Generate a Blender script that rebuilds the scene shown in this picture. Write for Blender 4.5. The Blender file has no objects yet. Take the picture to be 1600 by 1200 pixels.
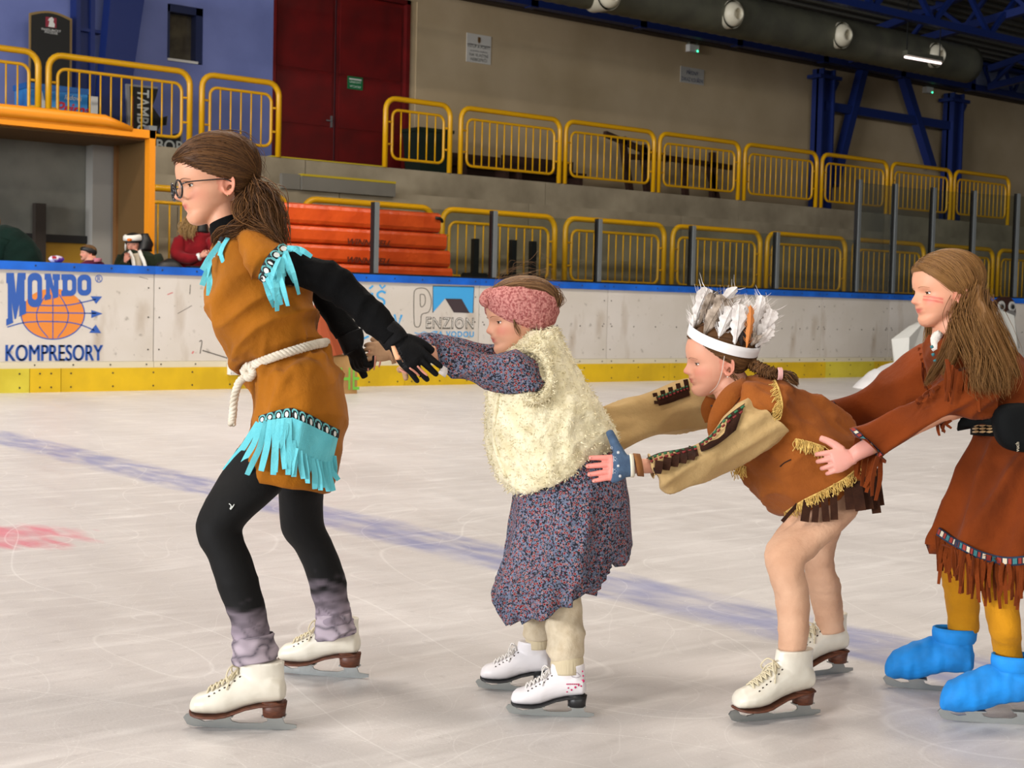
import bpy, math, random
import numpy as np
from mathutils import Vector
random.seed(7); RNG = np.random.default_rng(11)
scene = bpy.context.scene
COL = scene.collection
PI = math.pi

# ------------------------------------------------------------------ camera
FPX, CAMH = 2280.0, 0.95                      # focal length in pixels of the 1600 px frame, camera height
def cam_axes(p, r, phi):
    p, r, phi = map(math.radians, (p, r, phi))
    f = np.array([math.cos(phi)*math.cos(p), math.sin(phi)*math.cos(p), -math.sin(p)])
    R0 = np.array([math.sin(phi), -math.cos(phi), 0.0]); U0 = np.cross(R0, f)
    return f, math.cos(r)*R0+math.sin(r)*U0, -math.sin(r)*R0+math.cos(r)*U0
FW, RT, UP = cam_axes(3.05, 1.35, 51.3)
CAM = np.array([0, 0, CAMH])
cd = bpy.data.cameras.new('camera'); co = bpy.data.objects.new('camera', cd); COL.objects.link(co)
cd.sensor_width = 36; cd.lens = 36*FPX/1600; cd.clip_end = 200
from mathutils import Matrix
co.matrix_world = Matrix([[RT[i], UP[i], -FW[i], CAM[i]] for i in range(3)]+[[0, 0, 0, 1]])
cd.dof.use_dof = True; cd.dof.focus_distance = 3.45; cd.dof.aperture_fstop = 13
scene.camera = co
def W(x, y, d):                               # pixel + depth along the optical axis -> world
    return CAM + d*(FW + RT*(x-800)/FPX - UP*(y-600)/FPX)
def onY(x, y, Y):                             # pixel -> point on the vertical plane Y
    v = FW + RT*(x-800)/FPX - UP*(y-600)/FPX
    return CAM + v*(Y/v[1])
def onZ(x, y, z=0.0):
    v = FW + RT*(x-800)/FPX - UP*(y-600)/FPX
    return CAM + v*((z-CAMH)/v[2])

# ------------------------------------------------------------------ world, lights, exposure
w = bpy.data.worlds.new('world'); scene.world = w; w.use_nodes = True
w.node_tree.nodes['Background'].inputs[0].default_value = (.80, .88, 1, 1)
w.node_tree.nodes['Background'].inputs[1].default_value = .06
def area(name, loc, target, sx, sy, power, col):
    l = bpy.data.lights.new(name, 'AREA'); l.shape = 'RECTANGLE'; l.size = sx; l.size_y = sy
    l.energy = power; l.color = col
    o = bpy.data.objects.new(name, l); COL.objects.link(o); o.location = loc
    o.rotation_euler = (Vector(target)-Vector(loc)).to_track_quat('-Z', 'Y').to_euler()
    return o
# hall lamps hanging under the roof over the ice; window bands in the end wall at the left (about 35 m off) and in the
# wall behind the camera, whose panes the photograph shows mirrored in the orange mats
for k, (x, y, z, e) in enumerate([(-3, 1.5, 9.1, 330), (5, 1.5, 9.1, 330), (-1, 10, 8.2, 420), (5.5, 10, 8.2, 420), (12, 10, 8.2, 340)]):
    area('hall_lamp_%d_offscreen' % (k+1), (x, y, z), (x, y, 0), 3.0, 1.0, e, (1, .90, .79))
area('window_left_offscreen', (-34, 4, 5.0), (0, 4, 1.5), 24, 5, 13000, (.96, .97, 1))
area('window_behind_camera_offscreen', (-5, -19, 5.5), (3, 6, 1.5), 26, 4, 2100, (1, .96, .9))
vs = scene.view_settings
vs.view_transform = 'Standard'; vs.look = 'None'; vs.gamma = 1; vs.use_curve_mapping = False
vs.exposure = 0.14

# ------------------------------------------------------------------ materials
def lin(c):
    return tuple((v/12.92 if v <= .04045 else ((v+.055)/1.055)**2.4) for v in c)
def hx(h):
    return lin(tuple(int(h[i:i+2], 16)/255 for i in (0, 2, 4)))
def mat(name, col, rough=.6, metal=0, spec=.5, **k):
    m = bpy.data.materials.new(name); m.use_nodes = True
    b = m.node_tree.nodes['Principled BSDF']
    if isinstance(col, str): col = hx(col)
    b.inputs['Base Color'].default_value = (*col, 1); b.inputs['Roughness'].default_value = rough
    b.inputs['Metallic'].default_value = metal; b.inputs['Specular IOR Level'].default_value = spec
    for kk, v in k.items(): b.inputs[kk.replace('_', ' ')].default_value = v
    return m
def nd(m, t, **k):
    n = m.node_tree.nodes.new(t)
    for a, v in k.items():
        if a.startswith('i_'): n.inputs[a[2:].replace('_', ' ')].default_value = v
        else: setattr(n, a, v)
    return n
def lk(m, a, b): m.node_tree.links.new(a, b)
def bsdf(m): return m.node_tree.nodes['Principled BSDF']
def noise_mix(m, c1, c2, scale=8, lo=.35, hi=.65, detail=4, coord='Object', stretch=(1, 1, 1), base=None, amount=1.0):
    """mix two colours by noise; returns colour socket and links it to the base colour"""
    tc = nd(m, 'ShaderNodeTexCoord'); mp = nd(m, 'ShaderNodeMapping'); mp.inputs['Scale'].default_value = stretch
    lk(m, tc.outputs[coord], mp.inputs[0])
    n = nd(m, 'ShaderNodeTexNoise', i_Scale=scale, i_Detail=detail); lk(m, mp.outputs[0], n.inputs['Vector'])
    r = nd(m, 'ShaderNodeMapRange'); r.inputs[1].default_value = lo; r.inputs[2].default_value = hi
    r.inputs[4].default_value = amount
    lk(m, n.outputs[0], r.inputs[0])
    x = nd(m, 'ShaderNodeMix', data_type='RGBA'); lk(m, r.outputs[0], x.inputs[0])
    if base is not None: lk(m, base, x.inputs[6])
    else: x.inputs[6].default_value = (*(hx(c1) if isinstance(c1, str) else c1), 1)
    x.inputs[7].default_value = (*(hx(c2) if isinstance(c2, str) else c2), 1)
    lk(m, x.outputs[2], bsdf(m).inputs['Base Color'])
    return x.outputs[2]
def bump(m, scale=60, strength=.3, dist=.01, detail=4, stretch=(1, 1, 1), coord='Object'):
    tc = nd(m, 'ShaderNodeTexCoord'); mp = nd(m, 'ShaderNodeMapping'); mp.inputs['Scale'].default_value = stretch
    lk(m, tc.outputs[coord], mp.inputs[0])
    n = nd(m, 'ShaderNodeTexNoise', i_Scale=scale, i_Detail=detail); lk(m, mp.outputs[0], n.inputs['Vector'])
    b = nd(m, 'ShaderNodeBump', i_Strength=strength, i_Distance=dist); lk(m, n.outputs[0], b.inputs['Height'])
    prev = bsdf(m).inputs['Normal']
    if prev.is_linked: lk(m, prev.links[0].from_socket, b.inputs['Normal'])
    lk(m, b.outputs[0], bsdf(m).inputs['Normal'])
def vcol(name, rough=.6, spec=.4, **k):                     # colour from the mesh's own colour attribute
    m = mat(name, (1, 1, 1), rough, 0, spec, **k)
    a = nd(m, 'ShaderNodeVertexColor', layer_name='tint'); lk(m, a.outputs[0], bsdf(m).inputs['Base Color'])
    return m
def cloth(name, c1, c2, scale=9, rough=.9, weave=420, bstr=.25, sheen=.05):
    m = mat(name, c1, rough, 0, .15, Sheen_Weight=sheen)
    noise_mix(m, c1, c2, scale); bump(m, weave, bstr, .002, 2); bump(m, 26, .45, .012, 4)
    return m

# ------------------------------------------------------------------ mesh helpers
WORG = {}
def rawmesh(name, V, Fc, mats, smooth=True, tint=None, fmat=None):
    me = bpy.data.meshes.new(name)
    me.from_pydata([tuple(map(float, v)) for v in V], [], [tuple(int(i) for i in f) for f in Fc])
    for m in (mats if isinstance(mats, (list, tuple)) else [mats]): me.materials.append(m)
    if smooth: me.polygons.foreach_set('use_smooth', [True]*len(me.polygons))
    if fmat is not None: me.polygons.foreach_set('material_index', [int(i) for i in fmat])
    if tint is not None:
        a = me.color_attributes.new('tint', 'FLOAT_COLOR', 'POINT')
        t = np.ones((len(V), 4), np.float32); t[:, :3] = tint
        a.data.foreach_set('color', t.ravel())
    me.update()
    return me
def link(name, data, parent=None, org=(0, 0, 0)):
    o = bpy.data.objects.new(name, data); COL.objects.link(o)
    org = np.array(org, float); po = WORG.get(parent.name, np.zeros(3)) if parent else np.zeros(3)
    if parent: o.parent = parent
    o.location = org-po; WORG[o.name] = org
    return o
def mk(name, geo, mats, parent=None, smooth=True, tint=None, fmat=None, org=None):
    V = np.asarray(geo[0], float).reshape(-1, 3)
    if org is None:
        lo, hi = V.min(0), V.max(0); org = np.array([(lo[0]+hi[0])/2, (lo[1]+hi[1])/2, lo[2]])
    return link(name, rawmesh(name, V-org, geo[1], mats, smooth, tint, fmat), parent, org)
def tag(o, label, cat, group=None, kind=None):
    o['label'] = label; o['category'] = cat
    if group: o['group'] = group
    if kind: o['kind'] = kind
    return o
def empty(name, loc): return link(name, None, None, loc)
def struct(o, label=None, cat=None):
    o['kind'] = 'structure'
    if label: o['label'] = label
    if cat: o['category'] = cat
    return o
def join(*gs):
    V, Fc, n = [], [], 0
    for g in gs:
        v = np.asarray(g[0], float).reshape(-1, 3); V.append(v); Fc += [tuple(i+n for i in f) for f in g[1]]; n += len(v)
    return (np.vstack(V), Fc)
def box(x0, x1, y0, y1, z0, z1):
    V = [(x, y, z) for x in (x0, x1) for y in (y0, y1) for z in (z0, z1)]
    return (np.array(V, float), [(0, 1, 3, 2), (4, 6, 7, 5), (0, 4, 5, 1), (2, 3, 7, 6), (0, 2, 6, 4), (1, 5, 7, 3)])
def obox(c, ax, hs):                                   # oriented box: centre, three axes, half sizes
    c = np.array(c, float); V, Fc = box(-1, 1, -1, 1, -1, 1)
    A = np.array([np.array(a, float)*h for a, h in zip(ax, hs)])
    return (c+V@A, Fc)
def unit(v): v = np.asarray(v, float); return v/max(1e-12, np.linalg.norm(v))
def beam(p, q, wd, ht, up=(0, 0, 1)):
    p, q = np.array(p, float), np.array(q, float); d = unit(q-p); s = np.cross(d, up)
    if np.linalg.norm(s) < 1e-3: s = np.cross(d, (0, 1, 0))
    s = unit(s); u = np.cross(s, d)
    return obox((p+q)/2, (d, s, u), (np.linalg.norm(q-p)/2, wd/2, ht/2))
def crom(P, m):                                        # Catmull-Rom through rows of P, m steps per span
    P = np.asarray(P, float)
    if m <= 1 or len(P) < 3:
        if len(P) == 2 and m > 1: return np.array([P[0]+(P[1]-P[0])*t for t in np.linspace(0, 1, m+1)])
        return P
    Q = np.vstack([2*P[0]-P[1], P, 2*P[-1]-P[-2]]); out = []
    for i in range(len(P)-1):
        a, b, c, d = Q[i:i+4]
        for t in np.arange(m)/m:
            out.append(.5*((2*b)+(c-a)*t+(2*a-5*b+4*c-d)*t*t+(3*b-a-3*c+d)*t**3))
    out.append(P[-1]); return np.array(out)
def tube(P, rad, n=8, m=1, cap=True, closed=False, flat=None):
    P = np.asarray(P, float); rad = np.broadcast_to(np.asarray(rad, float), (len(P),)).copy()
    if m > 1:
        Z = crom(np.hstack([P, rad[:, None]]), m); P, rad = Z[:, :3], np.maximum(Z[:, 3], 1e-4)
    k = len(P)
    T = np.array([unit((P[(i+1) % k] if closed else P[min(i+1, k-1)])-(P[(i-1) % k] if closed else P[max(i-1, 0)])) for i in range(k)])
    a = np.array([0, 0, 1.]) if abs(T[0][2]) < .9 else np.array([1., 0, 0])
    N = unit(np.cross(T[0], a)); V = []
    th = np.arange(n)*2*PI/n
    for i in range(k):
        N = unit(N-T[i]*(N@T[i])); B = np.cross(T[i], N)
        V.append(P[i]+rad[i]*(np.cos(th)[:, None]*N+np.sin(th)[:, None]*B*(flat or 1)))
    V = np.vstack(V); Fc = []
    for i in range(k if closed else k-1):
        j = (i+1) % k
        for q in range(n):
            Fc.append((i*n+q, i*n+(q+1) % n, j*n+(q+1) % n, j*n+q))
    if cap and not closed: Fc += [tuple(range(n))[::-1], tuple((k-1)*n+q for q in range(n))]
    return (V, Fc)
def ringmesh(Rings, cap=True):
    k, n = len(Rings), len(Rings[0]); V = np.vstack(Rings); Fc = []
    for i in range(k-1):
        for q in range(n): Fc.append((i*n+q, i*n+(q+1) % n, (i+1)*n+(q+1) % n, (i+1)*n+q))
    if cap: Fc += [tuple(range(n))[::-1], tuple((k-1)*n+q for q in range(n))]
    return (V, Fc)
def prism(poly, o, ax, ay, depth):                     # 2-D outline extruded along ax x ay, centred
    o, ax, ay = np.array(o, float), unit(ax), unit(ay); nn = np.cross(ax, ay); P = np.array(poly, float); n = len(P)
    A = o+P[:, :1]*ax+P[:, 1:]*ay
    return (np.vstack([A+nn*depth/2, A-nn*depth/2]), [tuple(range(n)), tuple(range(n, 2*n))[::-1]]+[(i, n+i, n+(i+1) % n, (i+1) % n) for i in range(n)])
def copy_tree(o, delta, parent=None):
    c = o.copy(); COL.objects.link(c); WORG[c.name] = WORG[o.name]+np.array(delta)
    c.parent = parent
    if parent is None: c.location = WORG[c.name]
    for ch in list(o.children): copy_tree(ch, delta, c)
    return c
_td = {}
def text_geo(s, size, o, ax, ay, depth=.002, bold=0.0, warp=None, align='CENTER', shear=0, space=1.0):
    cu = bpy.data.curves.new('t', 'FONT'); cu.body = s; cu.size = size; cu.align_x = align; cu.align_y = 'BOTTOM_BASELINE'
    cu.offset = bold; cu.shear = shear; cu.space_character = space; cu.resolution_u = 4
    ob = bpy.data.objects.new('t', cu); COL.objects.link(ob)
    me = bpy.data.meshes.new_from_object(ob.evaluated_get(bpy.context.evaluated_depsgraph_get()))
    V = np.array([v.co for v in me.vertices]).reshape(-1, 3); Fc = [tuple(p.vertices) for p in me.polygons]
    bpy.data.objects.remove(ob); bpy.data.curves.remove(cu); bpy.data.meshes.remove(me)
    if warp: V = warp(V)
    o, ax, ay = np.array(o, float), unit(ax), unit(ay)
    return (o+V[:, :1]*ax+V[:, 1:2]*ay+np.cross(ax, ay)*depth, Fc)
def union(geos, voxel, smooth=4, fac=.5):
    V, Fc = join(*geos)
    me = rawmesh('u', V, Fc, []); ob = bpy.data.objects.new('u', me); COL.objects.link(ob)
    r = ob.modifiers.new('r', 'REMESH'); r.mode = 'VOXEL'; r.voxel_size = voxel; r.adaptivity = 0
    if smooth:
        s = ob.modifiers.new('s', 'SMOOTH'); s.iterations = smooth; s.factor = fac
    m2 = bpy.data.meshes.new_from_object(ob.evaluated_get(bpy.context.evaluated_depsgraph_get()))
    n = len(m2.vertices); Vo = np.empty(n*3); m2.vertices.foreach_get('co', Vo)
    Fo = [tuple(p.vertices) for p in m2.polygons]
    bpy.data.objects.remove(ob); bpy.data.meshes.remove(me); bpy.data.meshes.remove(m2)
    return (Vo.reshape(-1, 3), Fo)
def vnoise(P, scale, seed=0):                          # cheap smooth 3-D noise from sines
    r = np.random.default_rng(seed); out = np.zeros(len(P))
    for k in range(6):
        d = r.normal(size=3); d *= scale*(.6+.25*k)/np.linalg.norm(d)
        out += np.sin(P@d*2*PI+r.uniform(0, 6.28))/(1+.35*k)
    return out/3.2
def normals(V, Fc):
    N = np.zeros_like(V)
    for f in Fc:
        a = np.cross(V[f[1]]-V[f[0]], V[f[2]]-V[f[0]])
        if len(f) == 4: a = a+np.cross(V[f[2]]-V[f[0]], V[f[3]]-V[f[0]])
        for i in f: N[i] += a
    return N/np.maximum(1e-12, np.linalg.norm(N, axis=1))[:, None]
# ================================================================== THE HALL
YB, YLOW, YUPR, YWALL = 14.0, 17.4, 20.0, 22.2
# ---- ice
def ice_mat():
    m = mat('ice', 'dcdad8', .32, 0, .45); t = m.node_tree
    tc = nd(m, 'ShaderNodeTexCoord'); sep = nd(m, 'ShaderNodeSeparateXYZ'); lk(m, tc.outputs['Object'], sep.inputs[0])
    base = noise_mix(m, 'd3cfce', 'bdb8b6', 1.1, .3, .75, 8, stretch=(1, .35, 1))
    base = noise_mix(m, None, 'e2dfde', 5, .52, .75, 10, stretch=(.5, 2.2, 1), base=base, amount=.8)
    base = noise_mix(m, None, 'a39e9c', 26, .60, .8, 6, base=base, amount=.45)
    base = noise_mix(m, None, 'f6f4f4', 150, .66, .74, 2, base=base, amount=.7)
    base = noise_mix(m, None, 'b0aba9', 7, .5, .8, 8, stretch=(.45, 3.0, 1), base=base, amount=.5)
    # painted blue line and red spot under the ice, worn by skating
    def math_(op, a, b=None):
        n = nd(m, 'ShaderNodeMath', operation=op)
        for i, s in enumerate((a, b)):
            if s is None: continue
            if isinstance(s, (int, float)): n.inputs[i].default_value = s
            else: lk(m, s, n.inputs[i])
        return n.outputs[0]
    nz = nd(m, 'ShaderNodeTexNoise', i_Scale=5, i_Detail=9); mp = nd(m, 'ShaderNodeMapping'); mp.inputs['Scale'].default_value = (2.6, .7, 1)
    lk(m, tc.outputs['Object'], mp.inputs[0]); lk(m, mp.outputs[0], nz.inputs['Vector'])
    wear = nd(m, 'ShaderNodeMapRange'); lk(m, nz.outputs[0], wear.inputs[0]); wear.inputs[1].default_value = .68; wear.inputs[2].default_value = .38
    def mask(dist, half, soft):
        r = nd(m, 'ShaderNodeMapRange'); lk(m, dist, r.inputs[0]); r.inputs[1].default_value = half+soft; r.inputs[2].default_value = half-soft
        return r.outputs[0]
    jit = math_('MULTIPLY', math_('SUBTRACT', nz.outputs[0], .5), .10)
    bl = mask(math_('ADD', math_('ABSOLUTE', math_('SUBTRACT', sep.outputs[0], 3.40)), jit), .16, .05)
    blm = math_('MULTIPLY', bl, math_('ADD', math_('MULTIPLY', wear.outputs[0], .48), .16))
    def over(col, fac, base):
        x = nd(m, 'ShaderNodeMix', data_type='RGBA'); lk(m, fac, x.inputs[0]); lk(m, base, x.inputs[6]); x.inputs[7].default_value = (*hx(col), 1)
        return x.outputs[2]
    base = over('5c6aac', blm, base)
    rp = onZ(10, 840); dv = nd(m, 'ShaderNodeVectorMath', operation='DISTANCE'); lk(m, tc.outputs['Object'], dv.inputs[0]); dv.inputs[1].default_value = tuple(rp)
    rd = mask(math_('ADD', dv.outputs['Value'], math_('MULTIPLY', jit, 4)), .27, .09)
    base = over('d8647c', math_('MULTIPLY', rd, math_('ADD', math_('MULTIPLY', wear.outputs[0], .5), .25)), base)
    # skate scratches: thin iso-lines of broad noises
    for sc, wd, amt, off in ((.55, .0006, .26, 0), (.9, .0007, .22, 9), (.35, .0004, .30, 21), (1.5, .0009, .16, 33), (2.6, .0012, .12, 51)):
        mp2 = nd(m, 'ShaderNodeMapping'); mp2.inputs['Location'].default_value = (off, off*.7, 0); mp2.inputs['Scale'].default_value = (1, .75, 1)
        lk(m, tc.outputs['Object'], mp2.inputs[0])
        n2 = nd(m, 'ShaderNodeTexNoise', i_Scale=sc, i_Detail=.6); lk(m, mp2.outputs[0], n2.inputs['Vector'])
        fr = math_('FRACT', math_('MULTIPLY', n2.outputs[0], 9.0))
        line = mask(math_('ABSOLUTE', math_('SUBTRACT', fr, .5)), wd*9, wd*8)
        base = over('faf9f8', math_('MULTIPLY', line, amt), base)
    lk(m, base, bsdf(m).inputs['Base Color'])
    # fine snow glitter and relief
    bump(m, 9, .25, .004, 8, (1, .5, 1)); bump(m, 120, .35, .0015, 3)
    n3 = nd(m, 'ShaderNodeTexNoise', i_Scale=3.0, i_Detail=6); lk(m, mp.outputs[0], n3.inputs['Vector'])
    rr = nd(m, 'ShaderNodeMapRange'); lk(m, n3.outputs[0], rr.inputs[0]); rr.inputs[3].default_value = .22; rr.inputs[4].default_value = .5
    lk(m, rr.outputs[0], bsdf(m).inputs['Roughness'])
    return m
struct(mk('floor', ([(-33, -15.5, 0), (40, -15.5, 0), (40, 14.6, 0), (-33, 14.6, 0)], [(0, 1, 2, 3)]), ice_mat(), org=(0, 0, 0)))

M_conc = mat('concrete', '8f887c', .9); noise_mix(M_conc, 'a89c84', '7e735e', 1.6, .3, .75, 8); bump(M_conc, 30, .3, .01, 6)
M_step = mat('step_grey_paint', '77736a', .9); noise_mix(M_step, '7c786e', '66625a', 1.5, .3, .75, 8)
M_yel = mat('yellow_paint', 'e2a80c', .35, 0, .5)
M_yline = mat('yellow_line_paint', 'b8a018', .7)
M_blue_rail = mat('blue_cap_plastic', '1560c8', .45); noise_mix(M_blue_rail, '1565d2', '1052ae', 3)
M_steel_blue = mat('blue_steel_paint', '0e2462', .5)
M_wall = mat('wall_plaster', 'b7a890', .9); noise_mix(M_wall, 'bca888', 'a89472', .7, .3, .75, 6)
M_wall_blue = mat('wall_blue_plaster', '7684c4', .9); noise_mix(M_wall_blue, '7c88c4', '6a76b0', 1.1, .3, .7, 6)
M_red_door = mat('door_red_paint', '6e0a0a', .5); noise_mix(M_red_door, '700a0a', '560808', 2)
M_black = mat('black_plastic', '121212', .5)
M_alu = mat('post_aluminium', '8d9293', .4, .6)
M_white = mat('white_plastic', 'd8d8d4', .5)
M_screw = mat('screw_dark', '3a342e', .5, .4)
M_roof = mat('roof_sheet', '5c5a52', .8)

# ---- grandstand floor slabs and concrete tiers (each riser block a piece of its own)
g = empty('concrete_grandstand', (14, 17.0, 0)); tag(g, 'grey concrete grandstand with stepped tiers behind the rink boards', 'grandstand', None, 'structure')
mk('lower_walkway', box(7.3, 42, 16.6, 18.3, -.02, 1.22), M_conc, g, False)
mk('player_walkway', box(-4, 42, 14.25, 16.6, -.02, .12), M_conc, g, False)
TI = [(18.3, 1.22, 1.758), (18.9, 1.758, 2.222), (19.5, 2.222, 2.713), (20.0, 2.713, 3.16)]
rows = [([7.2, 10.9, 14.6, 18.4, 22.3, 26.2, 30.1, 34.0, 38, 42], 0), ([7.2, 9.1, 12.9, 16.6, 20.4, 24.3, 28.2, 32, 36, 42], 0),
        ([7.2, 12.1, 15.9, 19.6, 23.6, 27.5, 31.4, 36, 42], 0), ([7.2, 11.78, 16.68, 21.7, 26.5, 31.2, 36, 42], 0)]
for (y, z0, z1), (xs, _) in zip(TI, rows):
    for a, b in zip(xs[:-1], xs[1:]):
        mk('concrete_block', box(a+.008, b-.008, y, y+.55, z0+.012, z1), M_conc, g, False)
    mk('tier_core', box(7.3 if z0 < 2 else -4, 42, y+.03, y+.7, 0, z1-.03), M_conc, g, False)
for a, b in ((-4, .5), (.5, 4), (4, 7.2)):
    mk('concrete_block', box(a+.008, b-.008, 20.0, 20.5, 2.3, 3.16), M_conc, g, False)
mk('upper_platform', box(-4, 42, 20.3, 22.18, 2.9, 3.158), M_conc, g, False)
# small access step let into the tiers below the red door
p0, p1 = onY(472, 285, 19.4), onY(618, 298, 19.4); zs0, zs1 = onY(545, 302, 19.4)[2], onY(545, 281, 19.4)[2]
mk('access_step', box(p0[0], p1[0], 19.4, 19.52, zs0, zs1), M_step, g, False); mk('edge_line', box(p0[0], p1[0], 19.39, 19.52, zs1, zs1+.035), M_yline, g, False)
mk('step_end', box(p0[0]-.32, p0[0]-.01, 19.44, 19.52, zs0, zs1+.02), M_step, g, False)
a, b = onY(424, 248, 20.0)[0], onY(600, 262, 20.0)[0]
mk('edge_line', box(a, b, 19.985, 20.2, 3.158, 3.178), M_yline, g, False)

# ---- back wall, blue wall, doors, window
xd0, xd1, xw = onY(426, 120, YWALL)[0], onY(640, 120, YWALL)[0], onY(650, 120, YWALL)[0]
ZT = 6.62
struct(mk('wall_back', join(box(xw, 42, YWALL, YWALL+.3, 3.0, ZT), box(xd0-.0, xw, YWALL, YWALL+.3, 6.45, ZT)), M_wall, None, False))
w0, w1 = onY(262, 5, YWALL), onY(317, 100, YWALL)
struct(mk('wall_blue', join(box(-4, w0[0], YWALL, YWALL+.3, 3.0, 7.6), box(w1[0], xd0, YWALL, YWALL+.3, 3.0, 7.6),
          box(w0[0], w1[0], YWALL, YWALL+.3, 3.0, w1[2]-.02), box(w0[0], w1[0], YWALL, YWALL+.3, w0[2], 7.6)), M_wall_blue, None, False))
M_win = mat('window_glass', '4a4438', .15, 0, .5); noise_mix(M_win, '5a5344', '37332c', 3)
M_wframe = mat('window_frame_paint', '14224e', .5)
wd = struct(mk('window_1', join(box(w0[0], w0[0]+.05, YWALL+.02, YWALL+.24, w1[2], w0[2]), box(w1[0]-.12, w1[0], YWALL+.02, YWALL+.24, w1[2], w0[2]),
          box(w0[0], w1[0], YWALL+.02, YWALL+.24, w0[2]-.12, w0[2])), M_wframe, None, False))
mk('pane', box(w0[0]+.05, w1[0]-.12, YWALL+.2, YWALL+.22, w1[2]+.0, w0[2]-.12), M_win, wd, False)
mk('sill', box(w0[0], w1[0]-.1, YWALL-.03, YWALL+.2, w1[2]-.02, w1[2]+.02), M_white, wd, False)
xm = onY(529, 120, YWALL)[0]
dr = struct(mk('door_1', join(box(xd0, xd0+.06, YWALL+.0, YWALL+.2, 3.15, 6.45), box(xd1-.08, xd1, YWALL, YWALL+.2, 3.15, 6.45), box(xd0, xd1, YWALL, YWALL+.2, 6.37, 6.45)), M_red_door, None, False))
mk('reveal', box(xd1, xw, YWALL+.02, YWALL+.25, 3.0, 6.45), M_wall, dr, False)
for a, b in ((xd0+.06, xm-.02), (xm+.02, xd1-.08)):
    lf = mk('door_leaf', box(a, b, YWALL+.1, YWALL+.16, 3.15, 6.37), M_red_door, dr, False)
    for z0, z1 in ((3.22, 3.98), (4.03, 4.93), (4.98, 6.3)):
        mk('door_panel', box(a+.06, b-.06, YWALL+.085, YWALL+.1, z0, z1), M_red_door, lf, False)
mk('door_handle', join(box(xm-.1, xm-.07, YWALL+.06, YWALL+.1, 4.02, 4.22), beam((xm-.085, YWALL+.05, 4.13), (xm-.2, YWALL+.05, 4.13), .02, .02)), M_alu, dr, False)

def sign(name, x0, y0, x1, y1, Y, col, label, lines, tcol, th=.012):
    a, b = onY(x0, y0, Y), onY(x1, y1, Y); zc = onY((x0+x1)/2, (y0+y1)/2, Y)[2]; hh = (y1-y0)/2*np.linalg.norm(onY(x0, y0, Y)-onY(x0, y0+1, Y))
    o = mk(name, box(a[0], b[0], Y-th, Y, zc-hh, zc+hh), mat(name, col, .5), None, False); tag(o, label, 'sign')
    tm = mat(name+'_ink', tcol, .6)
    for s, fx, fz, size in lines:
        mk('lettering', text_geo(s, size*2*hh, (a[0]+(b[0]-a[0])*fx, Y-th, zc-hh+fz*2*hh), (1, 0, 0), (0, 0, 1), .002, 0, warp=lambda V, wmax=(b[0]-a[0])*.94: V*[min(1, wmax/max(1e-6, np.ptp(V[:, 0]))), 1, 1]), tm, o, False)
    return o, (a[0], b[0], zc-hh, zc+hh)
so, r_ = sign('rules_sign', 729, 54, 766, 99, YWALL, 'c9c6be', 'white notice with a small crest above black lettering on the wall',
     [('VSTUP A POBYT', .5, .52, .15), ('na zimním stadionu', .5, .38, .10), ('NA VLASTNÍ', .5, .22, .15), ('NEBEZPEČÍ', .5, .06, .15)], '1c1c1c')
cx = (r_[0]+r_[1])/2
mk('crest', prism([(-.03, .12), (.03, .12), (.03, .04), (0, 0), (-.03, .04)], (cx, YWALL-.016, r_[3]-.17), (1, 0, 0), (0, 0, 1), .006), mat('crest_brown', '6a4a22', .6), so, False)
mk('rule_line', box(r_[0]+.02, r_[1]-.02, YWALL-.015, YWALL-.012, r_[3]-.2, r_[3]-.192), M_black, so, False)
sign('no_smoking_sign', 1063, 106, 1099, 131, YWALL, 'a9a69f', 'pale notice with two lines of blue lettering on the wall', [('PŘÍSNÝ', .5, .55, .34), ('ZÁKAZ KOUŘENÍ', .5, .12, .34)], '1e2c58')
so, r_ = sign('emergency_exit_sign', 543, 120, 566, 140, YWALL+.08, '0c6a3c', 'small green sign with white lettering on the red door', [('ÚNIKOVÝ', .5, .48, .24), ('VÝCHOD', .5, .14, .24)], 'd8e8dc')
mk('top_line', box(r_[0]+.03, r_[1]-.03, YWALL+.064, YWALL+.068, r_[3]-.06, r_[3]-.035), M_white, so, False)

# ---- steel frame at the wall, roof, truss, duct
def steel(name, label, geos, cat='steel frame', group=None):
    o = mk(name, geos[0], M_steel_blue, None, False); tag(o, label, cat, group); return o
yc = YWALL-.3
c1, c2 = onY(1285, 200, yc)[0], onY(1489, 200, yc)[0]
fr = empty('braced_frame', (c1, yc, 3.15)); tag(fr, 'dark blue steel columns with slanting braces and cross beam before the wall', 'steel frame')
for cx_, lab in ((c1, 'left'), (c2, 'right')):
    q = mk('column', join(box(cx_-.22, cx_+.22, yc-.03, yc+.03, 3.16, 6.5), box(cx_-.22, cx_-.17, yc-.16, yc+.16, 3.16, 6.5), box(cx_+.17, cx_+.22, yc-.16, yc+.16, 3.16, 6.5)), M_steel_blue, fr, False)
    mk('head_plate', join(box(cx_-.36, cx_+.4, yc-.2, yc+.2, 6.28, 6.36), prism([(0, 0), (.3, .0), (0, -.5)], (cx_+.2, yc, 6.28), (1, 0, 0), (0, 0, 1), .1)), M_steel_blue, q, False)
pA, pB = onY(1348, 108, yc), onY(1302, 290, yc); pC, pD = onY(1411, 120, yc), onY(1455, 262, yc)
mk('brace', beam(pA, pB, .2, .2), M_steel_blue, fr, False); mk('brace', beam(pC, pD, .2, .2), M_steel_blue, fr, False)
zb = onY(1390, 182, yc)[2]; mk('cross_beam', box(c1, c2, yc-.08, yc+.08, zb-.1, zb+.1), M_steel_blue, fr, False)
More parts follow.
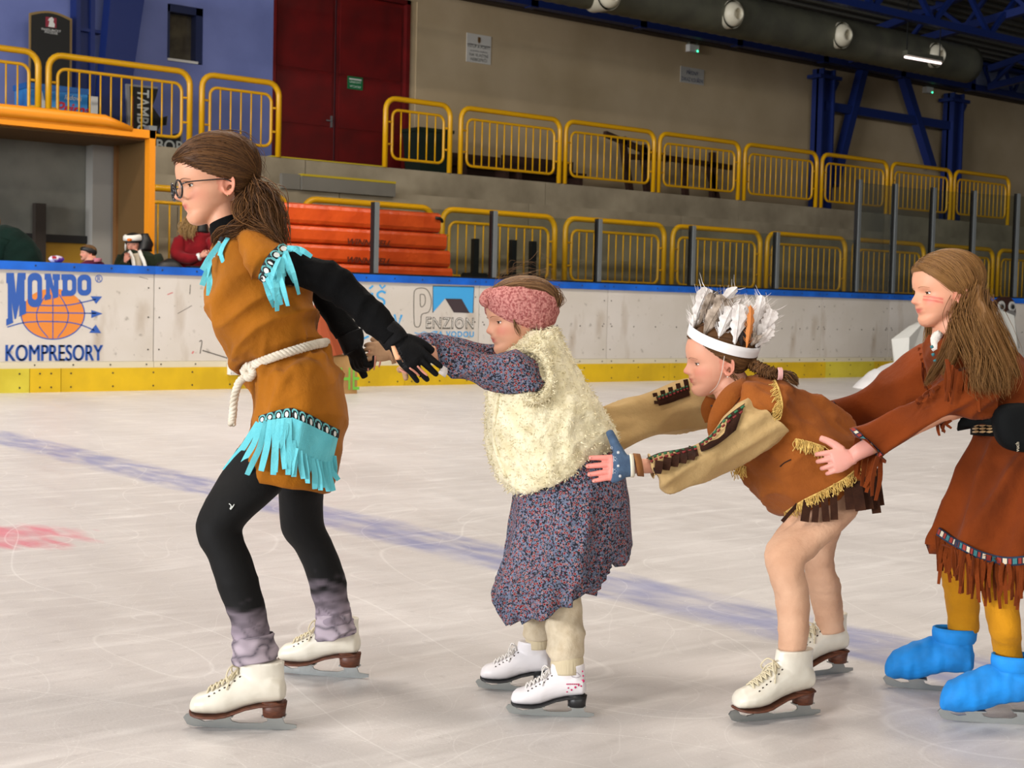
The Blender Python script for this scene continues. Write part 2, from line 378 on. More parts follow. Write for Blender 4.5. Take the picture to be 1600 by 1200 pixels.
# blue column at the left with its slanting box brace
cl = onY(127, 60, yc)[0]
fl = empty('braced_column', (cl, yc, 3.15)); tag(fl, 'dark blue steel column with a wide slanting brace before the blue wall', 'steel frame')
q = mk('column', join(box(cl-.13, cl-.06, yc-.12, yc+.12, 3.15, 7.6), box(cl+.1, cl+.17, yc-.12, yc+.12, 3.15, 7.6), box(cl-.06, cl+.1, yc-.03, yc+.03, 3.15, 7.6)), M_steel_blue, fr, False)
for z in (5.0, 6.2): mk('stiffener', box(cl-.13, cl+.3, yc-.1, yc+.1, z, z+.05), M_steel_blue, q, False)
t1, t2, b1, b2 = onY(168, -20, yc-.2), onY(222, -20, yc-.2), onY(146, 186, yc-.2), onY(186, 186, yc-.2)
def quadprism(p, y0, y1):
    V = [(x, y, z) for y in (y0, y1) for x, z in p]; return (np.array(V), [(0, 1, 2, 3), (7, 6, 5, 4), (0, 4, 5, 1), (1, 5, 6, 2), (2, 6, 7, 3), (3, 7, 4, 0)])
mk('brace', quadprism([(t1[0], t1[2]), (t2[0], t2[2]), (b2[0], b2[2]-.4), (b1[0], b1[2]-.4)], yc-.36, yc-.1), M_steel_blue, fl, False)

# roof above stands and ice
RS = .115
def zr(y): return 7.15+(YWALL-y)*RS
rf = struct(mk('ceiling', quadprism([(-16, 0), (42, 0), (42, .12), (-16, .12)], 0, 1), M_roof, None, False))
V = []
for y in (YWALL+.3, -19.5):
    for x, dz in ((-35, 0), (42, 0), (42, .12), (-35, .12)): V.append((x, y, zr(y)+dz+.25))
rf.data = rawmesh('ceiling', np.array(V)-WORG['ceiling'], [(0, 1, 2, 3), (7, 6, 5, 4), (0, 4, 5, 1), (1, 5, 6, 2), (2, 6, 7, 3), (3, 7, 4, 0)], M_roof, False)
for i in range(46):                                                # sheet ribs as far as they can be told apart
    y = YWALL-.15-i*.3
    mk('roof_rib', box(14, 42, y-.05, y+.05, zr(y)+.17, zr(y)+.25), M_roof, rf, False)
struct(mk('trim_1', box(xd1, 42, YWALL-.22, YWALL+.1, ZT, ZT+.12), mat('wall_plate_brown', '3c2f24', .8), None, False))
struct(mk('wall_clerestory', box(-4, 42, YWALL+.05, YWALL+.25, ZT+.12, 7.6), mat('light_band', '98a2c4', .7), None, False))
tr = empty('wall_truss', (20, YWALL-.35, ZT+.05)); tag(tr, 'dark blue lattice truss running along the top of the wall', 'truss')
mk('bottom_chord', box(xd1, 42, YWALL-.5, YWALL-.3, ZT+.02, ZT+.17), M_steel_blue, tr, False)
mk('top_chord', box(xd1, 42, YWALL-.5, YWALL-.3, 7.3, 7.42), M_steel_blue, tr, False)
x = xd1+.6; k = 0
while x < 36:
    if k % 3 == 2: mk('upright', box(x-.09, x+.09, YWALL-.5, YWALL-.3, ZT, 7.3), M_steel_blue, tr, False)
    mk('diagonal', beam((x, YWALL-.4, ZT+.12), (x-.38, YWALL-.4, 7.3), .07, .07), M_steel_blue, tr, False)
    mk('diagonal', beam((x, YWALL-.4, ZT+.12), (x+.38, YWALL-.4, 7.3), .07, .07), M_steel_blue, tr, False)
    x += .95; k += 1
# cross trusses over the ice
for xt in (27.0, 32.5, 38):
    t = empty('roof_truss', (xt, 14, 7.0)); tag(t, {27.0: 'dark blue roof truss crossing above the last air nozzles', 32.5: 'dark blue roof truss just past the end of the duct', 38: 'farthest dark blue roof truss beyond the duct'}[xt], 'truss', 'roof trusses at the end of the duct')
    ys = [21.6-1.5*i for i in range(9)]
    mk('bottom_chord', beam((xt, ys[0], 6.75), (xt, ys[-1], 6.75+12*RS), .16, .16), M_steel_blue, t, False)
    mk('top_chord', beam((xt, ys[0], 7.2), (xt, ys[-1], 8.2+12*RS), .16, .16), M_steel_blue, t, False)
    for i in range(8):
        y0, y1 = ys[i], ys[i+1]
        lo = lambda y: 6.75+(21.6-y)*RS
        hi = lambda y: 7.2+(21.6-y)*(RS+1/12)
        mk('diagonal', beam((xt, y0, lo(y0)), (xt, (y0+y1)/2, hi((y0+y1)/2)), .08, .08), M_steel_blue, t, False)
        mk('diagonal', beam((xt, (y0+y1)/2, hi((y0+y1)/2)), (xt, y1, lo(y1)), .08, .08), M_steel_blue, t, False)
tl = empty('edge_truss', (24, 17.6, 6.6)); tag(tl, 'dark blue lattice girder running above the ventilation duct', 'truss')
mk('bottom_chord', beam((14, 17.6, 6.72), (40, 17.6, 6.72), .14, .14), M_steel_blue, tl, False)
mk('top_chord', beam((14, 17.6, 7.62), (40, 17.6, 7.62), .14, .14), M_steel_blue, tl, False)
for i in range(13):
    x0 = 15+i*1.9
    mk('diagonal', beam((x0, 17.6, 6.72), (x0+.95, 17.6, 7.62), .09, .09), M_steel_blue, tl, False)
    mk('diagonal', beam((x0+.95, 17.6, 7.62), (x0+1.9, 17.6, 6.72), .09, .09), M_steel_blue, tl, False)
# ventilation duct with ball nozzles
M_duct = mat('duct_sheet', '6a6a5c', .55, .5); noise_mix(M_duct, '70705f', '5c5c50', 2)
YD = 18.5
dA, dB = onY(880, -8, YD), onY(1512, 92, YD); dz = (dA[2]+dB[2])/2; dr_ = .37
n = 40; xs = np.linspace(dA[0]-4, dB[0], 2*64)
rings = [np.stack([np.full(n, x), YD+(dr_+(.012 if i % 2 else 0))*np.cos(np.arange(n)*2*PI/n), dz+.05+(dr_+(.012 if i % 2 else 0))*np.sin(np.arange(n)*2*PI/n)], 1) for i, x in enumerate(xs)]
du = mk('ventilation_duct', ringmesh(rings), M_duct); tag(du, 'large round grey ventilation duct under the roof', 'duct')
M_noz = mat('nozzle_plastic', 'cfc9b4', .45)
for px_, py_ in ((972, -8), (1165, 22), (1335, 55), (1481, 86)):
    c = onY(px_-8, py_, YD-.45); no = empty('air_nozzle', c); no['label'] = 'cream ball nozzle'; no.parent = du; no.location = c-WORG['ventilation_duct']; WORG[no.name] = c
    d = unit(RT*.55-FW*.8-UP*.12); base = c+np.array((-.1, .2, 0))
    mk('collar', tube([base-d*.3, base+d*.13], [.25, .25], 24, cap=False), M_noz, no)
    u_ = unit(np.cross(d, (0, 0, 1))); v_ = np.cross(u_, d); tt = np.arange(24)*2*PI/24; lat = np.cos(tt)[:, None]*u_+np.sin(tt)[:, None]*v_
    prof = [(.12+.18*math.sin(a), .215*math.cos(a)) for a in np.linspace(0, 1.08, 8)]+[(.27, .094), (.10, .094), (-.08, .094)]   # ball with a real open throat
    mk('ball', ringmesh([base+d*s_+r_*lat for s_, r_ in prof]), M_noz, no)
pf, pg = onY(1414, 89, 17.7), onY(1470, 99, 17.7)
em = mat('tube_glow', (1, .85, .85), .5); bsdf(em).inputs['Emission Color'].default_value = (1, .82, .8, 1); bsdf(em).inputs['Emission Strength'].default_value = 2.2
fl_ = mk('fluorescent_lamp', tube([pf, pg], .022, 10), em); tag(fl_, 'glowing fluorescent tube hanging below the duct', 'lamp')
mk('lamp_housing', beam(pf+[0, 0, .08], pg+[0, 0, .08], .12, .09), M_duct, fl_, False)
mk('hanger', join(beam(pf+[.05, 0, .1], pf+[.05, 0, 1.1], .015, .015), beam(pg+[-.05, 0, .1], pg+[-.05, 0, 1.1], .015, .015)), M_black, fl_, False)
gl = mat('green_led', (.05, .9, .4), .5); bsdf(gl).inputs['Emission Color'].default_value = (.05, 1, .4, 1); bsdf(gl).inputs['Emission Strength'].default_value = 3
for x0, y0, lab in ((1082, 76, 'beside the blue-lettered notice'), (1450, 141, 'between the blue columns')):
    c = onY(x0, y0, YWALL-.06)
    em_ = mk('emergency_lamp', obox(c, ((1, 0, 0), (0, 1, 0), (0, 0, 1)), (.14, .06, .075)), M_white, None, False); tag(em_, 'small emergency lamp with green light on the wall '+lab, 'lamp')
    mk('green_light', tube([c+[.09, -.06, -.05], c+[.09, -.075, -.05]], .018, 10), gl, em_)
    mk('bracket', join(obox(c+[-.12, 0, .1], np.eye(3), (.012, .04, .03)), obox(c+[.12, 0, .1], np.eye(3), (.012, .04, .03))), M_duct, em_, False)

# ---- guard railings
def railing(L, H=1.12, nb=11, R=.045, label='', group='', loc=(0, 0, 0)):
    o = empty('guard_railing', loc); tag(o, label, 'railing', group); loc = np.array(loc)
    def rr(x0, x1, z0, z1, r, closed):
        P = []
        cs = [(x0, z1, PI, PI/2), (x1, z1, PI/2, 0)]+([(x1, z0, 0, -PI/2), (x0, z0, -PI/2, -PI)] if closed else [])
        if not closed: P.append((x0, 0, z0))
        for cx_, cz, a0, a1 in cs:
            c0 = cx_+r if cx_ == x0 else cx_-r; c1_ = cz-r if cz == z1 else cz+r
            for a in np.linspace(a0, a1, 6): P.append((c0+r*math.cos(a), 0, c1_+r*math.sin(a)))
        if not closed: P.append((x1, 0, z0))
        return np.array(P)
    mk('outer_frame', tube(rr(0, L, 0, H, .19, False)+loc, R, 10), M_yel, o)
    i0, i1, j0, j1 = .13, L-.13, .15, H-.18
    mk('inner_frame', tube(rr(i0, i1, j0, j1, .12, True)+loc, .024, 8, closed=True), M_yel, o)
    for x in (0, L):
        for z in (.38, H-.38): mk('connector', tube(np.array([(x, 0, z), (i0 if x == 0 else i1, 0, z)])+loc, .019, 6), M_yel, o)
    for k in range(nb):
        x = i0+(i1-i0)*(k+1)/(nb+1); mk('bar', tube(np.array([(x, 0, j0), (x, 0, j1)])+loc, .0125, 6), M_yel, o)
    return o
protos = {}
def put_rail(x, L, Y, z, nb, label, group):
    key = (round(L, 2), nb)
    if key in protos:
        p = protos[key]; o = copy_tree(p, np.array((x, Y, z))-WORG[p.name])
    else: o = protos[key] = railing(L, nb=nb, loc=np.array((x, Y, z)))
    tag(o, label, 'railing', group)
GU, GL = 'yellow railings on the upper platform', 'yellow railings on the lower walkway'
xr = lambda px_, py_, Y: onY(px_, py_, Y)[0]
zU, zL = 3.162, 1.224
put_rail(xr(60, 100, YUPR)-2.16, 2.16, YUPR, zU, 11, 'yellow tubular railing standing over the blue ice-cream chest', GU)
put_rail(xr(76, 100, YUPR), xr(297, 120, YUPR)-xr(76, 100, YUPR), YUPR, zU, 11, 'yellow tubular railing in front of the black tilted sign', GU)
put_rail(xr(316, 120, YUPR), xr(436, 140, YUPR)-xr(316, 120, YUPR), YUPR, zU, 5, 'short yellow railing beside the left edge of the red doors', GU)
put_rail(xr(603, 165, YUPR), xr(704, 170, YUPR)-xr(603, 165, YUPR), YUPR, zU, 5, 'short yellow railing in front of the dark green bin', GU)
for a, lab in ((720, 'in front of the low brown bench'), (884, 'where the dark wooden bench frame begins'), (1031, 'in front of the upended dark bench frame'), (1165, 'left of the braced blue columns'),
               (1286, 'in front of the first slanting blue brace'), (1395, 'in front of the second slanting blue brace'), (1494, 'past the last blue column')):
    put_rail(xr(a, 210, YUPR), 2.2, YUPR, zU, 11, 'yellow tubular railing on the upper platform '+lab, GU)
e0 = xr(449, 310, YLOW); put_rail(e0-2.16, 2.16, YLOW, zL, 11, 'yellow railing behind the leading skater and the shelter post', GL)
for a, lab in ((474, 'rising behind the orange mats'), (691, 'behind the black rubber-footed posts'), (884, 'on the lower walkway left of centre, next past the black posts'), (1052, 'on the lower walkway behind the feather headdress'),
               (1200, 'on the lower walkway behind the first tall glass post'), (1336, 'on the lower walkway behind the tall glass'), (1455, 'behind the head of the long-haired skater'), (1562, 'on the lower walkway above the walrus cut-out')):
    put_rail(xr(a, 340, YLOW), 2.16, YLOW, zL, 11, 'yellow tubular railing '+lab, GL)

# ---- rink boards
XC, RC = 18.5, 9.0
def bpath(s, off=0.0):                                 # board line in plan; off > 0 = behind the ice side
    if s <= XC: return np.array([s, YB+off, 0.0]), np.array([0, 1.0, 0])
    a = (s-XC)/RC; n_ = np.array([math.sin(a), math.cos(a), 0])
    return np.array([XC+RC*math.sin(a), YB-RC*(1-math.cos(a)), 0.0])+n_*off, n_
def bslab(s0, s1, y0, y1, z0, z1):
    k = 1 if s1 <= XC else max(2, int((s1-s0)/.2)); R_ = []
    for s in np.linspace(s0, s1, k+1):
        a, b = bpath(s, y0)[0], bpath(s, y1)[0]
        R_.append([a+[0, 0, z0], b+[0, 0, z0], b+[0, 0, z1], a+[0, 0, z1]])
    return ringmesh(R_)
def board_mat():
    m = mat('board_white', 'c9c4bd', .45)
    b = noise_mix(m, 'd2cdc8', 'bdb5a8', .8, .3, .75, 6)
    b = noise_mix(m, None, '8c7350', 2.2, .58, .80, 8, stretch=(1.6, 1, .55), base=b, amount=.55)
    b = noise_mix(m, None, '6a6258', 13, .66, .78, 5, base=b, amount=.6)
    noise_mix(m, None, '4a443e', 40, .70, .76, 3, base=b, amount=.6)
    return m
M_board = board_mat(); M_strip = mat('board_strip', 'cfc7ae', .5); M_kick = mat('kick_yellow', 'd4ae10', .45); noise_mix(M_kick, 'd9b412', 'c2a010', 2.5)
M_kick2 = mat('kick_yellow_pale', 'cfc03a', .45); noise_mix(M_kick2, 'd2c440', 'bfae2c', 2.5)
bd = empty('rink_boards', (11, YB, 0)); tag(bd, 'white ice rink boards with blue cap rail and yellow kick plate', 'rink boards')
seams = [-1.9, .2, 2.3, 4.39, 6.486, 8.58, 10.68, 12.77, 14.9, 17.04, 18.65, 20.7, 22.8, 24.9]
for a, b in zip(seams[:-1], seams[1:]):
    mk('board_panel', bslab(a+.004, b-.004, 0, .05, .30, 1.19), M_board, bd, False)
    mk('bottom_strip', bslab(a+.002, b-.002, -.012, .05, .235, .298), M_strip, bd, False)
    mk('cap_rail', bslab(a+.001, b-.001, -.02, .16, 1.19, 1.272), M_blue_rail, bd, False)
    sc = []
    nS = 6
    for s in np.linspace(a+.08, b-.08, nS):
        for z, off in ((.268, -.014), (1.235, -.022)):
            c, n_ = bpath(s, off); sc.append(tube([c+[0, 0, z], c-n_*.004+[0, 0, z]], .0085, 6))
        if a > 10: c, n_ = bpath(s, -.001); sc.append(tube([c+[0, 0, .72], c-n_*.004+[0, 0, .72]], .009, 6))
    for z in (.42, .75, 1.05):
        for s in (a+.06, b-.06): c, n_ = bpath(s, -.001); sc.append(tube([c+[0, 0, z], c-n_*.004+[0, 0, z]], .008, 6))
    ob = mk('screw_row', join(*sc), M_screw, bd)
mk('board_back', bslab(-1.9, 24.9, .05, .14, 0, 1.19), M_conc, bd, False)
mk('black_gasket', bslab(6.9, 24.9, .02, .14, 1.272, 1.292), M_black, bd, False)
kx = [-1.9, 1.0, 3.0, onY(45, 600, YB)[0], onY(94, 600, YB)[0], 7.45, 9.6, 11.8, 13.9, 17.15, 18.3, 20, 22, 24.9]
for i, (a, b) in enumerate(zip(kx[:-1], kx[1:])):
    mk('kick_plate', bslab(a+.003, b-.003, -.022, .05, 0, .235), M_kick2 if i in (2, 9, 11) else M_kick, bd, False)
    mk('screw_row', join(*[tube([bpath(s, -.022)[0]+[0, 0, z], bpath(s, -.027)[0]+[0, 0, z]], .009, 6) for s in np.linspace(a+.1, b-.1, max(2, int((b-a)/.35))) for z in (.05, .185)]), M_screw, bd)

# glass posts and panes above the boards
def glass_mat():
    m = bpy.data.materials.new('plexiglass'); m.use_nodes = True; t = m.node_tree; t.nodes.clear()
    o = t.nodes.new('ShaderNodeOutputMaterial'); tr_ = t.nodes.new('ShaderNodeBsdfTransparent'); tr_.inputs[0].default_value = (.86, .89, .86, 1)
    gs = t.nodes.new('ShaderNodeBsdfGlossy'); gs.inputs['Roughness'].default_value = .05
    fz = t.nodes.new('ShaderNodeFresnel'); fz.inputs[0].default_value = 1.25
    mx = t.nodes.new('ShaderNodeMixShader'); t.links.new(fz.outputs[0], mx.inputs[0]); t.links.new(tr_.outputs[0], mx.inputs[1]); t.links.new(gs.outputs[0], mx.inputs[2]); t.links.new(mx.outputs[0], o.inputs[0])
    return m
M_glass = glass_mat()
gl_ = empty('plexiglass_screen', (14, YB+.07, 1.28)); tag(gl_, 'clear plexiglass screen with grey posts standing on the rink boards', 'glass screen')
lowp = [9.22+1.715*k for k in range(5)]; tall = [17.9+.88*k for k in range(8)]
def post(s, h):
    c, n_ = bpath(s, .07); tdir = np.cross(n_, (0, 0, 1))
    mk('post', obox(c+[0, 0, (1.28+h)/2], (tdir, n_, (0, 0, 1)), (.027, .036, (h-1.28)/2)), M_alu, gl_, False)
    mk('gasket', obox(c-tdir*-.0+np.array([-.034*abs(tdir[0]), .034*tdir[1]*np.sign(-tdir[0])+.01, (1.28+h)/2]), (tdir, n_, (0, 0, 1)), (.009, .03, (h-1.28)/2)), M_black, gl_, False)
for s in lowp: post(s, 2.1)
for s in tall: post(s, 2.98)
for a, b, h in [(p, q, 2.07) for p, q in zip(lowp, lowp[1:]+[17.9])]+[(p, q, 2.94) for p, q in zip(tall, tall[1:])]:
    mk('pane', bslab(a+.03, b-.03, .065, .075, 1.285, h), M_glass, gl_, False)
# ================================================================== PRINTED BOARDS (on the board faces)
M_pblue = mat('print_blue', '2c57a8', .5); M_por = mat('print_orange', 'd98436', .5); M_pcy = mat('print_cyan', '3f9fdc', .5)
M_pgrey = mat('print_outline_grey', '6a665e', .5); M_pdk = mat('print_dark_brown', '3f3438', .5); M_pwh = mat('print_white', 'dedbd6', .5)
EX, EZ = np.array([1., 0, 0]), np.array([0, 0, 1.])
def bp(x, y, lift=.0015): return onY(x, y, YB)-[0, lift, 0]
def flat(pts, f, lift=.0015):
    P = np.array([bp(*f(x, y), lift) for x, y in pts]); return (P, [tuple(range(len(P)))])
def ring(out, inn, f, lift=.0015):
    n = len(out); P = np.array([bp(*f(x, y), lift) for x, y in list(out)+list(inn)])
    return (P, [(i, (i+1) % n, n+(i+1) % n, n+i) for i in range(n)])
def line(pts, f, wpx, lift=.0015, m=1):
    P = crom(np.array(pts, float), m); L, R_ = [], []
    for i in range(len(P)):
        t = unit(P[min(i+1, len(P)-1)]-P[max(i-1, 0)]); nn = np.array([-t[1], t[0]])*wpx/2; L.append(P[i]+nn); R_.append(P[i]-nn)
    n = len(P); V = np.array([bp(*f(x, y), lift) for x, y in L+R_]); return (V, [(i, i+1, n+i+1, n+i) for i in range(n-1)])
def rrect(x0, x1, y0, y1, r, n=8):
    P = []
    for cx_, cy_, a in ((x1-r, y0+r, -PI/2), (x1-r, y1-r, 0), (x0+r, y1-r, PI/2), (x0+r, y0+r, PI)):
        for q in range(n): t = a+PI/2*q/(n-1); P.append((cx_+r*math.cos(t), cy_+r*math.sin(t)))
    return P
f5 = lambda x, y: (x/5, 395+y/5)
f4 = lambda x, y: (x/4, 330+y/4)
lg = mk('sponsor_logo', flat([(330+198*math.cos(t), 642+158*math.sin(t)) for t in np.linspace(-2.5, 2*PI-2.95+.0, 60)], f4, .001), M_por, bd, False); lg['label'] = 'orange globe print'
bl = [flat([(48,157),(108,157),(123,320),(137,157),(200,157),(200,208),(191,210),(191,375),(203,378),(203,475),(142,500),(150,490),(150,400),(125,515),(112,518),(90,385),(100,530),(105,545),(48,570),(48,518),(60,512),(60,240),(48,236)], f5, .003),
      ring(rrect(215, 328, 157, 425, 52), rrect(250, 291, 213, 366, 20), f5, .003),
      flat([(347,163),(395,163),(420,265),(420,212),(410,212),(410,166),(468,168),(468,212),(456,215),(456,345),(420,358),(390,265),(390,325),(400,330),(398,360),(348,372),(348,330),(358,325),(358,212),(347,210)], f5, .003),
      ring(rrect(490, 596, 168, 338, 46), rrect(524, 562, 210, 296, 18), f5, .003), flat([(478, 168), (526, 168), (526, 212), (478, 212)], f5, .0032), flat([(478, 296), (526, 294), (526, 338), (478, 340)], f5, .0032), flat([(488, 168), (526, 168), (526, 338), (488, 338)], f5, .0031),
      ring(rrect(604, 712, 171, 334, 46), rrect(639, 677, 212, 293, 17), f5, .003)]
mk('logo_letters', join(*bl), M_pblue, lg, False)
gl2 = [line([(330+198*math.cos(t), 642+158*math.sin(t)) for t in np.linspace(-.6, 3.6, 50)], f4, 7, .002),
       line([(330, 500), (330, 798)], f4, 6, .002), line([(160, 633), (600, 638)], f4, 7, .002), line([(245, 588), (330, 590), (430, 586), (530, 566), (600, 550)], f4, 7, .002, 6),
       line([(45, 724), (140, 698), (240, 690), (330, 690), (430, 695), (510, 712), (590, 745)], f4, 7, .002, 6),
       line([(290, 520), (245, 590), (228, 650), (245, 720), (300, 790)], f4, 6, .002, 6), line([(370, 520), (410, 590), (427, 650), (410, 720), (360, 790)], f4, 6, .002, 6)]
gl2 += [flat([(565, 531), (638, 533), (600, 580)], f4, .002), flat([(570, 617), (642, 640), (570, 668)], f4, .002), flat([(598, 708), (632, 762), (556, 760)], f4, .002)]
mk('globe_lines', join(*gl2), M_pblue, lg, False)
a, b = bp(9, 564), bp(160, 564)
def fitw(wid, hgt):
    def f(V):
        V = V.copy(); V[:, 0] = (V[:, 0]-V[:, 0].min())/np.ptp(V[:, 0])*wid; V[:, 1] = V[:, 1]/V[:, 1].max()*hgt; return V
    return f
mk('logo_text', join(*[text_geo('KOMPRESORY', .2, a+EX*q, EX, EZ, .002+abs(q)*.02, 0, fitw(b[0]-a[0], .157), 'LEFT') for q in (-.006, 0, .006)]), M_pblue, lg, False)
c = bp(153.5, 435.5)
mk('registered_mark', join(ring([(617+23*math.cos(t), 422+25*math.sin(t)) for t in np.linspace(0, 2*PI, 24)[:-1]], [(617+18*math.cos(t), 422+20*math.sin(t)) for t in np.linspace(0, 2*PI, 24)[:-1]], f4),
   text_geo('R', .072, bp(154.3, 439.5), EX, EZ, .002)), M_pblue, lg, False)
# guest-house advertisement
f6 = lambda x, y: (430+x/4, 250+y/4)
pz = mk('guesthouse_logo', flat([(985, 787), (1243, 792), (1236, 957), (1215, 955), (1165, 868), (1062, 866), (985, 955)], f6, .001), M_pcy, bd, False); pz['label'] = 'blue and brown house logo'
mk('roof_shape', flat([(1062, 866), (1165, 868), (1215, 957), (1115, 953)], f6, .002), M_pdk, pz, False)
mk('frame_line', join(line([(985, 955), (985, 787), (1243, 792), (1236, 957)], f6, 5, .002)), M_pdk, pz, False)
mk('logo_initial', join(line(rrect(868, 975, 800, 960, 48)[0:0]+[(885, 1045), (868, 1020), (866, 850), (875, 812), (905, 800), (945, 808), (970, 850), (975, 900), (958, 950), (915, 965), (910, 1010), (900, 1040), (885, 1045)], f6, 5, .002, 3),
   line([(905, 840), (930, 842), (938, 870), (932, 905), (908, 915), (905, 840)], f6, 5, .002, 3)), M_pgrey, pz, False)
a, b = bp(665, 513), bp(740, 513)
mk('logo_text', text_geo('ENZION', .13, a, EX, EZ, .0012, .004, fitw(b[0]-a[0], .135), 'LEFT', space=1.1), M_pgrey, pz, False)
mk('logo_text', text_geo('ENZION', .13, a+EX*.008+EZ*.009, EX, EZ, .0025, -.003, fitw(b[0]-a[0]-.016, .117), 'LEFT', space=1.12), M_pwh, pz, False)
a, b = bp(676, 526), bp(740, 526.5)
mk('logo_text', text_geo('ZA VODOU', .08, a, EX, EZ, .002, .002, fitw(b[0]-a[0], .066), 'LEFT', space=1.15), M_pcy, pz, False)
mk('wave_line', line([(870, 1078), (900, 1086), (930, 1074), (960, 1086), (990, 1072)], f6, 5, .002, 4), M_pcy, pz, False)
hw = mk('hand_lettering', join(line([(612, 785), (588, 805)], f6, 12), line([(606, 830), (600, 905)], f6, 15), line([(652, 780), (668, 803), (688, 783)], f6, 11),
   line([(690, 832), (665, 820), (640, 835), (645, 858), (675, 872), (682, 895), (660, 910), (632, 898)], f6, 14, .0015, 3), line([(745, 965), (765, 1045), (790, 968)], f6, 13),
   line([(470, 985), (480, 1010)], f6, 12), line([(515, 1020), (545, 1050)], f6, 14), line([(545, 1120), (585, 1100)], f6, 12)), M_pcy, bd, False)
hw['label'] = 'light blue hand lettering'
# scuffs on the boards
mk('scuff_marks', join(line([(1245, 815), (1262, 812), (1250, 890)], f4, 6, .001, 3), line([(1265, 870), (1330, 890), (1420, 918)], f4, 7, .001, 4), line([(1190, 460), (1186, 520)], f4, 5, .001),
   line([(870, 410), (925, 425)], f4, 3, .001), line([(1110, 640), (1200, 590)], f4, 3, .001)), mat('scuff_black', '55504c', .7), bd, False)
mk('red_scuffs', join(line([(1045, 522), (1080, 508)], f4, 6, .001), line([(1200, 890), (1210, 875)], f4, 10, .001)), mat('scuff_red', 'c87878', .7), bd, False)
# ================================================================== FIGURE TOOLKIT
from mathutils.bvhtree import BVHTree
def bvh(geo): return BVHTree.FromPolygons([tuple(v) for v in geo[0]], [tuple(f) for f in geo[1]])
def S(x, y, tree, lift=.003, d0=3.4):                  # first hit of the pixel ray on a surface, lifted off it
    v = unit(FW+RT*(x-800)/FPX-UP*(y-600)/FPX)
    h = tree.ray_cast(Vector(CAM), Vector(v))
    if h[0] is None: return W(x, y, d0)
    return np.array(h[0])-v*lift
def loft(rows, n=28, m=4, e=2.0, k=1.0, hem=0, cap=True):
    """rows: xl,yl,xr,yr (pixels), depth, half thickness in metres[, depth of right minus left]"""
    Z = np.array([list(r)+[0]*(7-len(r)) for r in rows], float); Z = crom(Z, m); R_ = []
    th = np.arange(n)*2*PI/n; c, s = np.cos(th), np.sin(th)
    c, s = np.sign(c)*np.abs(c)**(2/e), np.sign(s)*np.abs(s)**(2/e)
    for xl, yl, xr, yr, d, t, dd in Z:
        A, B = W(xl, yl, d-dd/2), W(xr, yr, d+dd/2); C, H = (A+B)/2, (B-A)/2
        R_.append(C+k*(c[:, None]*H-s[:, None]*t*FW))
    if hem:
        for q, f in ((1, 1-hem), (min(3, len(R_)), 1-hem*1.2)):
            r = R_[-q] if q > 1 else R_[-1]; cc = r.mean(0); R_.append(cc+(r-cc)*f)
    return ringmesh(R_, cap)
def wrinkle(geo, amp, scale, seed=1, stretch=(1, 1, 1)):
    V, Fc = geo; N = normals(V, Fc); return (V+N*(amp*vnoise(V*np.array(stretch), scale, seed))[:, None], Fc)
def folds(geo, amp, freq, ang=0, elong=3.5, seed=1, where=None, sharp=1.4):
    """cloth creases: ridged noise drawn out along an image direction (degrees, 0 = rightwards, 90 = up)"""
    V, Fc = geo; N = normals(V, Fc); a = math.radians(ang); d = V-CAM
    x, y, z = d@RT, d@UP, d@FW; u, v = x*math.cos(a)+y*math.sin(a), -x*math.sin(a)+y*math.cos(a)
    q = np.stack([u/elong, v, z*.7], 1); n = vnoise(q, freq, seed); r = (1-np.minimum(1, abs(n)*1.6))**sharp
    dsp = amp*(.85*r-.32+.35*vnoise(q, freq*.45, seed+7))
    if where is not None: dsp = dsp*where(V)
    return (V+N*dsp[:, None]*(-1 if (N*(V-V.mean(0))).sum() < 0 else 1), Fc)
def hang(pts, tree, lift, d0, drop=.004):
    """points of a strap that starts on a surface and hangs in front of it"""
    out = []; dd = None
    for i, (x, y) in enumerate(pts):
        h = S(x, y, tree, lift, 99.); z = (h-CAM)@FW
        if dd is None: dd = z if z < 50 else d0
        else: dd = min(dd+drop, z if z < 50 else 99)
        out.append(W(x, y, dd))
    return out
def pxy(V): d = V-CAM; z = d@FW; return 800+FPX*(d@RT)/z, 600-FPX*(d@UP)/z
def ribbon(P, wd, nrm, th=.0016, m=3):
    """flat strap through world points P, width wd (scalar or list), lying across direction nrm"""
    P = np.asarray(P, float); wd = np.broadcast_to(np.asarray(wd, float), (len(P),))
    Z = crom(np.hstack([P, wd[:, None]]), m); R_ = []
    for i in range(len(Z)):
        t = unit(Z[min(i+1, len(Z)-1), :3]-Z[max(i-1, 0), :3]); b = unit(np.cross(t, nrm)); nn = np.cross(b, t); h = Z[i, 3]/2; p = Z[i, :3]
        R_.append([p-b*h-nn*th/2, p+b*h-nn*th/2, p+b*h+nn*th/2, p-b*h+nn*th/2])
    return ringmesh(R_)
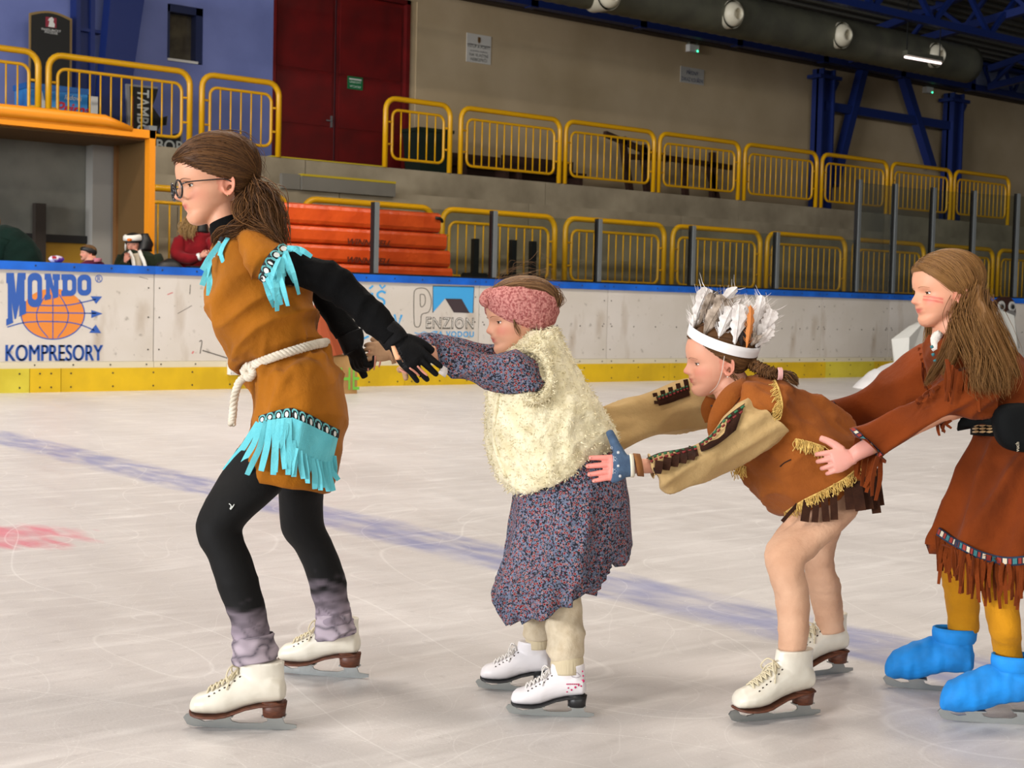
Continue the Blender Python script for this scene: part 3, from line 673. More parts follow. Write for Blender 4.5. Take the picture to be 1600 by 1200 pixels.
def bundle(guide, rad, count, sr, seed, wav=0.0, m=5, sides=3, taper=.35):
    """many thin hair strands around a guide curve of world points; returns geometry and a random value per vertex"""
    r = np.random.default_rng(seed); G = crom(np.asarray(guide, float), m); k = len(G)
    rad = np.interp(np.linspace(0, 1, k), np.linspace(0, 1, len(rad)), rad); gs, tv = [], []
    for _ in range(count):
        o = r.normal(size=3)*.55; o2 = o+r.normal(size=3)*.35; ph = r.uniform(0, 6.28); cut = int(k*r.uniform(.82, 1)); cut = max(4, cut)
        tt = np.linspace(0, 1, k)[:cut]
        off = (o[None]*(1-tt)[:, None]+o2[None]*tt[:, None])*rad[:cut, None]
        wv = np.stack([np.sin(tt*9+ph), np.cos(tt*8+ph*1.3), np.sin(tt*7+ph*.7)], 1)*wav
        rr = sr*r.uniform(.7, 1.3)*(1-(1-taper)*np.linspace(0, 1, cut)**2)
        g = tube(G[:cut]+off+wv, rr, sides); gs.append(g); tv += [r.uniform(0, 1)]*len(g[0])
    return join(*gs), np.array(tv)
def hair_tint(t, c1, c2):
    a, b = np.array(hx(c1)), np.array(hx(c2)); return a[None]*(1-t)[:, None]+b[None]*t[:, None]
M_hair = vcol('hair', .55, .2); bsdf(M_hair).inputs['Anisotropic'].default_value = .5
M_skin = vcol('skin', .5, .35, Subsurface_Weight=.12, Subsurface_Scale=.01)
bsdf(M_skin).inputs['Subsurface Radius'].default_value = (1, .35, .2)
M_eye = vcol('eye', .12, .6)

HROWS = np.array([(-3, 60, 22, 12), (3, 74, 4, 26), (12, 78, -8, 37), (24, 79, -17, 46), (33, 77, -24, 51), (42, 80, -32, 55), (52, 82, -42, 58), (62, 81, -56, 62), (75, 81, -72, 66),
  (90, 82, -86, 69), (103, 87, -94, 71), (120, 91, -99, 73), (140, 89, -101, 74), (160, 80, -97, 72), (178, 61, -82, 62), (190, 40, -60, 47), (197, 18, -35, 28), (200.5, -2, -14, 7)], float)
class Head:
    def __init__(s, px, py, d, sc, yaw=0, pitch=0, roll=0, nose=1.0, basis=None):
        ex, ey, ez = basis if basis else (-RT, -FW, UP)
        y, p, r = map(math.radians, (yaw, pitch, roll))
        ex, ey = math.cos(y)*ex+math.sin(y)*ey, math.cos(y)*ey-math.sin(y)*ex
        ex, ez = math.cos(p)*ex-math.sin(p)*ez, math.cos(p)*ez+math.sin(p)*ex
        ez, ey = math.cos(r)*ez+math.sin(r)*ey, math.cos(r)*ey-math.sin(r)*ez
        s.A = np.array([ex, ey, ez]); s.s = sc*1e-3; s.o = W(px, py, d); s.nose = nose
        Z = crom(HROWS, 5); n = 72; th = np.arange(n)*2*PI/n
        c, q = np.cos(th), np.sin(th); e = 2.25
        c2, q2 = np.sign(c)*np.abs(c)**(2/e), np.sign(q)*np.abs(q)**(2/e); G = []
        for z, xf, xb, w_ in Z:
            xc = (xf+xb)/2; a = (xf-xb)/2; x = xc+a*c2; yy = w_*q2
            zz = np.full(n, z)+0.0*x
            if z < 40: zz = z+np.maximum(0, (xf-8-x))*.16*(40-z)/40          # jaw line rises towards the ear
            G.append(np.stack([x+s.feat(yy, zz)*np.clip(c*3, 0, 1), yy, zz], 1))
        s.G = np.array(G); s.n = n
    def feat(s, y, z):
        g = lambda v, m, sg: np.exp(-((v-m)/sg)**2)
        nz = np.interp(z, [54, 57, 61, 65, 69, 77, 87, 97, 104], [0, 3, 13, 22, 24, 19, 11.5, 5.5, 1])*s.nose
        nw = np.interp(z, [55, 62, 70, 80, 100], [11, 12.5, 11, 9, 9])
        f = nz*np.exp(-(y/nw)**2)+3*np.exp(-((abs(y)-10)/5)**2)*g(z, 61, 5)
        f -= 8*g(abs(y), 30, 14)*g(z, 90, 9.5)                               # eye sockets
        f += 2.5*g(abs(y), 28, 18)*g(z, 106, 6)                              # brow
        zo, z = z, z-.006*y*y*(abs(y) < 30)
        f += (7*g(z, 49, 5)+6.5*g(z, 38, 4.5)-4.5*g(z, 43.3, 2.4))*np.exp(-(y/20)**2)
        z = zo
        f -= 2.5*g(z, 31, 5)*np.exp(-(y/25)**2); f += 4*g(z, 18, 9)*np.exp(-(y/18)**2)
        f += 4*g(abs(y), 38, 16)*g(z, 64, 17)
        return f
    def T(s, L): return s.o+(np.asarray(L, float)-[0, 0, 100])*s.s@s.A
    def inv(s, P): return ((P-s.o)@s.A.T)/s.s+[0, 0, 100]
    def geo(s): return ringmesh([s.T(r) for r in s.G])
    def surfx(s, y, z):
        i = np.argmin(abs(s.G[:, 0, 2]-z)); r = s.G[i]; r = r[r[:, 0] > 10]; o = np.argsort(r[:, 1]); return np.interp(y, r[o, 1], r[o, 0])
    def ear(s, side):
        n, k = 22, 9; R_ = []
        base = np.array([-8, side*68, 78.])
        for back in (0, 1):
            for j in range(k):
                q = (j/(k-1)) if not back else 1-(j/(k-1))
                th = np.arange(n)*2*PI/n; rx, rz = 15*q, (26-4*np.sin(th-.3)*0)*q
                x = rx*np.cos(th)*(1+.12*np.sin(th)); z = rz*np.sin(th)+rx*.18*np.cos(th)
                h = (7*np.exp(-((q-.86)/.16)**2)-3*np.exp(-(q/.5)**2)+1.5 if not back else -2.0)*np.ones(n)+(x*-.55)
                R_.append(base+np.stack([x-z*.16, side*(h+4), z], 1))
        R_[0] = R_[0]*0+R_[0].mean(0)
        return ringmesh([s.T(r) for r in R_])
    def skull(s): return [s.geo(), s.ear(1), s.ear(-1)]
    def hair(s, fn):
        """shell over the skull; fn(local points) -> thickness in mm, negative where no hair grows"""
        G = s.G.reshape(-1, 3).copy(); c = np.array([-5, 0, 100.]); d = G-c; d[:, 2] *= .9; d /= np.linalg.norm(d, axis=1)[:, None]
        base = G.copy(); base[:, 0] -= np.where(G[:, 0] > 10, s.feat(G[:, 1], G[:, 2]), 0)*.0
        L = base+d*fn(G)[:, None]; s.shellL = L
        return ringmesh([s.T(r) for r in L.reshape(s.G.shape)])
    def hairline(s, hx_, thick=9, soft=9):
        zs, xs = zip(*hx_)
        def fn(P):
            lim = np.interp(P[:, 2], zs, xs); q = np.clip((lim-P[:, 0])/soft*.5+.5, 0, 1); q = q*q*(3-2*q)
            return -4+q*(thick+4)
        return fn
    def shell_r(s, D):
        c = np.array([-5, 0, 100.]); L = s.shellL-c; ln = np.linalg.norm(L, axis=1); U_ = L/ln[:, None]
        i = np.argmax(D@U_.T, axis=1); return ln[i]
    def strands(s, starts, end, count, sr, seed, lift=1.5, jitter=6, ejit=5, steps=14, sag=0.0):
        """combed strands along the shell from points near `starts` (polyline, local mm) to near `end`"""
        r = np.random.default_rng(seed); c = np.array([-5, 0, 100.]); St = crom(np.asarray(starts, float), 8); gs, tv = [], []
        En = np.asarray(end, float).reshape(-1, 3)
        for _ in range(count):
            u = r.uniform(0, 1); a = St[int(u*(len(St)-1))]+r.normal(size=3)*jitter*.5-c
            b = En[min(int(u*len(En)), len(En)-1)]+r.normal(size=3)*ejit-c
            a, b = unit(a), unit(b); w_ = math.acos(max(-1, min(1, a@b))); t = np.linspace(0, 1, steps)
            D = (np.sin((1-t)*w_)[:, None]*a+np.sin(t*w_)[:, None]*b)/max(1e-6, math.sin(w_))
            D[:, 2] -= sag*np.sin(t*PI); D /= np.linalg.norm(D, axis=1)[:, None]
            R_ = s.shell_r(D); R_ = np.convolve(np.pad(R_, 2, mode='edge'), np.ones(5)/5, 'valid')+lift*r.uniform(.3, 1.3)
            g = tube(s.T(c+D*R_[:, None]), sr*r.uniform(.7, 1.2)*np.minimum(1, .45+3*np.minimum(t, 1-t+.15)), 3); gs.append(g); tv += [r.uniform(0, 1)]*len(g[0])
        return join(*gs), np.array(tv)
    def eyes(s, parent, gaze=(0, 0), iris='4a3420', sides=(1, -1), open_=1.0):
        for sd in sides:
            y = 30*sd; c = np.array([s.surfx(y, 90)-7.5, y, 90.]); n, k, R_ = 20, 12, []
            g = unit((1, .25*sd+gaze[0], gaze[1])); u = unit(np.cross(g, (0, 0, 1))); v = np.cross(u, g); tint = []
            for j in range(k+1):
                a = PI*j/k*.6; rr = 11.5
                R_.append(c+rr*(math.cos(a)*g+math.sin(a)*(np.cos(np.arange(n)*2*PI/n)[:, None]*u+np.sin(np.arange(n)*2*PI/n)[:, None]*v)))
                tint += [hx('101010') if a < .22 else hx(iris) if a < .48 else hx('e4dcd6')]*n
            mk('eye', ringmesh([s.T(r) for r in R_]), M_eye, parent, tint=np.array(tint))
    def lids(s, sides=(1, -1), droop=0.0):
        out, lash = [], []
        for sd in sides:
            y = 30*sd; c = np.array([s.surfx(y, 90)-7.5, y, 90.]); g = unit((1, .25*sd, 0)); u = unit(np.cross((0, 0, 1), g)); v = np.array([0, 0, 1.])
            for e0, e1 in ((.22-droop, 1.25), (-.30, -1.2)):
                R_ = []
                for e_ in np.linspace(e0, e1, 6):
                    az = np.linspace(-1.25, 1.25, 15); arc = e_*(1-.35*(az/1.25)**2)if abs(e_) < .5 else e_+0*az
                    R_.append(c+12.6*(np.cos(arc)[:, None]*(np.cos(az)[:, None]*g+np.sin(az)[:, None]*u)+np.sin(arc)[:, None]*v))
                R_ = np.array(R_); k, n = R_.shape[:2]
                out.append((s.T(R_.reshape(-1, 3)), [(i*n+j, i*n+j+1, (i+1)*n+j+1, (i+1)*n+j) for i in range(k-1) for j in range(n-1)]))
                if e0 > -.1: lash.append(tube(s.T(c+(R_[0]-c)*1.05), .0009, 5))
        return join(*out), join(*lash)
    def brows(s, col_w=.0016, sides=(1, -1)):
        out = []
        for sd in sides:
            P = []
            for y, z in ((14, 104.5), (24, 107), (35, 107), (46, 102.5)):
                P.append((s.surfx(sd*y, z)+.4, sd*y, z))
            out.append(tube(s.T(np.array(P)), [.0012, col_w, col_w, .0007], 6, 4, flat=.5))
        return join(*out)
    def paint(s, V, base='d9a184', lip='b8584e', blush=.35, marks=None):
        """skin colour per vertex from position on the head"""
        L = s.inv(V); b = np.array(hx(base)); C = np.tile(b, (len(V), 1)); fr = (L[:, 0] > 35)&(L[:, 2] > -8)&(L[:, 2] < 205)
        def mixc(col, wgt):
            nonlocal C
            C = C*(1-wgt[:, None])+np.array(hx(col))*wgt[:, None]
        g = lambda v, m, sg: np.exp(-((v-m)/sg)**2)
        mixc('c8604e', blush*fr*g(abs(L[:, 1]), 42, 17)*g(L[:, 2], 66, 15)); mixc('cc6c58', .35*fr*np.exp(-(L[:, 1]/12)**2)*g(L[:, 2], 67, 8)*(L[:, 0] > 88))
        z = L[:, 2]-.006*L[:, 1]**2*(abs(L[:, 1]) < 30); lipw = np.clip(1.35-abs(L[:, 1])/17, 0, 1)*(np.exp(-((z-43.3)/6.8)**4))*fr; mixc(lip, np.clip(lipw, 0, 1)*.95)
        z = L[:, 2]; ear = (abs(L[:, 1]) > 64)&(L[:, 0] < 15)&(L[:, 0] > -35)&(z > 45)&(z < 110); mixc('cc6e58', ear*.45)
        if marks: marks(L, mixc)
        return C
def hand_geo(o, a, b, c, s=1.0, curl=((10, 20, 12),)*4, spread=(.20, .06, -.06, -.2), thumb=(38, 20, 18), fat=1.0, palm=1.0):
    """o wrist, a towards the fingertips, b towards the thumb side, c out of the palm; returns closed pieces for union"""
    a, b, c = unit(a), unit(b), unit(c); s *= 1e-3; out = []
    out.append(ringmesh([o+a*x*s*palm+(np.cos(t)[:, None]*b*w_+np.sin(t)[:, None]*c*h)*s*fat for x, w_, h in ((-12, 19, 15), (5, 21, 14), (22, 27, 14), (45, 31, 13), (64, 31, 11), (70, 28, 8)) for t in [np.arange(18)*2*PI/18]]))
    ys = (23, 8, -8, -22); ln = (49, 55, 51, 40); rd = (7.2, 7.4, 7.1, 6.4)
    for i in range(4):
        cu = curl[i % len(curl)]; p = o+(a*62*palm+b*ys[i]*fat)*s; d = unit(a+b*spread[i]); P = [p-d*14*s, p]; R_ = [rd[i]*1.05]*2; ang = 0
        for j, (f, l) in enumerate(zip(cu, (.42, .32, .26))):
            ang += math.radians(f); dd = d*math.cos(ang)+c*math.sin(ang); P.append(P[-1]+dd*ln[i]*l*s); R_.append(rd[i]*(1-.07*(j+1)))
        P.append(P[-1]+dd*3*s); R_.append(rd[i]*.5)
        out.append(tube(P, np.array(R_)*s*fat, 10, 2))
    t0, t1, t2 = map(math.radians, thumb); p = o+(a*16+b*20*fat+c*4)*s; ang = t0; P = [p]; R_ = [11.5]
    for l, bend, r in ((26, 0, 10.5), (22, t1, 9), (17, t2, 8)):
        ang -= bend*.5; dd = unit(a*math.cos(ang)+b*math.sin(ang)+c*.25); P.append(P[-1]+dd*l*s); R_.append(r)
    P.append(P[-1]+dd*3*s); R_.append(4.5); out.append(tube(P, np.array(R_)*s*fat, 10, 2))
    return out
def pxdir(dx, dy, dz=0.0): return unit(RT*dx-UP*dy+FW*dz)          # image-plane direction (dy down), dz away from the camera

# ---- figure skates
M_boot = mat('boot_leather', 'd9d3c4', .35); noise_mix(M_boot, 'ddd8ca', 'cdc6b6', 14)
M_heel = mat('heel_brown', '5a2f1c', .5); noise_mix(M_heel, '643620', '4a2616', 60, stretch=(1, 1, 6))
M_heelk = mat('heel_black', '1c1c1e', .45)
M_blade = mat('blade_steel', '9fa3a2', .32, .85); bump(M_blade, 90, .2, .002)
M_lace = mat('lace_cream', 'cfc4a6', .8); M_lacew = mat('lace_white', 'd8d4d0', .8)
M_eyelet = mat('eyelet_dark', '403830', .4, .5)
M_cover = mat('cover_blue_fabric', '0a86dc', .75); noise_mix(M_cover, '0c8ce4', '0a78c4', 18); bump(M_cover, 60, .3, .004)
FOOT = [(214, 44, 52, 6), (209, 36, 66, 21), (197, 34, 77, 32), (177, 33, 83, 37), (152, 33, 93, 37), (130, 36, 106, 35), (110, 43, 124, 32), (90, 51, 135, 31), (60, 59, 140, 30), (30, 63, 140, 30), (9, 66, 120, 26), (1, 74, 102, 13)]
SHAFT = [(88, 4, 118, 30), (105, 3, 112, 29), (122, 4, 107, 28), (140, 6, 103, 30), (154, 4, 101, 32)]
BLADE = [(222, 30), (228, 22), (219, 7), (204, 3), (150, .6), (60, 0), (-6, 1), (-24, 5), (-24, 12), (2, 15), (9, 31), (44, 31), (40, 19), (54, 14), (104, 13), (120, 17), (126, 28), (168, 28), (160, 17), (180, 14), (198, 20), (206, 32)]
def skate(parent, name, toe_px, heel_px, sc, kind, lean=0.0, top=1.0):
    """blade tips as seen on the ice give place and heading; sc scales the 21 cm pattern"""
    t, h = onZ(*toe_px), onZ(*heel_px); fwd = unit((t-h)*[1, 1, 0]); s = sc*1e-3
    o = h+fwd*24*s; up = np.array([0, 0, 1.]); lat = np.cross(up, fwd)
    up2 = unit(up*math.cos(lean)+lat*math.sin(lean)); lat2 = np.cross(up2, fwd)
    X = lambda x, y, z: o+s*(x*fwd+y*lat2+z*up2)
    th = np.arange(20)*2*PI/20; cc, ss = np.cos(th), np.sin(th)
    fat = 1.12 if kind == 'cover' else 1.0
    foot = ringmesh([X(0, 0, 0)+s*(x*fwd+np.outer(cc*w_*fat, lat2)+np.outer((zb+zt)/2+ss*(zt-zb)/2, up2)) for x, zb, zt, w_ in (FOOT if kind != 'cover' else [(x*1.04, zb-8, zt+float(np.interp(x, [0, 90, 112, 150, 200, 215], [2, 6, 20, 30, 20, 8])), w_+3) for x, zb, zt, w_ in FOOT])])
    shaft = ringmesh([X(0, 0, 0)+s*(np.outer((xb+xf)/2+cc*(xf-xb)/2, fwd)+np.outer(ss*w_*fat, lat2)+z*top*up2) for z, xb, xf, w_ in SHAFT])
    bt = union([foot, shaft], .0032*max(.8, sc), 5)
    near = -np.sign(lat2@FW)                                                     # side of the boot that faces the camera
    if kind == 'cover':
        bt = wrinkle(bt, .0035, 22, 5); r = mk(name, bt, M_cover, parent)
        R_ = [X(0, 0, 0)+s*(np.outer(52+cc*(52+q), fwd)+np.outer(ss*(36+q), lat2)+z*up2) for z, q in ((132, -1), (140, 3), (158, 5), (170, 3), (170, -2), (158, -3))]
        mk('cuff', wrinkle(ringmesh(R_, False), .001, 30), M_cover, r)
    else:
        r = mk(name, bt, M_boot if kind != 'k2' else M_boot2, parent)
        hm = M_heelk if kind == 'k2' else M_heel
        so = ringmesh([X(0, 0, 0)+s*(x*fwd+np.outer(cc*w_*1.04, lat2)+np.outer(z+np.sign(ss)*np.abs(ss)**.4*3.5, up2)) for x, z, w_ in ((214, 37, 8), (208, 34, 23), (196, 32, 33), (176, 31, 38), (150, 31, 37), (128, 34, 33), (108, 41, 29), (85, 50, 28), (55, 57, 28), (25, 60, 28), (3, 62, 20))])
        mk('sole', so, hm, r)
        mk('heel', ringmesh([X(0, 0, 0)+s*(np.outer(26+cc*a_, fwd)+np.outer(ss*b_, lat2)+z*up2) for z, a_, b_ in ((31, 25, 22), (45, 26, 23), (64, 29, 26))]), hm, r)
        lz = []; N_ = 7
        pts = [(172-i*11.0, 87+i*6.2+max(0, i-4)*3) for i in range(N_)]
        for i, (x, z) in enumerate(pts):
            for sd in (-1, 1):
                x2, z2 = pts[min(i+1, N_-1)]
                lz.append(tube([X(x, sd*17, z-5), X((x+x2)/2+1, 0, (z+z2)/2+4.5), X(x2, -sd*17, z2-4)], 1.9*s, 6, 3))
            lz.append(tube([X(x, -16, z-4), X(x, 0, z+3), X(x, 16, z-4)], 2.0*s, 6, 3))
        x, z = pts[-1]
        for sd in (-1, 1):
            lz.append(tube([X(x, 0, z+5), X(x+14, sd*12, z+12), X(x+22, sd*26, z-6), X(x+12, sd*24, z-16), X(x, 2*sd, z+3)], 1.9*s, 6, 4))
            lz.append(tube([X(x, 0, z+5), X(x+12, sd*20, z-8), X(x+20, sd*32, z-36)], 1.8*s, 6, 4))
        mk('lace', join(*lz), M_lacew if kind == 'k2' else M_lace, r)
        ey = []
        tr_ = bvh(bt)
        for x, z in pts:
            q = X(x-7, near*60, z-9); hit = tr_.ray_cast(Vector(q), Vector(-near*lat2))
            if hit[0] is not None: e_ = np.array(hit[0]); ey.append(tube([e_, e_+near*lat2*.0012], 2.4*s, 8))
        if ey: mk('eyelet_row', join(*ey), M_eyelet, r)
    bl_ = mk('blade', prism(BLADE, o, fwd*1.0, up2, 4.2*s) if False else (np.vstack([[X(x, 2.1, z) for x, z in BLADE], [X(x, -2.1, z) for x, z in BLADE]]),
        [tuple(range(len(BLADE))), tuple(range(len(BLADE), 2*len(BLADE)))[::-1]]+[(i, len(BLADE)+i, len(BLADE)+(i+1) % len(BLADE), (i+1) % len(BLADE)) for i in range(len(BLADE))]), M_blade, r, False)
    mk('heel_plate', obox(X(26, 0, 31.5), (fwd, lat2, up2), (26*s, 12*s, 1.6*s)), M_blade, r, False); mk('toe_plate', obox(X(150, 0, 29), (fwd, lat2, up2), (34*s, 14*s, 1.6*s)), M_blade, r, False)
    return r, X
M_boot2 = mat('boot_white_vinyl', 'dcd8da', .4)
# ================================================================== PROPS AROUND THE RINK
def dep(x, y, Y): return (onY(x, y, Y)-CAM)@FW
# players' shelter at the left
M_shel = mat('shelter_orange_frame', 'e08a10', .45); M_shelin = mat('shelter_brown_panel', '5a4018', .8); M_shelw = mat('shelter_grey_wall', '6c6c64', .8); noise_mix(M_shelw, '74736a', '5c5c55', 2); M_shelp = mat('shelter_grey_pillar', '8c8a84', .8)
sy = 15.2; pr_ = onY(234, 300, sy); zt_, zb_ = onY(120, 190, sy)[2], onY(120, 206, sy)[2]; xr_ = pr_[0]
def Yat(px_, X): v = FW+RT*(px_-800)/FPX-UP*(300-600)/FPX; return X/v[0]*v[1]
yb1, ybk = Yat(185, xr_), 17.9
ybk = min(17.15, ybk)
sh_ = empty('players_shelter', (xr_-2, 16, .12)); tag(sh_, 'orange framed players\' shelter with grey walls behind the boards', 'shelter')
mk('front_beam', box(-1, xr_+.04, sy-.06, sy+.06, zb_, zt_-.02), M_shel, sh_, False)
xt_ = onY(160, 187, sy)[0]; xe_ = onY(203, 199, sy)[0]
mk('padded_edge', tube([(-1, sy-.05, zt_+.03), (xt_-.3, sy-.05, zt_+.03), (xt_, sy-.05, zt_+.03), (xe_, sy-.05, zt_-.03)], [.07, .07, .068, .03], 14), M_shel, sh_)
mk('corner_post', box(xr_-.035, xr_+.035, sy-.06, sy+.06, .12, zt_-.02), M_shel, sh_, False)
mk('post_cap', box(xr_-.045, xr_+.045, sy-.07, sy+.07, zt_-.02, zt_+.03), M_alu, sh_, False)
mk('side_panel', box(xr_-.02, xr_+.02, sy+.06, yb1-.05, .12, zb_+.02), M_shelin, sh_, False)
mk('rear_post', box(xr_-.05, xr_+.05, yb1-.05, yb1+.03, .12, zb_), mat('shelter_brown_post', '6a4418', .7), sh_, False)
xa, xb = onY(142, 300, yb1+.15)[0], onY(181, 300, yb1+.15)[0]
mk('pillar', box(xa, xb, yb1+.1, yb1+.3, .12, zb_), M_shelp, sh_, False)
mk('back_wall', box(-1, xa+.1, yb1+.32, yb1+.38, .12, zb_), M_shelw, sh_, False)
mk('roof', box(-1, xr_, sy+.06, yb1+.38, zb_-.02, zb_+.1), M_shelin, sh_, False)
yw = yb1+.3
z1, z2 = onY(110, 368, yw)[2], onY(110, 380, yw)[2]
mk('bench_rail', box(-1, xa, yw-.06, yw+.02, z2, z1), M_black, sh_, False); mk('bench_back', box(-1, xa, yw-.03, yw+.02, .12, z2), mat('bench_ochre', '96700f', .6), sh_, False)
p = onY(61, 318, yw-.1); mk('upright', box(p[0]-.06, p[0]+.06, yw-.16, yw-.06, .12, p[2]), mat('upright_dark_brown', '231a12', .7), sh_, False)

# stacked orange mats
M_or = mat('mat_orange_vinyl', 'd8501a', .35); noise_mix(M_or, 'de561c', 'c44414', 2.2); bump(M_or, 7, .5, .03, 4)
my = 15.1; zc = lambda py_: onY(600, py_, my)[2]
ends = [(691, 326, 359), (701, 359, 386), (707, 386, 414), (711, 414, 432)]; xl_ = onY(380, 330, my)[0]
zl = [zc(326), zc(359), zc(386), zc(414)]
hh = zl[2]-zl[3]; zz_ = list(zl)
zz_.append(zz_[-1]-hh)
trol = mk('mat_trolley', box(xl_+.1, onY(690, 380, my)[0], my+.05, my+.8, .16, zz_[-1]), M_black, None, False); tag(trol, 'low black trolley under the stack of orange mats', 'trolley'); [mk('wheel', tube([(x_, my+.1, .2), (x_, my+.16, .2)], .08, 12), M_black, trol) for x_ in (xl_+.4, xl_+1.5)]
labs = ['topmost orange vinyl crash mat in the stack behind the boards', 'second orange crash mat from the top of the stack', 'third orange crash mat from the top of the stack', 'fourth orange crash mat from the top of the stack']
for i in range(len(zz_)-1):
    zt1, zb1 = zz_[i], zz_[i+1]; xe = onY(ends[min(i, 3)][0], 380, my)[0]; R_ = []
    for x_, k_ in ((xl_, .86), (xl_+.03, 1), ((xl_+xe)/2-.3, 1), ((xl_+xe)/2+.4, 1), (xe-.03, 1), (xe, .86)):
        ym, zm, hy, hz = my+.42, (zt1+zb1)/2, .42*k_, (zt1-zb1)/2*.97*k_; r = hz*.45; sg_ = .002*math.sin(x_*5+i)
        R_.append([(x_, ym-hy, zm-hz+r), (x_, ym-hy+r*.3, zm-hz+r*.3), (x_, ym-hy+r, zm-hz), (x_, ym+hy, zm-hz), (x_, ym+hy, zm+hz), (x_, ym-hy+r, zm+hz+sg_), (x_, ym-hy+r*.3, zm+hz-r*.3+sg_), (x_, ym-hy, zm+hz-r)])
    o = mk('crash_mat', ringmesh([np.array(r) for r in R_]), M_or, None, False); tag(o, labs[i] if i < 4 else 'orange crash mat low in the stack behind the boards', 'mat', 'stacked orange crash mats')
    if 1 <= i <= 3:
        q = onY(540, 380, my); mk('lettering', text_geo('WINNWELL', .11, (q[0], my-.004, zb1+.01), EXX, EZZ, .003, .002, lambda V: V*[1.15, 1, 1], 'LEFT', .3) if False else text_geo('WINNWELL', .10, (q[0], my-.004, zb1+.012), (1, 0, 0), (0, 0, 1), .003, .002, lambda V: V*[1.2, 1, 1], 'LEFT', .35), mat('mat_lettering', '5a2412', .5) if i == 1 else bpy.data.materials['mat_lettering'], o, False)
    if i == 0: mk('strap', tube([(xe-.12, my-.01, zm+.06), (xe-.05, my-.02, zm+.05), (xe+.01, my+.02, zm+.02)], .02, 8, 3), M_black, o)
# black rubber-footed posts on the lower walkway
for k, (x, y0, y1, lab) in enumerate(((742, 373, 410, 'nearest the orange mats'), (801, 375, 418, 'in the middle of three'), (832, 377, 425, 'at the far end of three'))):
    Y = 16.95; c = onY(x, 400, Y)[0]; zt1 = onY(x, y0, Y)[2]; b = mk('rubber_foot_post', join(box(c-.14, c+.14, Y-.12, Y+.12, 1.22, 1.42)), M_black, None, False)
    tag(b, 'black post on a block foot, '+lab, 'post', 'black rubber-footed posts'); mk('upright', box(c-.045, c+.045, Y-.04, Y+.04, 1.42, zt1), M_black, b, False)
    mk('foot_edge', box(c-.15, c+.15, Y-.13, Y+.13, 1.36, 1.40), M_black, b, False)
# bin and benches on the upper platform
M_bin = mat('bin_green', '12241a', .5); M_bench = mat('bench_brown', '3a2212', .7); noise_mix(M_bench, '40261a', '2c180e', 6, stretch=(.2, 1, 1))
Yp = 21.2; a, b = onY(656, 230, Yp)[0], onY(706, 230, Yp)[0]; zt1 = onY(680, 201, Yp)[2]; zf = 3.16
R_ = [[(a+i_, Yp+j_, z) for i_, j_ in ((q, q), (b-a-q, q), (b-a-q, .55-q), (q, .55-q))] for z, q in ((zf, .06), (zf+.1, .05), (zt1-.06, .0))]
bn = mk('wheelie_bin', ringmesh([np.array(r) for r in R_]), M_bin, None, False); tag(bn, 'dark green wheeled bin beside the red doors on the platform', 'bin')
mk('lid', box(a-.03, b+.03, Yp-.03, Yp+.58, zt1-.06, zt1), M_bin, bn, False); mk('handle', beam((b+.03, Yp+.3, zt1-.12), (b+.1, Yp+.3, zt1-.2), .3, .05), M_bin, bn, False); mk('wheel', tube([(a+.1, Yp+.5, zf+.1), (a+.14, Yp+.5, zf+.1)], .1, 14), M_black, bn)
for x0, x1, yt, lab in ((714, 797, 240, 'next to the green bin'), (801, 912, 246, 'whose end shows past the railing gap')):
    Yq = 21.45; a, b = onY(x0, 250, Yq)[0], onY(x1, 250, Yq)[0]; zt1 = onY((x0+x1)/2, yt, Yq)[2]
    o = empty('long_bench', ((a+b)/2, Yq, zf)); tag(o, 'low dark brown bench against the wall '+lab, 'bench', 'brown benches on the upper platform')
    mk('backrest', box(a, b, Yq+.3, Yq+.36, zf+.12, zt1), M_bench, o, False); mk('seat', box(a, b, Yq-.1, Yq+.3, zf+.32, zf+.38), M_bench, o, False)
    for x_ in (a+.1, b-.15): mk('leg', box(x_, x_+.07, Yq-.08, Yq+.3, zf, zf+.32), M_bench, o, False)
wb = empty('upended_bench', (onY(1040, 290, 21.3)[0], 21.3, zf)); tag(wb, 'dark wooden bench frame leaning at a slant against the wall', 'bench')
P_ = lambda x, y: onY(x, y, 21.4)
for nm, q in (('plank', ((945, 209), (1042, 250))), ('plank', ((1034, 246), (1142, 262))), ('crossbar', ((982, 245), (1030, 247)))): mk(nm, beam(P_(*q[0]), P_(*q[1]), .1, .11), M_bench, wb, False)
for q in (((972, 214), (986, 289)), ((1004, 226), (1013, 292)), ((1068, 252), (1072, 296)), ((1106, 256), (1123, 303)), ((1113, 238), (1114, 300))): mk('leg', beam(P_(*q[0]), np.array([P_(*q[1])[0], 21.4, zf]), .1, .13), M_bench, wb, False)
# black brewery board, ice-cream chest, tilted sign
Ys = 21.75; M_gold = mat('board_gold_edge', '8a7040', .5); M_blk2 = mat('board_black', '0e0f0c', .6)
def arch(x0, x1, yt, ybm, Y, n=12):
    a, b, t, bb = onY(x0, yt, Y), onY(x1, yt, Y), onY((x0+x1)/2, yt, Y)[2], zf+(190-ybm)*.01; w_ = b[0]-a[0]
    return [(a[0], bb), (b[0], bb)]+[(b[0]-w_*i/n, t+.07*math.sin(PI*i/n)-.03) for i in range(n+1)]
def plate(poly, y0, y1):
    n = len(poly); V = [(x, y, z) for y in (y0, y1) for x, z in poly]; return (np.array(V), [tuple(range(n)), tuple(range(n, 2*n))[::-1]]+[(i, (i+1) % n, n+(i+1) % n, n+i) for i in range(n)])
ob = mk('advert_board', plate(arch(46, 112, 22, 190, Ys), Ys-.02, Ys+.03), M_gold, None, False); tag(ob, 'black arched board with gold edge and red horse emblem', 'sign')
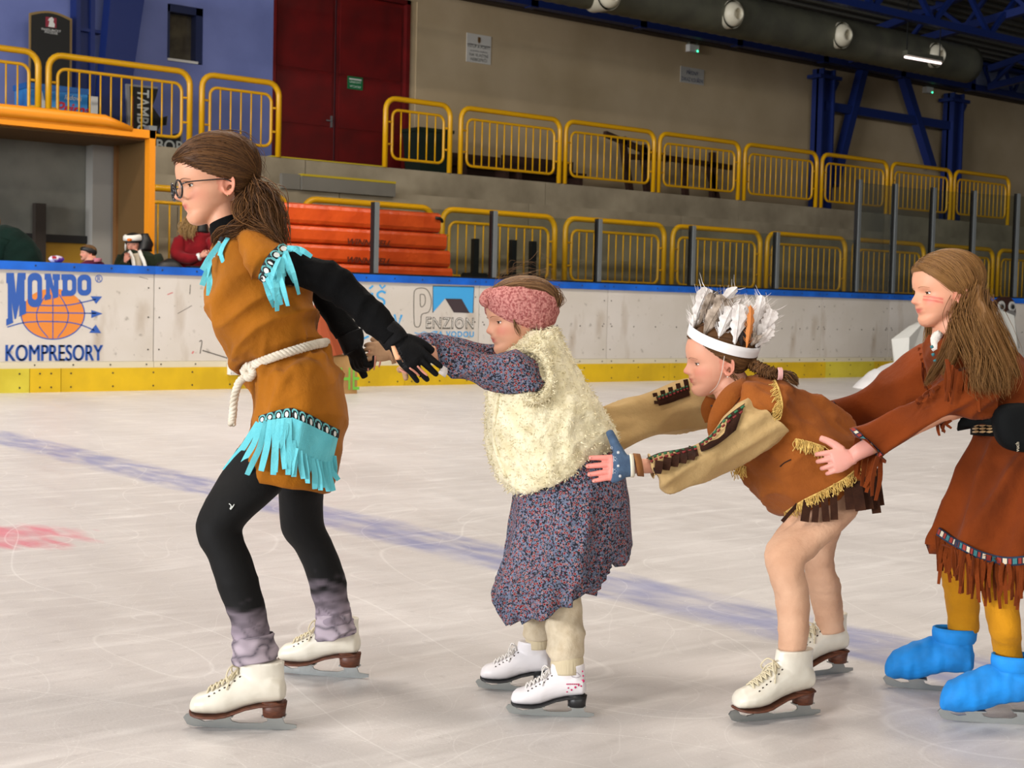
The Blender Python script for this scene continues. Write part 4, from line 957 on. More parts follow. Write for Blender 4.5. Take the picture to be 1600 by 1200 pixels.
mk('panel', plate(arch(49, 109, 25, 186, Ys-.03), Ys-.035, Ys-.02), M_blk2, ob, False)
c0, c1_ = onY(71.5, 26, Ys-.04), onY(88, 44, Ys-.04)
mk('emblem', box(c0[0], c1_[0], Ys-.045, Ys-.035, c1_[2], c0[2]), mat('emblem_red', '8a1c34', .5), ob, False)
em_c = ((c0[0]+c1_[0])/2, (c0[2]+c1_[2])/2); hr = [(-.045, -.07), (.05, -.07), (.055, -.02), (.03, .01), (.04, .05), (.01, .08), (-.03, .06), (-.05, .02), (-.025, .02), (-.035, -.03)]
mk('horse_mark', plate([(em_c[0]+x, em_c[1]+z) for x, z in hr], Ys-.05, Ys-.045), M_white, ob, False)
for s_, y_ in (('PARDUBICKÝ', 49), ('PIVOVAR', 53)): q = onY(80, y_, Ys-.04); mk('lettering', text_geo(s_, .05, (q[0], Ys-.037, q[2]), (1, 0, 0), (0, 0, 1), .002), M_white, ob, False)
Yf = 21.1; a, b = onY(42, 150, Yf)[0], onY(137, 150, Yf)[0]; zt1 = onY(90, 134, Yf)[2]
M_ice = mat('chest_blue', '2a7cc0', .4); noise_mix(M_ice, '3a94d8', '1c5ca0', 2.5)
fz = mk('ice_cream_chest', box(a, b, Yf, Yf+.5, zf+.06, zt1-.08), M_ice, None, False); tag(fz, 'blue printed ice-cream chest freezer on the upper platform', 'freezer')
mk('lid_frame', box(a-.02, b+.02, Yf-.02, Yf+.52, zt1-.08, zt1), mat('chest_lid_blue', '1e62aa', .35), fz, False); mk('base', box(a+.03, b-.03, Yf+.03, Yf+.57, zf, zf+.06), M_black, fz, False)
q = onY(84, 176, Yf); mk('lettering', text_geo('Prima', .24, (q[0], Yf, q[2]), (1, .0, 0), (0, 0, 1), .004, .006, None, 'LEFT', .35), mat('chest_red_print', 'c01c34', .5), fz, False)
q = onY(100, 155, Yf); mk('small_lettering', text_geo('ledová', .1, (q[0], Yf, q[2]), (1, 0, 0), (0, 0, 1), .004, 0, None, 'LEFT', .3), M_white, fz, False)
q = onY(66, 165, Yf); mk('ice_splash_print', plate([(q[0]+x, q[2]+z) for x, z in ((-.09, -.25), (.1, -.25), (.08, -.05), (.11, .05), (.03, .08), (.0, .2), (-.05, .06), (-.1, .02))], Yf-.004, Yf-.002), M_white, fz, False)
a = onY(147, 170, 20.8)[0]; wp = mk('white_plank', box(a-.05, a+.05, 20.78, 20.84, zf, onY(147, 151, 20.8)[2]), M_white, None, False); tag(wp, 'short white plank standing beside the blue chest', 'plank'); mk('plank_holes', join(*[tube([(a+.01, 20.779, zf+.1+.1*k), (a+.01, 20.775, zf+.1+.1*k)], .008, 6) for k in range(3)]), M_black, wp)
Yt = 21.5
tp = [onY(x, y, Yt) for x, y in ((197, 131), (246, 136), (243, 148), (236, 165), (239, 169), (250, 184), (262, 181), (260, 196), (250, 197), (246, 207), (254, 214), (284, 209), (286, 237), (240, 237), (205, 240), (199, 200))]
ts = mk('club_sign', plate([(v[0], v[2]) for v in tp], Yt-.02, Yt+.04), mat('sign_silver_edge', '8a8a8c', .4), None, False); tag(ts, 'black cut-out club sign with white letters turned on its side', 'sign')
cx_, cz_ = np.mean([v[0] for v in tp]), np.mean([v[2] for v in tp])
mk('face', plate([(cx_+(v[0]-cx_)*.90, cz_+(v[2]-cz_)*.94) for v in tp], Yt-.03, Yt-.02), M_blk2, ts, False)
mk('red_edge', plate([(onY(x, y, Yt)[0], onY(x, y, Yt)[2]) for x, y in ((203, 150), (207, 150), (207, 215), (203, 215))], Yt-.036, Yt-.03), mat('sign_red', '7a2a20', .5), ts, False)
q = onY(215, 139, Yt-.03); mk('lettering', text_geo('TAMBOR', .27, (q[0], Yt-.03, q[2]), (0, 0, -1), (1, 0, 0), .004, .004, lambda V: V*[.75, 1.0, 1], 'LEFT'), mat('sign_letter_white', 'c4c8c4', .5), ts, False)
q = onY(243, 234, Yt-.03); mk('lettering', text_geo('BOR', .24, (q[0], Yt-.03, q[2]), (1, 0, 0), (0, 0, 1), .004, .004, None, 'LEFT'), bpy.data.materials['sign_letter_white'], ts, False)

# things on the ice along the boards
M_card = mat('cardboard', 'a8814e', .85); noise_mix(M_card, 'ae8754', '98723f', 5)
q = onZ(540, 615.5); Yc_ = q[1]; a, b = onY(486, 600, Yc_)[0], onY(558, 600, Yc_)[0]; zt1 = onY(540, 557, Yc_)[2]
cb = mk('cardboard_box', box(a, b, Yc_, Yc_+.4, 0, zt1), M_card, None, False); tag(cb, 'cardboard box with green lettering standing on the ice', 'box'); mk('flap', box(a, b, Yc_+.02, Yc_+.06, zt1-.004, zt1+.02), M_card, cb, False)
q = onY(529, 611, Yc_); mk('lettering', text_geo('HE', .34, (q[0], Yc_, q[2]+.01), (1, 0, 0), (0, 0, 1), .003, .0, lambda V: V*[.62, 1, 1], 'LEFT'), mat('paint_green', '6cb83c', .6), cb, False)
ap, cc_ = onY(496, 468, Yc_+.2), onY(505, 557, Yc_+.2); rr_ = onY(538, 557, Yc_+.2)[0]-cc_[0]
tc_ = mk('teepee_model', tube([cc_+[0, 0, .021], cc_*.5+ap*.5, ap], [rr_, rr_*.55, .02], 12), mat('teepee_brown', '8a3a14', .85), None, False); tag(tc_, 'red-brown cone teepee model standing on the cardboard box', 'teepee')
mk('pole_tips', join(*[tube([ap-[0, 0, .05], ap+[dx, 0, .12]], .012, 6) for dx in (-.05, 0, .05)]), M_card, tc_)
a, b = onY(357, 565, YB-.05), onY(392, 585, YB-.05); pd = mk('white_pad', box(a[0], b[0], YB-.10, YB-.024, b[2], a[2]), M_white, None, False); tag(pd, 'white pad fixed low on the boards behind the tan tunic', 'pad')
mk('stitching', join(*[box(a[0]+.03*k, a[0]+.03*k+.015, YB-.103, YB-.10, b[2]+.015, b[2]+.02) for k in range(6)]), M_screw, pd, False)
M_snow_ = mat('snow_white', 'd8d6d6', .9); bump(M_snow_, 30, .6, .02, 5)
def mound(c, rx, ry, h, seed):
    V, Fc = [], []; n, k = 28, 9
    for i in range(k+1):
        u = i/k
        for j in range(n):
            t = 2*PI*j/n; x, y = rx*u*math.cos(t), ry*u*math.sin(t); V.append((c[0]+x, c[1]+y, max(-.01, h*(1-u**1.7))))
    V = np.array(V); V[:, 2] += vnoise(V, 3.2, seed)*.05*(V[:, 2] > .01); V[-n:, 2] = -.01
    for i in range(k):
        for j in range(n): Fc.append((i*n+j, i*n+(j+1) % n, (i+1)*n+(j+1) % n, (i+1)*n+j))
    return (V, Fc)
c = onZ(1405, 606); hp = mk('snow_heap', mound(c, .75, .5, .33, 4), M_snow_); tag(hp, 'heap of scraped snow on the ice against the boards', 'snow heap'); hp['kind'] = 'stuff'
q = onZ(1500, 598); a, b = onY(1411, 540, q[1])[0], onY(1588, 540, q[1])[0]; zA = onY(1430, 510, q[1])[2]; zB = onY(1570, 498, q[1])[2]
pk = [(a+.15, 0), (b-.3, 0), (b-.12, .5), (b, zA-.30), (b-.25, zB+.05), (b-.5, zB+.12), ((a+b)/2, zB+.2), (a+.35, zA+.05), (a, zA-.15), (a+.05, .3)]
n = len(pk); V = [(x, q[1]-.1+.04*(i % 2), z) for i, (x, z) in enumerate(pk)]+[(x*.92+(a+b)/2*.08, q[1]+.28-.05*(i % 2), z*.94) for i, (x, z) in enumerate(pk)]
ic = mk('iceberg_prop', (np.array(V), [tuple(range(n)), tuple(range(n, 2*n))[::-1]]+[(i, (i+1) % n, n+(i+1) % n, n+i) for i in range(n)]), mat('foam_white', 'dcdcd6', .8), None, False); tag(ic, 'white foam iceberg prop standing behind the long-haired girl', 'prop')
# cut-out walrus board
Yw = onZ(1570, 590)[1]; M_wal = mat('walrus_brown', '3a170c', .7); M_walg = mat('walrus_grey', '8a8886', .7)
pw = lambda x, y: (lambda v: (v[0], v[2]))(onY(x, y, Yw))
f_w = lambda x, y: (1500+x/6, 440+y/6)
out = [(340, 180), (380, 152), (430, 142), (480, 152), (505, 180), (522, 240), (525, 300), (505, 360), (520, 420), (515, 540), (520, 680), (560, 740), (580, 775), (500, 790), (500, 900), (250, 900), (240, 780), (300, 700), (320, 500), (330, 420), (320, 340), (295, 290), (305, 230)]
wo = mk('walrus_cutout', plate([pw(*f_w(x, y)) for x, y in out], Yw, Yw+.05), M_wal, None, False); tag(wo, 'brown walrus cut-out board with white tusks by the boards', 'cut-out figure')
zfoot = min(v[2] for v in [onY(*f_w(x, y), Yw) for x, y in out])
mk('stand', box(pw(*f_w(300, 0))[0], pw(*f_w(480, 0))[0], Yw, Yw+.3, 0, max(.03, zfoot+.02)), M_wal, wo, False)
def disc(cx_, cy_, rx, ry, y0): return plate([pw(*f_w(cx_+rx*math.cos(t), cy_+ry*math.sin(t))) for t in np.linspace(0, 2*PI, 20)[:-1]], y0-.006, y0)
for cx_ in (388, 487):
    e = mk('eye', disc(cx_, 228 if cx_ < 400 else 234, 33, 48, Yw), M_white, wo, False); mk('iris', disc(cx_, 234, 20, 28, Yw-.006), M_walg, e, False); mk('pupil', disc(cx_+2, 238, 13, 19, Yw-.012), M_black, e, False)
for cx_ in (375, 470): mk('cheek', disc(cx_, 308, 48, 40, Yw-.004), M_walg, wo, False)
mk('nose', disc(422, 318, 20, 20, Yw-.012), M_black, wo, False); mk('mouth', disc(415, 352, 30, 26, Yw-.012), mat('walrus_tongue', 'c07078', .6), wo, False)
for t_ in ([(335, 335), (372, 335), (370, 400), (345, 400)], [(480, 352), (512, 350), (495, 430), (460, 485), (470, 420)]): mk('tusk', plate([pw(*f_w(x, y)) for x, y in t_], Yw-.022, Yw-.012), mat('tusk_ivory', 'd8d2c4', .6), wo, False)
# things lying on the cap rail
q = onY(88, 409, YB+.06); zr_ = 1.272
M_pk = mat('packet_foil', 'c8b8d4', .35); noise_mix(M_pk, 'd8d0e0', '5a2c8a', 14, .45, .55)
pk_ = mk('snack_packet', wrinkle(ringmesh([np.array([(q[0]+dx, YB+.06+.05*k_*math.cos(t), zr_+.035+.035*k_*math.sin(t)) for t in np.linspace(0, 2*PI, 13)[:-1]]) for dx, k_ in ((-.075, .25), (-.05, .9), (0, 1), (.05, .9), (.075, .25))]), .004, 12), M_pk); tag(pk_, 'crumpled white and purple snack packet lying on the blue rail', 'packet')
mk('red_print', obox((q[0]-.04, YB+.012, zr_+.05), np.eye(3), (.02, .004, .012)), mat('packet_red', 'a82838', .4), pk_, False)
q = onY(265, 413, YB+.08); bg_ = mk('black_bag', wrinkle(mound((q[0], YB+.09, 0), .15, .09, .09, 3), .003, 9), M_black)
for v in bg_.data.vertices: v.co.z += 0
bg_.location.z += zr_+.012; tag(bg_, 'small black bag lying on the rail beside the red jacket', 'bag')
# ================================================================== LEADING SKATER (tan tunic, glasses)
GP = 'children skating in a chain'
def band_strip(top, bot, tree, lift, n=40):
    T, B = crom(np.array(top, float), 12), crom(np.array(bot, float), 12)
    if len(T) != len(B): B = np.array([B[int(i)] for i in np.linspace(0, len(B)-1, len(T))])
    P = [S(x, y, tree, lift) for x, y in T]+[S(x, y, tree, lift) for x, y in B]; k = len(T)
    P2 = [p+FW*.004 for p in P]
    Fc = [(i, i+1, k+i+1, k+i) for i in range(k-1)]
    Fc += [(2*k+i, 3*k+i, 3*k+i+1, 2*k+i+1) for i in range(k-1)]+[(i, 2*k+i, 2*k+i+1, i+1) for i in range(k-1)]+[(k+i, k+i+1, 3*k+i+1, 3*k+i) for i in range(k-1)]
    return (np.array(P+P2), Fc)
def arches(top, bot, tree, cnt, lift):
    """scalloped trim: teal arch and white oval repeated along the band"""
    T, B = np.array(top, float), np.array(bot, float); te, wh = [], []
    f = lambda u, v: (crom(T, 12)[min(int(u*(len(crom(T, 12))-1)), len(crom(T, 12))-1)]*(1-v)+crom(B, 12)[min(int(u*(len(crom(B, 12))-1)), len(crom(B, 12))-1)]*v)
    for k in range(cnt):
        u0 = (k+.5)/cnt; hw = .5/cnt
        def el(r, n=14, c=.62):
            return [f(min(.999, max(0, u0+hw*r*math.cos(t))), max(0.0, min(1.0, c+r*.62*math.sin(t)))) for t in np.linspace(PI, 2*PI, n)]+[f(min(.999, max(0, u0+hw*r)), .98), f(min(.999, max(0, u0-hw*r)), .98)]
        o, i_ = el(1.0), el(.72)
        P = [S(x, y, tree, lift) for x, y in o+i_]; n = len(o); te.append((np.array(P), [(q, (q+1) % n, n+(q+1) % n, n+q) for q in range(n)]))
        c0 = f(u0, .66); e1 = f(min(.999, u0+hw*.52), .66); e2 = f(u0, .98)
        P = [c0+math.cos(t)*(e1-c0)+math.sin(t)*(e2-c0) for t in np.linspace(0, 2*PI, 16)[:-1]]
        P = [S(x, y, tree, lift+.0008) for x, y in P]; wh.append((np.array(P), [tuple(range(len(P)))]))
    return te, wh
M_tan = cloth('tan_suede', 'a46416', '8c5412', 6); M_blackc = cloth('black_knit', '060607', '0b0b0c', 10, sheen=0); bsdf(M_blackc).inputs['Specular IOR Level'].default_value = .12; M_teal = cloth('teal_felt', '6fc8d2', '5ab6c4', 12)
M_legg = vcol('legging_fabric', .75, .25); bump(M_legg, 300, .15, .002); bump(M_legg, 16, .25, .012)
M_trimblk = mat('trim_black', '15161a', .8); M_trimteal = mat('trim_teal', '5fa6a8', .8); M_trimwh = mat('trim_white', 'd2d6d2', .8)
M_rope = cloth('rope_cotton', 'd9d0c0', 'c4baa8', 30, weave=200)

hd = Head(337, 281, 3.42, .985, yaw=25, pitch=9, nose=1.1)
TUN = [(340, 366, 384, 350, 3.42, .045), (334, 392, 422, 368, 3.42, .115), (330, 430, 452, 398, 3.42, .15), (329, 465, 474, 438, 3.42, .148), (336, 505, 490, 473, 3.42, .138), (350, 545, 499, 508, 3.42, .132), (366, 566, 503, 524, 3.42, .126), (386, 579, 503, 532, 3.42, .105),
       (391, 592, 508, 543, 3.42, .118), (394, 620, 530, 582, 3.42, .145), (398, 650, 541, 622, 3.42, .158), (394, 675, 539, 652, 3.42, .165), (379, 700, 530, 702, 3.42, .168), (362, 727, 513, 764, 3.42, .165)]
AN = [(440, 383, 408, 440, 3.30, .048), (490, 400, 458, 444, 3.295, .044), (527, 412, 503, 464, 3.29, .040), (552, 432, 528, 480, 3.285, .036), (575, 457, 547, 496, 3.28, .032), (601, 480, 571, 518, 3.28, .030), (617, 503, 590, 531, 3.28, .029)]
AF = [(470, 398, 440, 445, 3.55, .044), (506, 436, 476, 455, 3.55, .040), (532, 468, 494, 483, 3.54, .036), (549, 493, 511, 506, 3.53, .032), (564, 514, 526, 529, 3.52, .030)]
LN = [(372, 700, 480, 715, 3.36, .09), (352, 731, 457, 746, 3.34, .085), (325, 775, 431, 775, 3.30, .075), (308, 815, 384, 818, 3.27, .062), (311, 845, 380, 842, 3.26, .056), (326, 872, 394, 876, 3.255, .052), (340, 914, 406, 916, 3.25, .048), (358, 962, 415, 957, 3.245, .041), (363, 990, 421, 988, 3.24, .040), (366, 1015, 427, 1012, 3.24, .042), (367, 1036, 433, 1028, 3.24, .045)]
LF = [(430, 700, 525, 715, 3.52, .085), (436, 768, 507, 757, 3.55, .072), (438, 815, 505, 812, 3.58, .060), (446, 841, 518, 846, 3.60, .054), (467, 868, 529, 872, 3.62, .050), (485, 920, 541, 915, 3.64, .045), (493, 958, 546, 950, 3.65, .041), (495, 985, 552, 975, 3.655, .041), (496, 1000, 554, 990, 3.66, .042)]
neck = loft([(322, 330, 372, 318, 3.42, .045), (326, 352, 380, 340, 3.42, .046), (332, 372, 392, 358, 3.42, .05)], 24, 4)
body = union(hd.skull()+[neck, loft(TUN, 28, 3, k=.76), loft(AN, 16, 3, k=.7), loft(AF, 16, 3, k=.7), loft(LN, 18, 3, k=.84), loft(LF, 18, 3, k=.84)], .0033, 2)
ld, lash = hd.lids(droop=.02); nb_ = len(body[0]); body = join(body, ld)
per = mk('person', body, M_skin, tint=hd.paint(body[0], 'd39a7c'), org=(*onZ(420, 1100)[:2], 0))
tag(per, 'girl in glasses and tan fringed tunic leading the chain on skates', 'person', GP)
LEAD = per
hd.eyes(per, gaze=(-.05, -.15)); mk('eyelash', lash, mat('lash_dark', '2a1c14', .7), per); mk('eyebrow', hd.brows(.0014), mat('brow_brown', '5a3c26', .8), per)
mk('black_top', folds(loft(AN+[(626, 512, 598, 540, 3.28, .029)], 26, 9), .007, 13, 60, 2, 3), M_blackc, per)
mk('black_sleeve', folds(loft(AF, 24, 9), .006, 13, 60, 2, 4), M_blackc, per)
mk('collar', wrinkle(loft([(327, 354, 383, 333, 3.42, .051), (329, 368, 390, 350, 3.42, .056), (332, 380, 396, 362, 3.42, .06)], 26, 4, cap=False, hem=.05), .0015, 20), M_blackc, per)
tg = loft(TUN, 96, 12, hem=.03, cap=False)
tg = folds(tg, .022, 8.5, 35, 3, 5, lambda V: np.clip((pxy(V)[1]-370)/60, 0, 1)*np.clip((620-pxy(V)[1])/50, .25, 1))
def belt_dist(V): x, y = pxy(V); return y-(579-(x-383)*.341)
tg = folds(tg, .018, 17, 80, 6, 9, lambda V: np.exp(-(belt_dist(V)/38)**2))
tg = folds(tg, .014, 10, 70, 4, 12, lambda V: (belt_dist(V) > 0)*1.0)
# gather at the belt
tun = mk('tunic', tg, M_tan, per); TT = bvh(tg)
SLV = [(366, 354, 388, 415, 3.38, .06), (395, 359, 391, 436, 3.33, .085), (424, 370, 394, 444, 3.30, .074), (447, 382, 400, 441, 3.295, .064), (461, 390, 415, 450, 3.29, .058)]
sg = folds(loft(SLV, 48, 12, hem=.04, cap=False), .010, 8, 25, 3, 6); mk('tunic_sleeve', sg, M_tan, tun); TS = bvh(sg)
FS = [(430, 398, 470, 400, 3.53, .06), (445, 420, 480, 415, 3.55, .055), (462, 448, 492, 440, 3.56, .05)]
mk('tunic_sleeve', loft(FS, 20, 4), M_tan, tun)
# sleeve trim and fringe
top = [(441, 378), (421, 396), (409, 416), (402, 437)]; bot = [(452, 387), (434, 404), (421, 424), (412, 446)]
mk('trim_band', band_strip(top, bot, TS, .004), M_trimblk, tun)
te, wh = arches(top, bot, TS, 5, .0055); mk('trim_arches', join(*te), M_trimteal, tun, False); mk('trim_ovals', join(*wh), M_trimwh, tun, False)
rs = np.random.default_rng(5); SD = 3.225
for i, (sx, sy, ex, ey, wpx) in enumerate([(449, 388, 487, 401, 9), (450, 391, 472, 398, 8), (447, 394, 444, 432, 9), (443, 398, 460, 442, 7), (440, 402, 441, 452, 10), (436, 407, 438, 470, 10), (431, 412, 450, 478, 9), (427, 419, 433, 486, 9), (421, 426, 440, 476, 8), (417, 434, 430, 470, 8), (414, 441, 428, 480, 7), (446, 392, 467, 460, 7), (436, 404, 424, 440, 8)]):
    mid = ((sx+ex)/2+rs.uniform(-3, 3), (sy+ey)/2-(6 if i < 2 else 0)+rs.uniform(-3, 3)); p0 = S(sx, sy, TS, .006, 3.225)
    dd = (p0-CAM)@FW
    mk('fringe_strip', ribbon([p0, W(*mid, dd-.012-.002*i), W(ex, ey, dd-.006+rs.uniform(-.01, .01))], [wpx/690, wpx/690, wpx*.7/690], FW+RT*rs.uniform(-.5, .5)), M_teal, tun, False)
# hem trim, teal apron and fringe
top = [(404, 650), (420, 645), (438, 640), (455, 637)]; bot = [(404, 661), (420, 656), (438, 653), (455, 652)]
top2 = [(456, 637), (480, 646), (505, 659), (531, 672)]; bot2 = [(456, 652), (480, 662), (505, 674), (529, 685)]
for t_, b_, c_ in ((top, bot, 4), (top2, bot2, 6)):
    mk('trim_band', band_strip(t_, b_, TT, .009), M_trimblk, tun)
    te, wh = arches(t_, b_, TT, c_, .0115); mk('trim_arches', join(*te), M_trimteal, tun, False); mk('trim_ovals', join(*wh), M_trimwh, tun, False)
mk('apron', band_strip([(456, 652), (480, 662), (505, 674), (528, 685)], [(454, 690), (468, 706), (490, 718), (519, 724)], TT, .011), M_teal, tun, False)
hemf = [(404, 661, 351, 736, 11), (409, 660, 378, 727, 10), (416, 658, 386, 742, 9), (423, 656, 408, 736, 10), (430, 655, 427, 742, 10), (437, 654, 430, 738, 9), (444, 653, 445, 733, 9), (451, 653, 450, 742, 9), (457, 688, 459, 745, 9), (463, 700, 455, 742, 8), (468, 704, 474, 748, 9), (475, 709, 481, 755, 9), (481, 713, 478, 745, 8), (487, 716, 492, 764, 9), (493, 718, 501, 766, 9), (499, 720, 506, 762, 8), (505, 721, 513, 768, 9), (511, 722, 521, 767, 9), (516, 722, 529, 750, 8), (522, 712, 523, 745, 8), (448, 655, 436, 700, 8)]
for i, (sx, sy, ex, ey, wpx) in enumerate(hemf):
    mx_ = (sx+ex)/2+rs.uniform(-4, 4)+(4 if i < 3 else 0); my_ = (sy+ey)/2
    mk('fringe_strip', ribbon(hang([(sx, sy), ((sx+mx_)/2, (sy+my_)/2), (mx_, my_), ((ex+mx_)/2, (ey+my_)/2), (ex, ey)], TT, .014, 3.28), [wpx/675, wpx/675, wpx/675, wpx/675, wpx*.85/675], FW+RT*rs.uniform(-.5, .5)), M_teal, tun, False)
# neckline fringe and beads
for sx, sy, ex, ey, wpx in [(356, 372, 343, 400, 8), (345, 380, 316, 422, 9), (338, 392, 322, 432, 8), (335, 402, 316, 446, 9), (333, 412, 326, 462, 8), (338, 404, 337, 440, 7), (346, 388, 349, 410, 7), (332, 420, 333, 456, 6)]:
    dd = 3.30 if sx > 340 else 3.345
    mk('fringe_strip', ribbon([W(sx, sy, dd), W((sx+ex)/2-2, (sy+ey)/2, dd-.012), W(ex, ey, dd-.01)], wpx/680, FW+RT*rs.uniform(-.5, .5)), M_teal, tun, False)
mk('neck_trim', ribbon([W(362, 350, 3.33), W(348, 372, 3.31), W(337, 396, 3.325), (W(331, 412, 3.36))], .013, FW, .003), M_trimblk, tun)
mk('trim_ovals', join(*[tube([W(x, y, 3.312), W(x+1, y-7, 3.312)], [.004, .004], 8) for x, y in ((352, 364), (342, 384), (335, 402))]), M_trimwh, tun)
# rope belt with knot and hanging end
B0, B1 = W(383, 579, 3.42), W(509, 536, 3.42); C0 = (B0+B1)/2; HX = (B1-B0)/2; rp = []
for ph in (0, PI/2, PI, 3*PI/2):
    P = []
    for t in np.linspace(0, 2*PI, 150)[:-1]:
        c = C0+math.cos(t)*HX*1.02-math.sin(t)*.117*FW; rad = unit(c-C0); a = t*17+ph; P.append(c+(math.cos(a)*rad*.5+math.sin(a)*UP)*.0065)
    rp.append(tube(np.array(P), .0052, 7, closed=True))
belt = mk('rope_belt', join(*rp), M_rope, per)
def rope(P, r):
    P = crom(np.array(P), 14); out = []
    for ph in (0, 2.09, 4.19):
        Q = []
        for i in range(len(P)):
            t = unit(P[min(i+1, len(P)-1)]-P[max(0, i-1)]); u = unit(np.cross(t, FW)); v = np.cross(t, u); a = i*.55+ph; Q.append(P[i]+(u*math.cos(a)+v*math.sin(a))*r*.55)
        out.append(tube(np.array(Q), r*.62, 6))
    return join(*out)
mk('rope_end', rope([W(400, 580, 3.335), W(386, 588, 3.33), W(374, 597, 3.33), (W(367, 618, 3.335)), W(364, 645, 3.34), W(362, 664, 3.34)], .0085), M_rope, belt)
mk('knot', join(rope([W(381, 578, 3.35), W(388, 590, 3.322), W(396, 582, 3.325), W(388, 572, 3.33), W(380, 582, 3.345)], .009)), M_rope, belt)
# leggings: black running out into grey marbled cuffs
def legg(rows, y0, y1, seed):
    g = folds(loft(rows, 48, 10), .005, 16, 8, 3, seed, lambda V: np.clip((pxy(V)[1]-y0+90)/110, .25, 1)); V = g[0]; d = V-CAM; z = d@FW; py = 600-FPX*(d@UP)/z
    t = np.clip((py-y0)/(y1-y0)+vnoise(V*[1, 1, 3], 16, seed)*.35, 0, 1); mar = np.clip(1-abs(vnoise(V*[1, 1, 1.8], 14, seed+3))*5, 0, 1)*.75
    c = np.array(hx('070708'))*(1-t)[:, None]+np.array(hx('9d8f9c'))*t[:, None]; return g, c*(1-mar*t)[:, None]
for rows, a, b, sd in ((LN, 945, 1010, 21), (LF, 905, 985, 31)):
    g, c = legg(rows, a, b, sd); mk('legging', g, M_legg, per, tint=c)
for y_, rows in ((1018, (362, 1012, 430, 1004, 3.24, .047)), (970, (491, 978, 551, 966, 3.655, .046))):
    xl, yl, xr_, yr, d_, t_ = rows
    cg_ = folds(loft([(xl+3, yl-16, xr_-4, yr-16, d_, t_-.006), (xl+2, yl, xr_-1, yr, d_, t_-.003), (xl+2, yl+12, xr_+2, yr+11, d_, t_), (xl+4, yl+25, xr_+4, yr+22, d_, t_+.001)], 60, 10, cap=False, hem=.05), .007, 20, 12, 3, 41)
    mv = np.clip(abs(vnoise(cg_[0]*[1, 1, 1.8], 15, 77))*2.2, 0, 1)**.6; mk('legging_cuff', cg_, M_legg, per, tint=np.array(hx('4a444e'))*(1-mv)[:, None]+np.array(hx('a99ca6'))*mv[:, None])
T3 = bvh(loft(LN, 24, 4))
mk('legging_logo', join(*[tube([S(x, y, T3, .003) for x, y in q], .0011, 5, 3) for q in ([(358, 787), (361, 790), (360, 796), (363, 793), (366, 788)], [(359, 795), (362, 792), (365, 791)])]), M_trimwh, per)
# gloves
M_glove = cloth('glove_black', '0c0c0e', '121214', 20, .7, sheen=0); M_pink = mat('glove_pink', 'd08c78', .8); M_tag = mat('glove_tag_peach', 'e2a67c', .6)
gn = union([loft([(617, 500, 589, 531, 3.28, .031), (630, 512, 597, 541, 3.28, .030), (638, 524, 603, 549, 3.28, .028)], 20, 3)]+hand_geo(W(617, 532, 3.275), pxdir(.72, .70, .05), pxdir(.6, -.7, .35), pxdir(.1, .15, 1), 1.04, ((8, 10, 8), (12, 18, 12), (18, 22, 14), (24, 26, 16)), (.10, .03, -.10, -.24), (30, 25, 25), 1.12, 1.0), .0026, 2)
gl1 = mk('glove', gn, M_glove, per); TG = bvh(gn)
a, b, c_, d_ = (610, 542), (618, 539), (629, 568), (621, 571)
mk('brand_tag', band_strip([(611, 541), (614, 552), (620, 568)], [(617, 540), (622, 551), (630, 566)], TG, .005), M_tag, gl1)
pA = S(619, 544, TG, .008); pB = S(626, 563, TG, .008); ax = unit(pB-pA); ay = unit(np.cross(-FW, ax))
mk('tag_lettering', text_geo('NO LOVE', .0115, pA, ax, ay, .0006, 0, None, 'LEFT'), M_trimblk, gl1, False)
for q in ([(652, 572), (660, 580), (668, 587)], [(640, 575), (648, 581), (655, 587)], [(624, 577), (630, 580), (636, 583)]):
    mk('finger_lining', tube([S(x, y, TG, .001, 3.28) for x, y in q], [.002, .003, .002], 8, 3), M_pink, gl1)
gf = union([loft([(566, 512, 526, 528, 3.52, .033), (569, 528, 533, 544, 3.52, .033), (567, 542, 538, 556, 3.52, .030)], 20, 3)]+hand_geo(W(553, 541, 3.51), pxdir(.30, .95, .0), pxdir(-.6, .1, .8), pxdir(.85, -.35, -.35), 1.0, ((50, 62, 30), (56, 62, 34), (60, 60, 36), (64, 60, 36)), (.06, .02, -.02, -.06), (4, -6, -6), 1.12, .8), .0026, 2)
gl2_ = mk('glove', gf, M_glove, per); TF = bvh(gf)
for q in ([(577, 548), (576, 562), (575, 580)], [(586, 556), (586, 568), (584, 578)], [(593, 558), (594, 566), (592, 574)]):
    mk('finger_lining', tube([S(x, y, TF, .001, 3.48) for x, y in q], [.0016, .0024, .0016], 8, 3), M_pink, gl2_)
# glasses
M_frame = mat('spectacle_frame', '1a1618', .25); M_lens = glass_mat(); M_lens.name = 'spectacle_lens'
gz = empty('glasses', hd.T((95, 0, 88))); gz.parent = per; gz.location = WORG[gz.name]-WORG[per.name]
for sd in (1, -1):
    P = [(101-6*abs(y_)/58+0*z_, sd*y_, z_) for y_, z_ in [(32+23*math.cos(t)*(1+.06*math.sin(t)), 84+20.5*math.sin(t)) for t in np.linspace(0, 2*PI, 30)[:-1]]]
    fr_ = mk('rim', tube(hd.T(np.array(P)), 0.0024, 7, closed=True), M_frame, gz); Q = hd.T(np.array(P)); mk('lens', (Q, [tuple(range(len(Q)))]), M_lens, gz, False)
    mk('temple', tube(hd.T(np.array([(96, sd*55, 92), (82, sd*66, 95), (40, sd*74, 94), (0, sd*77, 92), (-18, sd*76, 84)])), .0016, 6, 4), M_frame, gz)
mk('bridge', tube(hd.T(np.array([(100, 11, 89), (105, 0, 92), (100, -11, 89)])), .0017, 6, 4), M_frame, gz)
